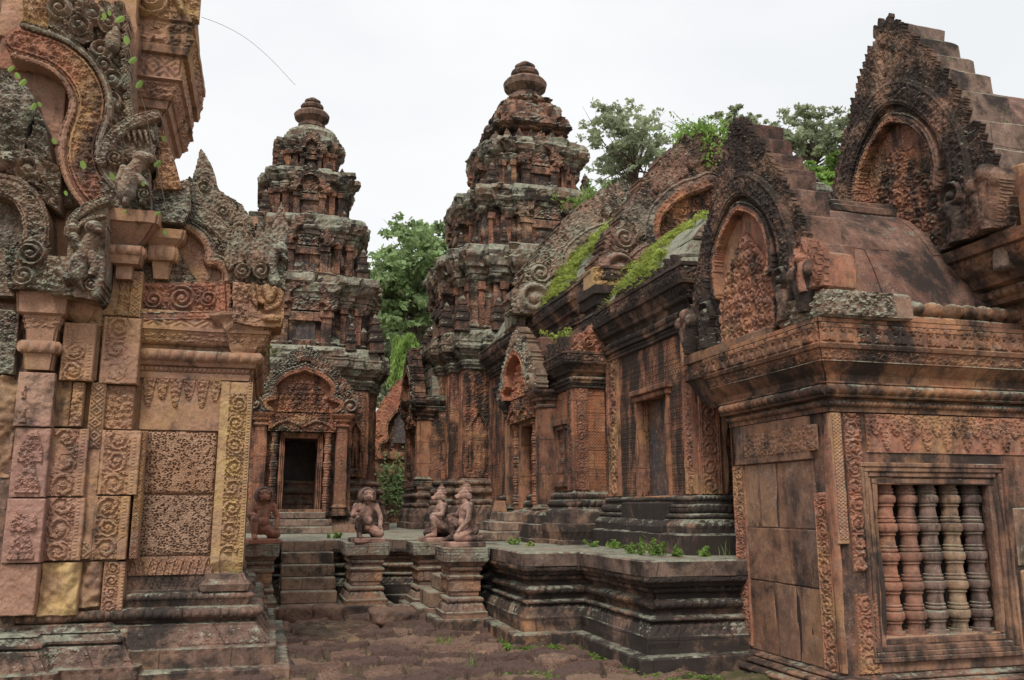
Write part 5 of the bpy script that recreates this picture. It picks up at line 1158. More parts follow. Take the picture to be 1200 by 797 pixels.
# projecting bays at the far left
for nm, xa, yv, zt, sd in (('bay_base', -1.26, 8.62, .50, 5), ('bay_base', -1.86, 8.42, .46, 7)):
    m = MB(); stack(m, [(-5, yv), (xa, yv), (xa, 10.5), (-5, 10.5)], [(-.3, .4), (.02, .4), (.03, .30), (.17, .3, 'diam', .014, .26), (.18, .24), (.19, .23, 'leaf', .025, .08), (.33, .14), (.34, .10), (.36, .14), (.38, .14, 'leaf', .008, .05), (.43, .06), (.44, .08), (zt, .0)], seg=.013, wear=.007, blk=.012, seed=sd, chip=.06, vseg=.03); m.build(nm, M['base_dark'], LBY)
m = MB(); walls(m, [(-5, 8.72), (-1.24, 8.72), (-1.24, 10.5), (-5, 10.5)], .45, 3.6, [], seg=.1, wear=.004, seed=3); m.build('bay_wall', M['near'], LBY)
m = MB(); walls(m, [(-5, 8.6), (-2.0, 8.6), (-2.0, 10.5), (-5, 10.5)], .45, 3.3, [], seg=.1, wear=.004, seed=3); m.build('bay_wall', M['base_dark'], LBY)
# laterite blocks
def rough_block(nm, u0, u1, z0, z1, yv, mat, d=.035, seed=0, pit=1.4):
    c = Canvas('Y', yv, u0, u1, z0, z1, .007); U, V = c.U, c.V
    e = np.minimum(np.minimum(U - u0, u1 - U), np.minimum(V - z0, z1 - V)) + .006 * vn(U, V, 0 * U, 14, seed)
    h = d * np.clip(e / .03, 0, 1) ** .5
    F1, F2, *_ = worley(U / .026 + .3 * vn(U, V, 0 * U, 14), V / .021, seed); F3, *_ = worley(U / .014, V / .012, seed + 4)
    h = h - pit * .026 * (np.clip(.36 - F1, 0, 1) / .36) ** .6 * (vn(U, V, 0 * U, 30., 3) > -.15) - pit * .006 * np.clip(.45 - F3, 0, 1) * 2 + .008 * vn(U, V, 0 * U, 6., seed)
    c.H = h; m = MB(); c.mesh(m, .06, rough=.002); return m.build(nm, mat, LBY)
bx0, bx1 = -1.19, -.47
M['late_near'] = laterite('laterite_wall_block', (.36, .20, .12), (.46, .29, .19), dark=.15, pits=.6)
M['late_near2'] = laterite('laterite_wall_block_stained', (.30, .18, .12), (.42, .27, .18), dark=.62, pits=.6)
rough_block('laterite_wall_block', bx0, bx1, 1.62, 2.205, YW - .01, M['late_near'], seed=2)
rough_block('laterite_wall_block', bx0 - .01, bx1 - .0, 1.055, 1.61, YW - .01, M['late_near2'], seed=6)
# pendant panel above and petal band below
c = Canvas('Y', YW - .03, -1.17, -.46, 2.215, 2.70, .008); U = c.U; k = np.floor((U + 1.17) / .12); ph = ((U + 1.17) / .12 % 1) - .5; ln = np.where(k % 2 == 0, .27, .2)
t = (2.70 - c.V) / ln; c.H = np.where((np.abs(ph) < .46 * np.clip(1.05 - t, 0, 1) ** .5) & (t < 1), .02 + .03 * leaf(U, c.V, .045, 3), .01); m = MB(); c.mesh(m, .05, rough=.002); m.build('pendant_panel', M['near_carved'], LBY)
m = MB(); pilaster(m, 'Y', YW - .02, -1.32, .22, 2.2, 2.7, amp=.02, thick=.03, res=.01); m.build('pendant_panel', M['near_carved'], LBY)
c = Canvas('Y', YW - .015, -1.22, -.44, .885, 1.05, .008); ph = np.abs((c.U / .07 % 1) - .5) * 2; c.H = .01 + .02 * (np.abs(ph - (c.V - .885) / .165) < .22) + .012 * leaf(c.U, c.V, .04, 1); m = MB(); c.mesh(m, .03, rough=.002); m.build('petal_band', M['near_carved'], LBY)
# yellow corner pilaster with scrolls
c = Canvas('Y', YW - .05, -.46, -.17, .89, 2.69, .007); x = c.U + .30
hh = np.where(np.abs(x) < .082, .0 + .045 * rinceau(x, c.V - .98, .165, .2) * (c.V > 1.08) * (c.V < 2.58), .02)
hh = np.where(x > .1, .028 + .01 * (np.sin(c.V * 230) > 0) * (x < .118), hh); hh = hh - .06 * np.clip((1.02 + .06 * vn(c.U, c.V, 0 * c.U, 9) - c.V) * 8, 0, 1); c.H = hh; m = MB(); c.mesh(m, .12, rough=.003); yp = m.build('corner_pilaster', M['yellow'], LBY); tag(yp, 'yellow pilaster with a column of carved scrolls')
# broken lump below it
m = MB(); stack(m, rect(-.5, -.16, YW - .09, YW + .3), [(.74, .05), (.8, .07), (.84, .02), (.885, -.01)], seg=.02, wear=.02, chip=.05, seed=4); m.build('broken_foot', M['base_dark'], LBY)
# cornice of the wing
m = MB(); stack(m, [(-1.42, YW), (XR - .05, YW), (XR - .05, 11.2), (-1.42, 11.2)], [(2.70, .0), (2.705, .05), (2.76, .06), (2.765, .05, 'bead', .025, .04), (2.82, .06), (2.825, .10), (2.86, .12), (2.865, .13, 'bead', .04, .085), (2.97, .14), (2.975, .08), (3.01, .09), (3.02, .13), (3.03, .15, 'leaf', .022, .045), (3.14, .20), (3.145, .22), (3.18, .22), (3.185, .17, 'diam', .014, .19), (3.34, .16), (3.36, .1)], seg=.01, wear=.005, blk=.004, seed=9, chip=.05, vseg=.02, bot=True); m.build('wing_cornice', M['near_carved'], LBY)

def cv(px, py, Y): return onY(px, py, Y)
def pcv(pts, Y): return [onY(x, y, Y) for x, y in pts]
# fronton over the wing
YFp = 8.72
def region(pts, Y, res=.01, pad=.05):
    q = pcv(pts, Y); us = [a for a, b in q]; vs = [b for a, b in q]; c = Canvas('Y', Y, min(us) - pad, max(us) + pad, min(vs) - pad, max(vs) + pad, res); c.leafy = .012; c.ls = .04; return c, q
c, q = region([(155, 380), (272, 378), (272, 330), (295, 332), (297, 262), (283, 245), (268, 240), (262, 224), (252, 228), (246, 205), (240, 181), (228, 200), (220, 228), (205, 240), (155, 245)], YFp)
mm_ = c.inside(q); c.leaves(mm_, 0, .06, .07, 3)
c.flames(pcv([(297, 300), (295, 262), (283, 245), (266, 235), (252, 228)], YFp), .07, .13, .07, .02, .07, side=1, up=.6)

for px, py, ln_, wd_, an in ((240, 212, .62, .24, 92), (228, 228, .34, .16, 100), (251, 232, .3, .16, 80), (262, 244, .3, .2, 88), (272, 252, .22, .14, 70), (283, 262, .28, .18, 86), (292, 282, .24, .14, 80)): c.leaflet(cv(px, py, YFp), R(an), ln_, wd_, .03, .06)
for px, py, rr in ((240, 222, .07), (262, 250, .06), (282, 270, .06), (222, 244, .07), (206, 247, .06)): c.scroll(cv(px, py, YFp), rr, .05, .05, 1.5)
aq = smooth_path(pcv([(168, 258), (195, 258), (222, 266), (240, 280), (247, 296), (246, 306), (256, 306), (266, 318), (266, 331)], YFp), 5)
nic = c.inside([tuple(p) for p in aq] + pcv([(168, 331)], YFp)); c.fill(nic, -.06, True)
mo = c.inside(pcv([(166, 332), (166, 262), (185, 268), (205, 285), (214, 300), (222, 318), (234, 332)], YFp)); c.leaves(mo & nic, -.03, .06, .06, 5, True)
c.band(aq, .055, .0, .05); c.band(smooth_path(pcv([(168, 243), (200, 245), (232, 252), (256, 266), (272, 288), (280, 330)], YFp), 5), .09, .02, .04, carve=.03)
pan = c.inside(pcv([(166, 332), (270, 331), (268, 379), (166, 380)], YFp)); c.fill(pan, .02, True)
c.leaves(c.inside(pcv([(170, 336), (252, 335), (252, 364), (170, 366)], YFp)), .0, .05, .06, 8, True); c.scroll(cv(213, 350, YFp), .13, .01, .05, 2.4); c.scroll(cv(180, 352, YFp), .09, .01, .045, 2, -1); c.scroll(cv(244, 350, YFp), .085, .01, .045, 2, -1)
c.band(pcv([(168, 372), (268, 370)], YFp), .045, .03, .03); c.band(pcv([(262, 368), (260, 333)], YFp), .03, .03, .03)
m1, m2, m3 = MB(), MB(), MB(); tan_ = nic & ~mo; lowp = pan; c.mesh(m1, .5, ~(tan_ | lowp)); c.mesh(m2, .3, tan_); c.mesh(m3, .3, lowp)
f_ = m1.build('wing_fronton', M['grey_carved'], LBY); m2.build('niche', M['near'], f_); m3.build('scroll_panel', M['rcarve'], f_)
# end block with the sea monster and its corbel
YE_ = 8.6
c, q = region([(272, 330), (300, 334), (330, 338), (334, 366), (330, 384), (300, 384), (272, 378)], YE_); mm_ = c.inside(q); c.fill(mm_, .03 + .02 * vn(c.U, c.V, 0 * c.U, 8.)); c.leaves(c.inside(pcv([(274, 332), (290, 334), (292, 378), (274, 376)], YE_)), .03, .04, .06, 2, True)
c.band(smooth_path(pcv([(296, 336), (298, 352), (310, 362), (324, 358), (330, 345)], YE_), 5), .03, .03, .05); c.limb(pcv([(312, 340), (316, 352), (322, 340)], YE_), .05, .03, .04, .06); c.blob(cv(306, 366, YE_), .03, .03, .05, -.03); c.fill(c.inside(pcv([(302, 356), (310, 356), (310, 364), (302, 364)], YE_)), -.06, True); c.blob(cv(318, 374, YE_), .09, .04, .04, .05)
m = MB(); c.mesh(m, .45); eb = m.build('end_block', M['near_carved'], LBY)
c, q = region([(268, 331), (266, 300), (272, 270), (290, 262), (296, 280), (298, 262), (308, 262), (308, 300), (320, 270), (330, 240), (338, 262), (337, 300), (334, 340), (300, 334)], YE_ + .04)
mm_ = c.inside(q); c.leaves(mm_, 0, .05, .07, 6)

for px, py, ln_, wd_, an in ((328, 268, .52, .17, 84), (316, 285, .42, .14, 96), (306, 292, .5, .16, 92), (294, 292, .42, .15, 96), (280, 290, .4, .16, 92), (270, 300, .3, .12, 90)): c.leaflet(cv(px, py, YE_), R(an), ln_, wd_, .05, .07)
c.limb(pcv([(322, 330), (317, 314), (322, 298), (330, 290)], YE_), .06, .05, .05, .08); c.blob(cv(328, 294, YE_), .08, .055, .06, .09); c.limb(pcv([(330, 300), (336, 306)], YE_), .03, .02, .06, .07); c.scroll(cv(306, 318, YE_), .08, .05, .05, 1.6); c.scroll(cv(284, 318, YE_), .08, .05, .05, 1.6, -1)
m = MB(); c.mesh(m, .3); m.build('naga_head', M['grey_carved'], eb)
V = []; m = MB()
stack(m, rect(-.42, -.14, 8.72, 9.6), [(2.86, -.12), (2.9, -.04), (3.0, .02), (3.12, .05), (3.2, .10), (3.30, .16), (3.33, .16)], seg=.03, wear=.045, chip=.1, seed=3, bot=True, vseg=.03); m.build('broken_corbel', M['near'], eb)

# near pilasters: individual carved stones
def relstone(px0, py0, px1, py1, Y, style, mat, seed=0, thick=.18, nm='carved_stone', res=.008, label=None):
    my = (py0 + py1) / 2; mx_ = (px0 + px1) / 2
    u0 = onY(px0, my, Y)[0]; u1 = onY(px1, my, Y)[0]; z1 = onY(mx_, py0, Y)[1]; z0 = onY(mx_, py1, Y)[1]
    c = Canvas('Y', Y, u0, u1, z0 + .003, z1 - .003, res); U, V = c.U, c.V; w_ = u1 - u0; uc = (u0 + u1) / 2
    e = np.minimum(np.minimum(U - u0, u1 - U), np.minimum(V - z0, z1 - V)) + .004 * vn(U, V, 0 * U, 22, seed); rim = .010 * np.clip(e / .008, 0, 1) ** .5 + .014 * vn(U, V, 0 * U, 1.7, seed)
    if style == 'scroll':
        iw = w_ * .66; x = U - uc + w_ * .08; h = rim + np.where(np.abs(x) < iw / 2, -.012 + .038 * rinceau(x, V - z0, iw, min(iw * 1.08, (z1 - z0) / max(1, round((z1 - z0) / iw))), seed), 0)
        h = h + np.where((x > iw / 2 + .02) & (x < iw / 2 + .045), .006 * (np.sin(V * 220) > 0), 0)
    elif style == 'motif':
        x = np.abs(U - uc) / (w_ * .42); t = (V - z0) / (z1 - z0); a = np.abs(((t * 2.0) % 1) - .15); inn = x < (.9 - a * .75); h = rim + np.where(inn & (x < .8) & (t > .06) & (t < .95), .008 + .03 * leaf(U, V, .055, seed), -.004)
    elif style == 'diam':
        d = np.abs(((V - z0) / (w_ * .9) % 1) - .5) * 2; x = np.abs(U - uc) / (w_ / 2); h = rim + .014 * (np.cos((d + x) * math.pi * 3) > 0) * (x < .8)
    elif style == 'leaf': h = rim + .035 * leaf(U, V, .06, seed)
    elif style == 'broken': h = rim * 1.5 + .05 * vn(U * 1.5, V * .6, 0 * U, 7, seed) + .02 * vn(U, V, 0 * U, 19, seed)
    else: h = rim + .006 * vn(U, V, 0 * U, 8, seed)
    miss = vn(U, V, 0 * U, 2.6, seed + 11) > .48; h = np.where(miss & (style not in ('plain', 'broken')), np.minimum(h, rim - .004 + .006 * vn(U, V, 0 * U, 12, seed)), h)
    c.H = h; m = MB(); c.mesh(m, thick, rough=.003); o = m.build(nm, mat, LBY)
    if label: tag(o, label)
    return o
A_, B_, G_ = M['near_carved'], M['near'], M['base_dark']
YA, YBB, YC_ = 8.47, 8.58, 8.66
M['pk'] = stone('pilaster_pink', (.43, .245, .17), (.35, .19, .13), (.45, .26, .14), dark=.3, lich=.2, joint=None, seed=2, grime=.5)
M['pk2'] = stone('pilaster_black_stain', (.42, .23, .18), (.36, .2, .16), (.46, .28, .2), dark=.52, lich=.2, joint=None, seed=2, streak=.3, grime=.6)
for a in [(19, 436, 62, 500, YA, 'motif', M['pk2'], 1), (14, 501, 56, 583, YA + .02, 'motif', M['pk2'], 2), (5, 584, 50, 660, YA - .02, 'motif', M['pk2'], 3), (-2, 661, 42, 722, YA + .01, 'plain', M['pk'], 4),
          (63, 440, 83, 500, YBB + .03, 'plain', A_, 5), (84, 448, 97, 500, YBB, 'leaf', A_, 6), (57, 502, 101, 582, YBB - .02, 'scroll', A_, 7), (51, 583, 97, 657, YBB, 'scroll', M['pk'], 8), (46, 659, 92, 722, YBB + .01, 'broken', M['yellow'], 9),
          (98, 448, 116, 655, YC_ - .03, 'diam', A_, 10), (96, 330, 118, 446, YC_ - .02, 'diam', A_, 11), (93, 658, 118, 712, YC_, 'broken', M['rb1'], 12), (117, 452, 156, 503, YC_ + .02, 'leaf', A_, 13),
          (119, 372, 163, 450, YC_ - .06, 'scroll', M['pk'], 14), (117, 504, 163, 580, YC_ - .04, 'scroll', M['pk'], 15), (108, 581, 150, 656, YC_ - .03, 'scroll', A_, 16), (120, 658, 145, 716, YC_ + .01, 'scroll', M['pk'], 17),
          (72, 378, 110, 446, YBB - .06, 'scroll', M['pk'], 18), (120, 318, 153, 370, YC_ - .02, 'leaf', A_, 19), (153, 318, 166, 372, YC_ - .04, 'diam', A_, 20), (157, 505, 166, 655, YC_ + .0, 'diam', B_, 30),
          (-40, 362, 20, 438, YA + .06, 'leaf', M['grey_carved'], 21), (-40, 440, 18, 560, YA + .12, 'broken', M['rb1'], 22), (-60, 585, 3, 722, YA + .1, 'plain', G_, 23)]:
    relstone(*a)
# broken capital on the first pilaster
m = MB(); x0_, z0_ = onY(22, 432, YA); x1_, z1_ = onY(68, 345, YA)
stack(m, rect(x0_ + .04, x1_, YA, YA + .4), [(z0_, 0), (z0_ + .14, .02), (z0_ + .15, .05, 'bead', .03, .06), (z0_ + .25, .05), (z0_ + .26, .01), (z0_ + .36, .02, 'leaf', .02, .05), (z0_ + .48, .05), (z0_ + .5, .09), (z1_ + .0, .1)], seg=.012, wear=.012, chip=.05, bot=True); m.build('pilaster_capital', M['pk'], LBY)
m = MB(); x0_ = onY(68, 400, YA)[0]; stack(m, rect(x0_, x0_ + .3, YA + .03, YA + .4), [(3.12, -.12), (3.22, -.03), (3.33, .0), (3.46, .02)], seg=.03, wear=.05, chip=.1, seed=6, bot=True); m.build('broken_capital', M['pk'], LBY)
# upper screen: wall behind the big arch
Yb = 8.62
m = MB(); walls(m, [(-5, Yb + .02), (-1.47, Yb + .02), (-1.47, 9.6), (-5, 9.6)], 3.4, 8.0, [], seg=.1, wear=.006, blk=.02, seed=8); m.build('upper_wall', M['near'], LBY)
for (a, b, c_, d, mt, s_) in [(35, 85, 76, 170, 'pk', 1), (0, 0, 30, 45, 'pk', 2), (0, 45, 32, 82, 'rcarve', 3), (45, 172, 68, 240, 'near', 5), (66, 140, 82, 175, 'near_carved', 6)]:
    relstone(a, b, c_, d, Yb, 'plain', M[mt], s_, .1)
YU = 8.48
c, q = region([(100, 0), (145, 0), (143, 60), (146, 105), (150, 150), (140, 180), (125, 240), (60, 240), (70, 200), (98, 120), (100, 60)], YU); mm_ = c.inside(q); c.leaves(mm_, -.04, .08, .085, 6)
for px, py, r in ((119, 62, .11), (132, 95, .10), (130, 120, .10), (128, 150, .09), (122, 78, .08), (110, 20, .12), (128, 30, .10), (116, 180, .10), (100, 225, .1)): c.scroll(cv(px, py, YU), r, .03, .06, 1.5, rng.choice((-1, 1)))
c.blob(cv(132, 52, YU), .07, .12, .03, .08); c.blob(cv(136, 45, YU), .04, .1, .05, .06)
c.flames(pcv([(146, 20), (144, 60), (147, 105), (150, 150)], YU), .09, .12, .08, .0, .07, side=1, up=.5)
m = MB(); c.mesh(m, .35); m.build('floret_border', M['grey_carved'], LBY)
c, q = region([(26, 0), (60, 0), (58, 38), (28, 38)], YU); c.leaves(c.inside(q), 0, .05, .06, 4); m = MB(); c.mesh(m, .25); m.build('upper_scroll', M['yellow'], LBY)
c, q = region([(58, -10), (108, -10), (110, 50), (95, 52), (72, 42), (56, 30)], YU - .04); c.leaves(c.inside(q), 0, .07, .1, 4); c.scroll(cv(72, 15, YU), .12, .03, .07, 1.8); c.scroll(cv(95, 35, YU), .1, .03, .07, 1.5, -1); m = MB(); c.mesh(m, .3); m.build('upper_foliage', M['grey_carved'], LBY)
c = Canvas('Y', YU - .06, -3.0, -1.1, 4.0, 6.3, .010)
path = smooth_path(pcv([(24, 50), (44, 56), (70, 66), (92, 84), (106, 108), (108, 134), (98, 165), (97, 190), (106, 215), (124, 238)], YU - .06), 6)
c.band(path, .135, .0, .06, carve=.04); m = MB(); c.mesh(m, .3); m.build('arch_band', M['dark_carved'] if 0 else M['rcarve'], LBY)
c = Canvas('Y', YU - .1, -3.0, -1.1, 4.0, 6.3, .010); P_ = np.array(path); T_ = np.gradient(P_, axis=0); N_ = np.stack([T_[:, 1], -T_[:, 0]], 1); N_ /= np.linalg.norm(N_, axis=1)[:, None]
c.band([tuple(p) for p in P_ - N_ * .15], .035, 0, .06); m = MB(); c.mesh(m, .2); m.build('arch_moulding', M['grey_carved'], LBY)
c.H[:] = -1e9; c.band([tuple(p) for p in P_ + N_ * .16], .035, 0, .05); m = MB(); c.mesh(m, .2); m.build('arch_moulding', M['pk'], LBY)
# rearing beast with rider on the pilaster capital (upper right)
YL = 8.36
c, q = region([(118, 246), (118, 200), (128, 170), (148, 148), (172, 132), (184, 140), (186, 165), (176, 200), (178, 245)], YL); c.leaves(c.inside(q), 0, .05, .06, 3)
c.band(smooth_path(pcv([(120, 190), (132, 165), (152, 148), (182, 138)], YL), 5), .06, .04, .05, carve=.03); c.fill(c.inside(pcv([(146, 166), (160, 152), (184, 148), (182, 178), (150, 184)], YL)), .0, True)
for k in range(5): c.limb(pcv([(150 + k * 7, 156), (153 + k * 7, 166 + k % 2 * 4)], YL), .02, .012, .01, .05)
c.limb(pcv([(150, 228), (156, 206), (166, 192), (176, 190)], YL), .09, .06, .04, .12); c.blob(cv(168, 190, YL), .09, .07, .06, .12); c.limb(pcv([(152, 224), (148, 240)], YL), .05, .03, .05, .08); c.limb(pcv([(162, 210), (172, 222), (168, 240)], YL), .045, .03, .05, .08); c.limb(pcv([(146, 200), (140, 215), (146, 232)], YL), .04, .03, .04, .07)
c.scroll(cv(136, 188, YL), .08, .04, .06); c.scroll(cv(170, 230, YL), .07, .04, .06)
m = MB(); c.mesh(m, .3); m.build('carved_beast', M['grey_carved'], LBY)
c, q = region([(182, 222), (182, 150), (190, 148), (204, 185), (214, 222)], YL + .1); c.leaves(c.inside(q), 0, .04, .05, 8); m = MB(); c.mesh(m, .2); m.build('leaf_spike', M['near_carved'], LBY)
c, q = region([(150, 246), (150, 225), (182, 222), (222, 208), (224, 245), (215, 262), (160, 258)], YL + .16); c.leaves(c.inside(q), 0, .04, .07, 9); m = MB(); c.mesh(m, .3); m.build('leaf_base', M['grey_carved'], LBY)
# capital carrying the beast
x0_ = onY(122, 290, YL)[0]; x1_ = onY(168, 290, YL)[0]; z0_ = onY(150, 322, YL)[1]; z1_ = onY(150, 246, YL)[1]; H_ = z1_ - z0_
stack(m := MB(), rect(x0_ + .02, x1_ - .04, YL + .12, 9.0), [(z0_, -.06), (z0_ + H_ * .2, -.06), (z0_ + H_ * .22, .0), (z0_ + H_ * .34, .02, 'bead', .035, .07), (z0_ + H_ * .5, .02), (z0_ + H_ * .52, -.02), (z0_ + H_ * .6, .03), (z0_ + H_ * .8, .12), (z0_ + H_ * .82, .15), (z1_, .16)], seg=.012, wear=.008, chip=.04, bot=True); m.build('beast_capital', M['near_carved'], LBY)
stack(m := MB(), rect(x1_ + .02, x1_ + .24, YL + .25, 9.0), [(z0_ + .05, -.04), (z0_ + H_ * .35, -.02), (z0_ + H_ * .36, .02, 'bead', .03, .06), (z0_ + H_ * .6, .02), (z0_ + H_ * .7, .08), (z1_ - .1, .1)], seg=.012, wear=.01, chip=.04, bot=True); m.build('beast_capital', M['near_carved'], LBY)
# lower left: grey masses, small arch, lion block
YM_ = 8.34
c, q = region([(-60, 80), (8, 82), (20, 95), (24, 130), (34, 150), (30, 175), (45, 128), (52, 140), (58, 170), (62, 190), (72, 200), (70, 250), (30, 225), (-60, 200)], YM_ + .02)
c.leafy = .05; c.ls = .085; c.leaves(c.inside(q), .0, .09, .1, 4); c.blob(cv(10, 125, YM_), .22, .28, .0, .10); c.blob(cv(35, 200, YM_), .10, .10, .05, .1); c.scroll(cv(35, 200, YM_), .13, .04, .06, 1.6); c.blob(cv(8, 190, YM_), .16, .09, .04, .1, .4); m = MB(); c.mesh(m, .3); m.build('naga_mass', M['grey_carved'], LBY)
c, q = region([(-60, 205), (10, 205), (40, 222), (56, 250), (60, 300), (58, 342), (5, 338), (-60, 330)], YM_ - .04)
c.leaves(c.inside(q), -.05, .07, .07, 4); ap = smooth_path(pcv([(-40, 215), (5, 217), (27, 228), (40, 250), (42, 280), (28, 292)], YM_ - .04), 5); c.fill(c.inside([tuple(p) for p in ap] + pcv([(20, 300), (18, 342), (-60, 340)], YM_ - .04)), -.16, True)
c.band(ap, .11, -.03, .06, carve=.04); c.leaves(c.inside(pcv([(5, 292), (56, 292), (56, 340), (8, 338)], YM_ - .04)), 0, .05, .06, 4, True); c.scroll(cv(38, 300, YM_), .13, .02, .06, 2.3); c.scroll(cv(30, 325, YM_), .10, .02, .05, 2, -1)
m = MB(); c.mesh(m, .3); m.build('small_arch', M['grey_carved'], LBY)
YLB = 8.22
c, q = region([(56, 343), (56, 300), (78, 300), (80, 262), (90, 248), (108, 238), (126, 231), (127, 262), (121, 320), (113, 352)], YLB)
c.fill(c.inside(q), .0 + .01 * vn(c.U, c.V, 0 * c.U, 9)); c.band(smooth_path(pcv([(82, 275), (88, 258), (104, 245), (125, 236)], YLB), 5), .045, .03, .05, carve=.02); c.band(smooth_path(pcv([(86, 282), (92, 268), (106, 258), (122, 254)], YLB), 5), .025, .03, .04)
c.limb(pcv([(92, 325), (96, 306), (104, 290), (112, 276)], YLB), .085, .06, .02, .12); c.blob(cv(112, 271, YLB), .08, .07, .06, .13); c.blob(cv(119, 276, YLB), .04, .03, .09, .1); c.limb(pcv([(88, 280), (92, 292), (100, 298)], YLB), .045, .035, .03, .1); c.blob(cv(87, 270, YLB), .05, .05, .03, .09)
c.limb(pcv([(108, 300), (112, 316), (106, 330)], YLB), .045, .03, .04, .08); c.limb(pcv([(92, 322), (80, 330), (72, 318)], YLB), .05, .03, .03, .08); c.limb(pcv([(90, 328), (100, 336), (112, 338)], YLB), .05, .03, .03, .07); c.scroll(cv(108, 334, YLB), .07, .02, .05)
c.limb(pcv([(118, 300), (116, 330), (112, 345)], YLB), .05, .04, .02, .04); c.leaves(c.inside(pcv([(56, 342), (56, 300), (70, 300), (74, 330), (84, 342)], YLB)), .02, .05, .06, 3)
m = MB(); c.mesh(m, .5); lb = m.build('lion_block', M['grey_carved'], LBY); tag(lb, 'grey corner block with a carved rearing lion and rider')
# upper cornice projecting at the top
upl = rect(-3.2, -1.27, 9.15, 10.3)
m = MB(); stack(m, upl, [(4.3, -.1), (5.05, -.1), (5.07, -.02, 'torus', .03), (5.15, -.02), (5.16, -.07), (5.3, -.07), (5.31, -.02, 'bead', .03, .08), (5.42, -.0), (5.43, .03), (5.52, .06), (5.54, .10), (5.62, .12), (5.63, .14, 'leaf', .035, .06), (5.80, .19), (5.82, .23), (5.85, .20, 'diam', .012, .18), (6.08, .21), (6.09, .26), (6.16, .28), (6.17, .27, 'leaf', .045, .1), (6.42, .28), (6.44, .31), (6.52, .31), (6.53, .26), (7.2, .2), (8.2, .1)], seg=.014, wear=.006, seed=3, chip=.04, vseg=.04, bot=True); m.build('upper_cornice', M['near_carved'], LBY)
c, q = region([(130, -30), (236, -30), (234, 24), (132, 18)], 8.86); c.leaves(c.inside(q), 0, .05, .1, 4); c.scroll(cv(176, 2, 8.86), .18, .02, .08, 2); c.limb(pcv([(190, -20), (208, 0), (214, 16)], 8.86), .06, .03, .03, .08); m = MB(); c.mesh(m, .1); m.build('upper_frieze', M['yellow'], LBY)

# ================================================================== STATUES
def capsule(V, F, p, q, r0, r1, n=10, m=5):
    p = Vector(p); q = Vector(q); d = (q - p); L = d.length; d = d / L if L > 1e-6 else Vector((0, 0, 1)); a = d.orthogonal().normalized(); b = d.cross(a); rings = []
    for i in range(m + 1):
        t = math.pi / 2 * i / m; rings.append((p - d * r0 * math.cos(t), r0 * math.sin(t) + 1e-4))
    for i in range(m + 1):
        t = math.pi / 2 * i / m; rings.append((q + d * r1 * math.sin(t), r1 * math.cos(t) + 1e-4))
    base = len(V)
    for c, r in rings:
        for k in range(n): V.append(c + (a * math.cos(2 * math.pi * k / n) + b * math.sin(2 * math.pi * k / n)) * r)
    for i in range(len(rings) - 1):
        for k in range(n): F.append((base + i * n + k, base + i * n + (k + 1) % n, base + (i + 1) * n + (k + 1) % n, base + (i + 1) * n + k))
    F.append(tuple(base + k for k in range(n))[::-1]); F.append(tuple(base + (len(rings) - 1) * n + k for k in range(n)))
def ellip(V, F, c, r, n=14, m=9):
    base = len(V)
    for i in range(m + 1):
        t = math.pi * i / m
        for k in range(n): V.append(Vector((c[0] + r[0] * (math.sin(t) + 1e-3) * math.cos(2 * math.pi * k / n), c[1] + r[1] * (math.sin(t) + 1e-3) * math.sin(2 * math.pi * k / n), c[2] - r[2] * math.cos(t))))
    for i in range(m):
        for k in range(n): F.append((base + i * n + k, base + i * n + (k + 1) % n, base + (i + 1) * n + (k + 1) % n, base + (i + 1) * n + k))
    F.append(tuple(base + k for k in range(n))[::-1]); F.append(tuple(base + m * n + k for k in range(n)))
def fuse(name, V, F, mat, parent, vox=.008, sm=3, xf=None):
    me = bpy.data.meshes.new('tmp'); me.from_pydata([tuple(v) for v in V], [], F); me.update(); o = bpy.data.objects.new('tmp', me); COL.objects.link(o)
    r = o.modifiers.new('r', 'REMESH'); r.mode = 'VOXEL'; r.voxel_size = vox; s = o.modifiers.new('s', 'SMOOTH'); s.iterations = sm; s.factor = .5
    dg = bpy.context.evaluated_depsgraph_get(); me2 = bpy.data.meshes.new_from_object(o.evaluated_get(dg)); bpy.data.objects.remove(o)
    n = len(me2.vertices); co = np.empty(n * 3); me2.vertices.foreach_get('co', co); co = co.reshape(-1, 3)
    co += .0022 * np.stack([vn(co[:, 0], co[:, 1], co[:, 2], 30, k) for k in range(3)], 1)
    me2.vertices.foreach_set('co', co.reshape(-1)); me2.polygons.foreach_set('use_smooth', [True] * len(me2.polygons)); me2.materials.clear(); me2.materials.append(mat); me2.name = name
    ob = bpy.data.objects.new(name, me2); COL.objects.link(ob); ob.parent = parent; ob['_o'] = (0., 0., 0.); return ob
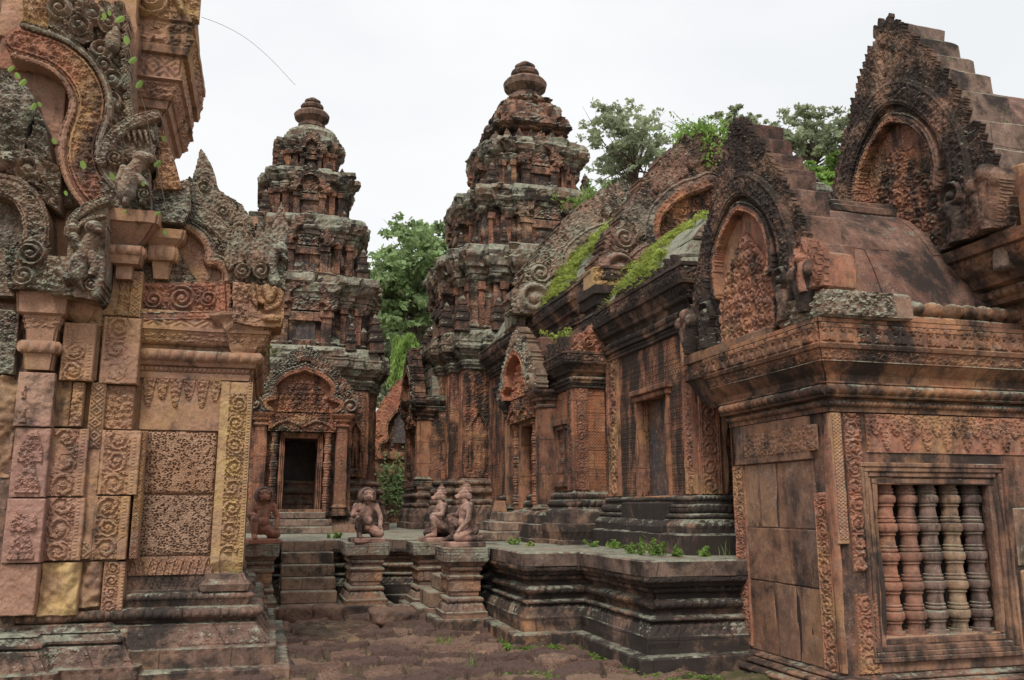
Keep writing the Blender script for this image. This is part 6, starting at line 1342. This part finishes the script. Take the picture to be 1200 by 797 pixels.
def statue(kind, label, loc, rz, mir, mat, group):
    """kneeling temple guard: one knee raised, one on the ground, hands on the knees; faces local -Y"""
    T = thing('guard_statue', label, 'statue', loc, group); T.rotation_euler = (0, 0, rz); T.scale = (1.1, 1.1, 1.08); V, F = [], []
    s = mir; C = lambda p, q, a, b: capsule(V, F, (p[0] * s, p[1], p[2]), (q[0] * s, q[1], q[2]), a, b); E = lambda c, r: ellip(V, F, (c[0] * s, c[1], c[2]), r)
    E((0, .05, .15), (.125, .12, .09)); E((0, .03, .22), (.10, .085, .09)); C((0, .03, .2), (0, .03, .36), .092, .105); E((0, .02, .40), (.135, .085, .075)); C((.06, .02, .43), (-.06, .02, .43), .06, .06); E((0, -.045, .235), (.075, .045, .06))
    C((0, .02, .44), (0, .0, .50), .055, .052)
    # raised leg (+x), grounded leg (-x)
    C((.07, .04, .15), (.125, -.14, .265), .072, .055); C((.125, -.14, .265), (.115, -.11, .07), .05, .036); C((.115, -.11, .055), (.12, -.21, .04), .036, .026)
    for k in range(4): C((.095 + k * .016, -.205, .035), (.095 + k * .016, -.235, .03), .011, .009)
    C((-.07, .04, .13), (-.15, -.13, .075), .075, .06); C((-.15, -.13, .065), (-.12, .10, .05), .05, .036); C((-.12, .11, .045), (-.12, .17, .07), .034, .028)
    for sh, el, ha in (((.135, .02, .43), (.185, -.03, .315), (.13, -.135, .325)), ((-.135, .02, .43), (-.19, -.02, .28), (-.155, -.13, .145))):
        C(sh, el, .045, .034); C(el, ha, .034, .024); d = Vector(ha) - Vector(el); d.normalize(); x_ = Vector((0, 0, 1)).cross(d)
        if x_.length < .1: x_ = Vector((1, 0, 0))
        x_.normalize()
        E(ha, (.028, .030, .018))
        for k in range(4):
            b = Vector(ha) + x_ * (k - 1.5) * .015 + d * .012; e1 = b + d * .028 + Vector((0, 0, -.004)); e2 = e1 + d * .010 + Vector((0, 0, -.022 + .002 * abs(k - 1.5))); C(b, e1, .0075, .007); C(e1, e2, .007, .006)
        b = Vector(ha) - x_ * .024 - d * .006; C(b, b - x_ * .014 + d * .02 + Vector((0, 0, -.012)), .008, .0065)
    if kind == 'lion':
        E((0, -.01, .57), (.098, .085, .088)); E((0, -.01, .60), (.09, .075, .07)); C((0, -.07, .545), (0, -.10, .54), .052, .042); C((-.035, -.10, .548), (.035, -.10, .548), .026, .026); E((0, -.125, .563), (.02, .014, .013))
        C((-.045, -.098, .520), (.045, -.098, .520), .018, .018)
        for k in (-1, 1): E((k * .042, -.082, .597), (.022, .016, .018)); C((k * .02, -.085, .618), (k * .07, -.07, .622), .012, .010); E((k * .093, .0, .60), (.018, .02, .032)); C((k * .03, -.115, .528), (k * .032, -.118, .510), .007, .004)
    else:
        E((0, .0, .565), (.068, .075, .072)); C((0, -.05, .553), (0, -.105, .540), .042, .03); C((-.02, -.108, .530), (.02, -.108, .530), .016, .016); E((0, -.118, .552), (.015, .010, .010))
        for k in (-1, 1): E((k * .028, -.068, .583), (.014, .012, .010)); C((k * .012, -.075, .597), (k * .045, -.058, .597), .009, .008); E((k * .074, .012, .565), (.014, .028, .03)); E((k * .08, .015, .528), (.012, .016, .018))
    b = fuse('body', V, F, mat, T, .0062, 3)
    V, F = [], []
    m = MB()
    if kind == 'lion':
        for ring in range(5):
            for k in range(22):
                a = 2 * math.pi * k / 22 + ring * .15; y = -.055 + ring * .032; r = .098 + .012 * math.sin(ring * .9)
                if math.sin(a) < -.75: continue
                capsule(V, F, (r * math.cos(a), y, .565 + r * .98 * math.sin(a)), ((r + .006) * math.cos(a), y + .012, .565 + (r + .006) * math.sin(a)), .014, .010, 6, 3)
        ellip(V, F, (0, .01, .60), (.09, .075, .085))
        fuse('mane', V, F, M['statue_dark'], T, .007, 2)
    else:
        P = [(.59, .068), (.595, .074), (.61, .075), (.618, .070), (.622, .062), (.64, .063), (.648, .056), (.66, .052), (.675, .053), (.682, .044), (.688, .036), (.70, .036), (.706, .024), (.712, .018), (.722, .022), (.732, .018), (.74, .006)]
        P0 = [(z, r) for z, r in P]; lathe(m, 0, .012, P0, 24); o = m.build('crown', M['statue'], None); o.parent = T; o['_o'] = (0., 0., 0.)
        m = MB()
        for k in (-1, 1):
            lathe(m, 0, 0, [(-.008, .03), (-.004, .034), (.004, .034), (.008, .02)], 14); Vv = m.V[-1]; Vv[:] = np.stack([Vv[:, 2] + k * .085, Vv[:, 0] + .02, Vv[:, 1] + .548], 1); o = m.build('ear_disc', M['statue'], None); o.parent = T; o['_o'] = (0., 0., 0.); m = MB()
    m = MB(); block(m, -.2, .2, -.24, .2, -.045, .02, .004, 2, .012, .04); o = m.build('plinth', mat, None); o.parent = T; o['_o'] = (0., 0., 0.)
    return T
M['statue_dark'] = stone('statue_stone_dark', (.17, .11, .095), (.12, .085, .075), (.22, .14, .11), dark=.5, lich=.05, joint=None, seed=63, fine=.3)
zS = 1.045
statue('lion', 'lion-headed guard right of the front stairs, pale belly and near-white raised knee, dark mane', (1.43, 12.98, zS), R(8), -1, M['statue'], 'kneeling guards on their pedestals')
statue('lion', 'brick-red lion-headed guard left of the front stairs, partly behind the yellow corner pilaster', (-.02, 12.98, zS), R(12), -1, M['statue_red'], 'kneeling guards on their pedestals')
o_ = statue('monkey', 'nearer monkey-headed guard in a pointed crown, seen in profile beside the terrace corner', (2.50, 11.2, zS), R(-84), -1, M['statue'], 'kneeling guards on their pedestals')
o_ = statue('monkey', 'farther monkey-headed guard in a pointed crown, its raised knee touching the nearer monkey', (2.50, 12.88, zS), R(-84), 1, M['statue'], 'kneeling guards on their pedestals')

# ================================================================== BACKGROUND GATE AND WALL
BG = thing('ruined_gateway', 'crumbling reddish pediment wall with a dark niche, far back between the towers', 'ruined gateway', (4.2, 29, 0))
Yg = 28.; gx = onY(474, 520, Yg)[0]; gz = lambda y: onY(474, y, Yg)[1]
m = MB(); stack(m, rect(gx - 2.4, gx + 2.6, Yg, Yg + 1.5), [(0, .2), (gz(600), .2), (gz(595), .05), (gz(540), .0), (gz(538), .1), (gz(530), .12)], seg=.08, wear=.04, blk=.05, seed=4, chip=.1, vseg=.1); m.build('wall', M['redfoli'], BG)
c, tm = pediment('Y', Yg - .1, gx + .1, 1.35, gz(538), gz(447) - gz(538), .035, .4, True, .16); mo, mt = MB(), MB(); c.mesh(mo, .5, ~tm); c.mesh(mt, .4, tm); p_ = mo.build('pediment', M['red'], BG); mt.build('tympanum', M['redfoli'], p_)
c = Canvas('Y', Yg - .2, gx - .45, gx + .45, gz(520), gz(475), .03); c.fill(c.inside([(gx - .4, gz(520)), (gx + .4, gz(520)), (gx + .36, gz(492)), (gx, gz(476)), (gx - .36, gz(492))]), .02); m = MB(); c.mesh(m, .05); m.build('niche', M['bluedoor_niche_shade'], BG)  # flat arched sheet, shade of a hollow painted as dark colour
m = MB(); stack(m, rect(-12, 20, 31, 31.8), [(0, 0), (1.9, 0), (1.92, .08), (2.1, .08)], seg=.3, wear=.05, blk=.05, vseg=.2); tag(m.build('boundary_wall', M['late_dark']), 'long low laterite boundary wall far behind the towers', 'wall')

# ================================================================== VEGETATION
def leafquads(C, size, flat=.0, asp=1.7, jit=.5, tri=False):
    """C: (n,3) centres -> mesh arrays of small bent leaves"""
    n = len(C); r = np.random.RandomState(n % 9973 + 5)
    d = r.normal(size=(n, 3)); d[:, 2] *= (1 - flat * .6); d /= np.linalg.norm(d, axis=1)[:, None]
    t = r.normal(size=(n, 3)); t -= (t * d).sum(1)[:, None] * d; t /= np.linalg.norm(t, axis=1)[:, None]
    s = size * (1 + jit * (r.rand(n) - .5) * 2)[:, None]
    V = np.stack([C - d * s * asp * .5, C + t * s * .5, C + d * s * asp * .5, C - t * s * .5], 1); V[:, 1:4:2, 2] += .15 * size
    return V.reshape(-1, 3), np.arange(n * 4).reshape(n, 4)
def tree(label, px, py, Y, rx_, rz_, n, mat, lsize=.16, density=.5, seed=0, nb=34, group='trees beyond the temple', base=0., trunk_h=None):
    r = np.random.RandomState(seed); cx, cz = onY(px, py, Y)
    T = thing('tree', label, 'tree', (cx, Y, -.12), group)
    m = MB(); ends = []
    b = (cx + .4, Y, -.2); top = Vector((cx, Y, cz + rz_ * .3)); mid = Vector((cx + .3, Y, cz - rz_ * .9))
    tube(m, [b, (cx + .5, Y + .1, cz * .4), mid, top], [.32, .26, .17, .05], 8); m.build('trunk', M['wood'], T)
    cl = []
    for k in range(nb):
        a = r.rand() * 2 * math.pi; e = math.acos(1 - 1.75 * r.rand()); q = r.rand() ** .35
        c_ = Vector((cx + rx_ * q * math.cos(a) * math.sin(e), Y + rx_ * q * math.sin(a) * math.sin(e), cz + rz_ * q * math.cos(e))); cl.append(c_)
    m = MB()
    for k, c_ in enumerate(cl):
        t = .15 + .8 * r.rand(); s_ = mid.lerp(top, t * .8); h_ = s_.lerp(c_, .5) + Vector((0, 0, -.1 * rz_ * r.rand())); tube(m, [s_, h_, c_], [.07, .04, .012], 5)
        for j in range(3):
            e_ = c_ + Vector(r.normal(size=3)) * rx_ * .2; tube(m, [h_.lerp(c_, .4 + .2 * j), e_], [.02, .006], 4)
    m.build('limbs', M['wood'], T)
    P = []
    w_ = r.rand(nb) + .4; w_ /= w_.sum()
    for k, c_ in enumerate(cl):
        nk = int(n * w_[k]); ns = max(2, nk // 28)
        sub = np.array(c_) + r.normal(size=(ns, 3)) * np.array([rx_ * .17, rx_ * .17, rz_ * .10])
        P.append(sub[r.randint(0, ns, nk)] + r.normal(size=(nk, 3)) * np.array([1, 1, .6]) * rx_ * .05)
    V, Q = leafquads(np.concatenate(P), lsize, .5); m = MB(); m.addq(V, Q); m.build('crown', mat, T)
tree('grey-green open-branched tree with thin foliage, between the tallest tower and the big pediment', 742, 185, 42, 2.9, 3.3, 7000, M['leafC'], .14, seed=3, nb=50)
tree('small pale tree crown peeping just right of the green tuft on the big pediment', 862, 152, 46, 1.5, 1.6, 2500, M['leafC'], .17, seed=5, nb=16)
tree('broad tree crown against the sky between the two gables of the gatehouse', 950, 168, 44, 2.7, 2.2, 9000, M['leafC'], .15, seed=8, nb=34)
tree('brighter light green tree low between the gatehouse gables, below the broad crown', 972, 215, 40, 1.6, 1.8, 6000, M['leafB'], .16, seed=9, nb=20)
tree('dense mid green tree filling the gap between the two towers', 484, 345, 38, 2.9, 3.0, 17000, M['leafA'], .16, seed=12, nb=44)
tree('darker lower tree behind the dense one in the gap between the towers', 470, 440, 41, 3.0, 2.6, 14000, M['leafC'], .16, seed=15, nb=34)
# drooping light green bamboo in the gap
T = thing('bamboo_clump', 'drooping bright yellow-green bamboo in the gap between the towers', 'bamboo', (4.5, 33, -.12))
m = MB(); ms = MB(); r = np.random.RandomState(4); P = []
for k in range(60):
    x0_, z0_ = onY(462 + r.rand() * 26, 392 + r.rand() * 34, 33); y0_ = 33 + r.normal() * .5; dx_ = r.normal() * .25; L_ = 1.2 + r.rand() * 1.2
    pts = [(x0_ + dx_ * t, y0_, z0_ - L_ * t * t + .25 * t) for t in np.linspace(0, 1, 7)]; 
    for t in np.linspace(.05, 1, 60): P.append((x0_ + dx_ * t + r.normal() * .05, y0_ + r.normal() * .05, z0_ - L_ * t * t + .25 * t + r.normal() * .03))
    tube(ms, [(x0_ + .0, 33.3, -.1), (x0_ * .9 + .45, 33.2, z0_ * .6), pts[0]], [.03, .025, .012], 4) if k % 5 == 0 else None
C = np.array(P); n = len(C); d = r.normal(size=(n, 3)) * .35; d[:, 2] -= 1; d /= np.linalg.norm(d, axis=1)[:, None]; t = np.cross(d, r.normal(size=(n, 3))); t /= np.linalg.norm(t, axis=1)[:, None]
V = np.stack([C - d * .12, C + t * .025, C + d * .12, C - t * .025], 1).reshape(-1, 3); m.addq(V, np.arange(n * 4).reshape(n, 4)); m.build('foliage', M['leafB'], T); ms.build('stems', M['wood'], T)
# distant wood all round the temple
P = []; r = np.random.RandomState(11); m = MB()
for k in range(420):
    a = R(-75 + 150 * r.rand()); d_ = 62 + 16 * r.rand(); h_ = 3.2 + 3.0 * r.rand(); c_ = np.array([d_ * math.sin(a), d_ * math.cos(a), h_ * .55]); P.append(c_ + r.normal(size=(170, 3)) * np.array([1.7, 1.2, h_ * .3]))
P = np.concatenate(P); P[:, 2] = np.clip(np.abs(P[:, 2]), .1, 9); V, Q = leafquads(P, .55, .4); m.addq(V, Q); tag(m.build('distant_wood', M['leafA']), 'far belt of woodland around the temple', 'wood', kind='stuff')

# ferns carpeting the stone roofs: many little fronds
def fronds(mb, pts, nrm, size, r, hang=.0, leaflets=7):
    pts = np.asarray(pts); n = len(pts)
    a = r.rand(n) * 2 * math.pi; out = np.stack([np.cos(a), np.sin(a), 0 * a], 1) * .6 + np.asarray(nrm) * .7; out[:, 2] += .1 - hang * r.rand(n); out /= np.linalg.norm(out, axis=1)[:, None]
    L_ = size * (.5 + r.rand(n)); side = np.cross(out, np.array([0, 0, 1.]) + r.normal(size=(n, 3)) * .2); side /= np.linalg.norm(side, axis=1)[:, None] + 1e-9
    Vs = []
    for k in range(leaflets):
        t = (k + 1) / leaflets; c_ = pts + out * (L_ * t)[:, None]; c_[:, 2] -= L_ * t * t * (.35 + hang)
        w_ = (L_ * .32 * math.sin(math.pi * (t * .85 + .1)))[:, None]; th = (L_ * .075)[:, None]
        for s in (-1, 1):
            tip = c_ + side * w_ * s + out * w_ * .3; Vs.append(np.stack([c_ - out * th, c_ * .5 + tip * .5 - out * th, tip, c_ * .5 + tip * .5 + out * th], 1))
    V = np.concatenate(Vs).reshape(-1, 3); mb.addq(V, np.arange(len(V)).reshape(-1, 4))
def roof_pts(x0, c, z0, z1, pw, y0, y1, t0, t1, n, r, edge=0.):
    y = y0 + (y1 - y0) * r.rand(n); t = t0 + (t1 - t0) * r.rand(n); keep = (vn(y, t * 2, 0 * y, 2.2, 3) + .5 * vn(y, t * 2, 0 * y, 6., 5)) > .02; y, t = y[keep], t[keep]
    hw = c - x0; x = c - hw * (1 - t ** pw) - .02; z = z0 + (z1 - z0) * t + .02; return np.stack([x, y, z], 1)
r = np.random.RandomState(2)
m = MB(); pts = roof_pts(4.66, AX, 4.88, 6.9, 1.5, 11.75, 14.5, .02, .75, 3600, r); fronds(m, pts[::3], (-.75, -.1, .6), .17, r, .3); tag(m.build('roof_ferns', M['fern']), 'yellow-green ferns carpeting the upper hall roof behind the big pediment', 'ferns', kind='stuff')
m = MB(); pts = roof_pts(4.55, AX, 4.2, 5.75, 1.7, 9.2, 11.35, .02, .9, 3600, r); fronds(m, pts[::3], (-.75, -.1, .6), .16, r, .3); tag(m.build('roof_ferns', M['fern']), 'bright ferns hanging over the lower hall roof in front of the big pediment', 'ferns', kind='stuff')
def plant(label, c, rad, n, mat, size=.05, cat='plant', hang=0., name='plant', group=None):
    m = MB(); r = np.random.RandomState(int(abs(c[0] * 100 + c[1] * 10)) % 9999); c = np.array(c)
    st = [c + r.normal(size=3) * rad * np.array([.5, .5, 0]) for _ in range(max(3, n // 40))]
    tips = [s + np.array([r.normal() * rad * .8, r.normal() * rad * .5, rad * (.6 + 1.2 * r.rand()) * (1 if hang == 0 else .5)]) for s in st]
    for s, t in zip(st, tips): tube(m, [s, s * .5 + t * .5 + np.array([0, 0, .1 * rad]), t], [.006, .005, .003], 4)
    P = []
    for _ in range(n):
        k = r.randint(len(st)); f = r.rand(); p = st[k] * (1 - f) + tips[k] * f; p = p + r.normal(size=3) * rad * .16; p[2] -= hang * rad * r.rand() ** 2 * 2; P.append(p)
    V, Q = leafquads(np.array(P), size, .3, 1.5); m.addq(V, Q); o = m.build(name, mat); return tag(o, label, cat, group)
x_, z_ = onY(822, 152, 11.6); plant('bushy bright green tuft growing on the peak of the big pediment', (x_, 11.55, z_ - .12), .30, 2600, M['leafB'], .035, hang=1.1)
x_, z_ = onY(808, 160, 11.6); plant('hanging creeper left of the tuft on the big pediment', (x_, 11.6, z_ - .05), .14, 500, M['leafB'], .03, hang=1.3)
x_, z_ = onY(690, 232, 15.2); plant('leafy shrub sprouting beside the tallest tower above the roof ferns', (x_, 15.2, z_ - .25), .30, 900, M['leafB'], .05)
x_, z_ = onY(654, 395, 12.4); plant('small fern sprig on the annex roof over the side window', (x_, 12.4, z_ - .05), .14, 160, M['fern'], .04)
x_, z_ = onY(325, 412, 9); plant('few grass blades on the broken corbel below the sea monster block', (x_ - .03, 9.1, z_ - .02), .06, 40, M['fern'], .03)
# weeds along the foot of the hall
for k, (px, py, s, lab) in enumerate([(622, 640, .03, 'yellowish weeds at the terrace edge below the side porch'), (696, 633, .05, 'small weed below the orange wall panel'), (721, 632, .06, 'tiny flat weed beside the small one on the terrace'),
                                      (741, 634, .06, 'leafy weed left of the false door foot'), (765, 630, .10, 'largest leafy weed, right below the false door'), (795, 638, .065, 'round weed right of the largest one on the terrace'),
                                      (826, 640, .06, 'thin weed near the hall corner'), (604, 634, .05, 'moss tuft by the side porch steps'), (393, 622, .07, 'green sprig on the ledge between stairs and the right lion')]):
    Yk = [11.1, 10.6, 10.2, 9.0, 8.6, 8.35, 8.3, 11.6, 14.6][k]; x_ = onY(px, py, Yk)[0]; plant(lab, (x_, Yk, 1.0), s, int(120 + 1500 * s), M['leafB'] if k else M['fern'], .022 + .06 * s, cat='weed', group='weeds on the terrace')
def grass(label, px, py, h, n, z=0., spread=.06, Y=None):
    x_, y_ = onZ(px, py, z) if Y is None else (onY(px, py, Y)[0], Y)
    m = MB(); r = np.random.RandomState(int(px)); V = []
    for _ in range(n):
        b = np.array([x_ + r.normal() * spread, y_ + r.normal() * spread * .7, z - .02]); a = r.rand() * 6.28; L_ = h * (.5 + .7 * r.rand()); o = np.array([math.cos(a), math.sin(a), 0]); s = np.array([-o[1], o[0], 0]) * .004; bend = .2 + .6 * r.rand()
        pr_ = [b + o * L_ * bend * t * t + np.array([0, 0, L_ * (t - .35 * bend * t * t)]) for t in (0, .35, .7, 1)]
        for i in range(3): k0, k1 = (1, .85, .55, .08)[i], (1, .85, .55, .08)[i + 1]; V += [pr_[i] - s * k0, pr_[i] + s * k0, pr_[i + 1] + s * k1, pr_[i + 1] - s * k1]
    m.addq(np.array(V), np.arange(len(V)).reshape(-1, 4)); return tag(m.build('grass_tuft', M['grass']), label, 'grass tuft', 'grass tufts on the pavement')
for a in [(553, 792, .22, 22, 'tallest grass tuft at the bottom edge below the middle of the terrace'), (519, 752, .12, 30, 'spreading grass tuft in front of the near monkey pedestal'), (508, 716, .12, 20, 'grass growing against the near monkey pedestal foot'),
          (602, 762, .07, 26, 'low grass beside the foot of the terrace corner'), (592, 745, .07, 30, 'short green grass along the terrace foot left of its corner'), (700, 765, .08, 30, 'grass along the terrace foot past its corner'),
          (716, 768, .08, 30, 'grass patch next to the terrace inner corner, to its right'), (675, 785, .06, 14, 'sparse grass beside the rounded boulder'), (445, 708, .10, 10, 'few blades by the fallen slab, left side'),
          (420, 765, .06, 16, 'small weeds on the sandy path in the foreground'), (371, 695, .06, 14, 'tiny weeds near the pavement start, right of the long blocks'), (575, 742, .06, 30, 'mossy grass in the angle between pedestal and terrace'),
          (755, 782, .07, 26, 'grass beside the last stretch of the terrace foot'), (640, 765, .06, 22, 'grass sprouting just past the terrace corner'), (850, 760, .09, 30, 'bright weeds where the terrace meets the gatehouse'), (392, 778, .05, 12, 'tiny tuft at the lower left of the pavement')]:
    grass(a[4], a[0], a[1], a[2], a[3])
x_ = onY(851, 630, 8.25)[0]; grass('curved thin blades by the gatehouse edge on the terrace', 850, 640, .22, 7, z=1.0, spread=.03, Y=8.3)
# low moss and seedlings in the joints
m = MB(); r = np.random.RandomState(3); C = []
for _ in range(900):
    t = r.rand()
    if t < .5: u = r.rand(); x, y = (2.66 + .05 * r.normal(), 9.45 + 1.3 * u) if u < .4 else (2.7 + .8 * r.rand(), 9.36 + .05 * r.normal()) if u < .6 else (3.42 + .06 * r.normal(), 7.7 + 1.6 * r.rand())
    else: x, y = 2.2 + 2.6 * r.rand(), 7.2 + 1.9 * r.rand()
    if t >= .5 and vn(x, y, 0, 2.2, 5) < .1: continue
    C.append((x, y, .0 + .02 * r.rand()))
C = np.array(C); C = C[r.randint(0, len(C), 5000)] + r.normal(size=(5000, 3)) * np.array([.03, .03, .008]); C[:, 2] = np.abs(C[:, 2]) + .005; V, Q = leafquads(C, .018, .5); m.addq(V, Q); tag(m.build('ground_moss', M['grass']), 'low moss and seedlings between the pavement stones', 'moss', kind='stuff')
# climbing greenery on the ruined wall in the gap
m = MB(); r = np.random.RandomState(8); x0_, z0_ = onY(470, 560, 27.6); C = np.stack([x0_ + r.normal(size=1300) * .4, 27.7 + r.normal(size=1300) * .08, z0_ - .2 + r.normal(size=1300) * .4], 1); V, Q = leafquads(C, .07, .3); m.addq(V, Q); tag(m.build('wall_creeper', M['leafA']), 'green creeper covering the foot of the ruined gateway in the gap', 'creeper')
# hanging vine over the left library
T = thing('hanging_vine', 'thin vine with small heart-shaped leaves hanging down the upper left library', 'vine', (-1.3, 8.0, 6.0))
path = [(118, -5), (142, 20), (150, 50), (158, 90), (170, 128), (176, 160), (186, 200), (196, 255)]; Yv = 7.9
pv_ = [(onY(x, y, Yv)[0], Yv + .03 * math.sin(y), onY(x, y, Yv)[1]) for x, y in path]; m = MB(); tube(m, [tuple(p) for p in smooth_path(pv_, 5)], .0035, 5); m.build('stem', M['wood'], T)
m = MB(); tube(m, [(onY(x, y, Yv)[0], Yv, onY(x, y, Yv)[1]) for x, y in ((12, 78), (40, 120), (64, 165), (96, 192), (120, 208), (145, 225))], .003, 5); m.build('stem', M['wood'], T)
for k, (px, py, s) in enumerate([(122, 18, .05), (128, 15, .04), (142, 22, .07), (148, 46, .065), (157, 70, .065), (164, 98, .065), (121, 22, .03), (63, 165, .045), (97, 192, .06), (131, 206, .055), (77, 226, .035), (147, 248, .03), (186, 250, .04), (193, 272, .04), (192, 162, .045), (186, 191, .06), (168, 215, .035), (14, 80, .05), (28, 96, .06), (40, 124, .055), (46, 122, .04), (20, 88, .05)]):
    x, z = onY(px, py, Yv - .02); m = MB(); a = R(rng.uniform(-60, 40)); P = []
    for t in np.linspace(0, 2 * math.pi, 15)[:-1]: rr = .82 * s * (.62 + .38 * abs(math.cos(t / 2)) ** 2 * 1.2) * (.75 if abs(t - math.pi) < .3 else 1); P.append((rr * math.sin(t) * .55, -rr * math.cos(t)))
    V = [(x + u * math.cos(a) - v * math.sin(a), Yv - .03 + .35 * abs(u), z + u * math.sin(a) + v * math.cos(a)) for u, v in P]; V.append((x, Yv - .03, z)); n = len(P); m.add(V, [(i, (i + 1) % n, n) for i in range(n)]); m.build('leaf', M['leafB'], T)
# thin dry root arching into the sky
m = MB(); pv_ = [(onY(x, y, 9.0)[0], 9.0, onY(x, y, 9.0)[1]) for x, y in ((236, 20), (262, 30), (290, 46), (318, 70), (346, 100))]; tube(m, [tuple(p) for p in smooth_path(pv_, 4)], .0022, 4); tag(m.build('dry_root', M['wood']), 'thin dry aerial root arching from the upper left cornice into the sky', 'root')
# fallen leaves
for k in range(14):
    x_, y_ = onZ(rng.uniform(380, 800), rng.uniform(745, 795), .03); m = MB(); m.add([(x_ - .03, y_, .06), (x_, y_ - .02, .065), (x_ + .03, y_ + .01, .055), (x_, y_ + .025, .06)], [(0, 1, 2, 3)])
    tag(m.build('fallen_leaf', M['dryleaf']) if 'dryleaf' in M else m.build('fallen_leaf', M.setdefault('dryleaf', plain('dry_leaf', (.32, .2, .09), .3))), 'small dry leaf lying on the pavement stones', 'leaf', 'fallen leaves')
for o in bpy.data.objects:
    if '_o' in o.keys(): del o['_o']
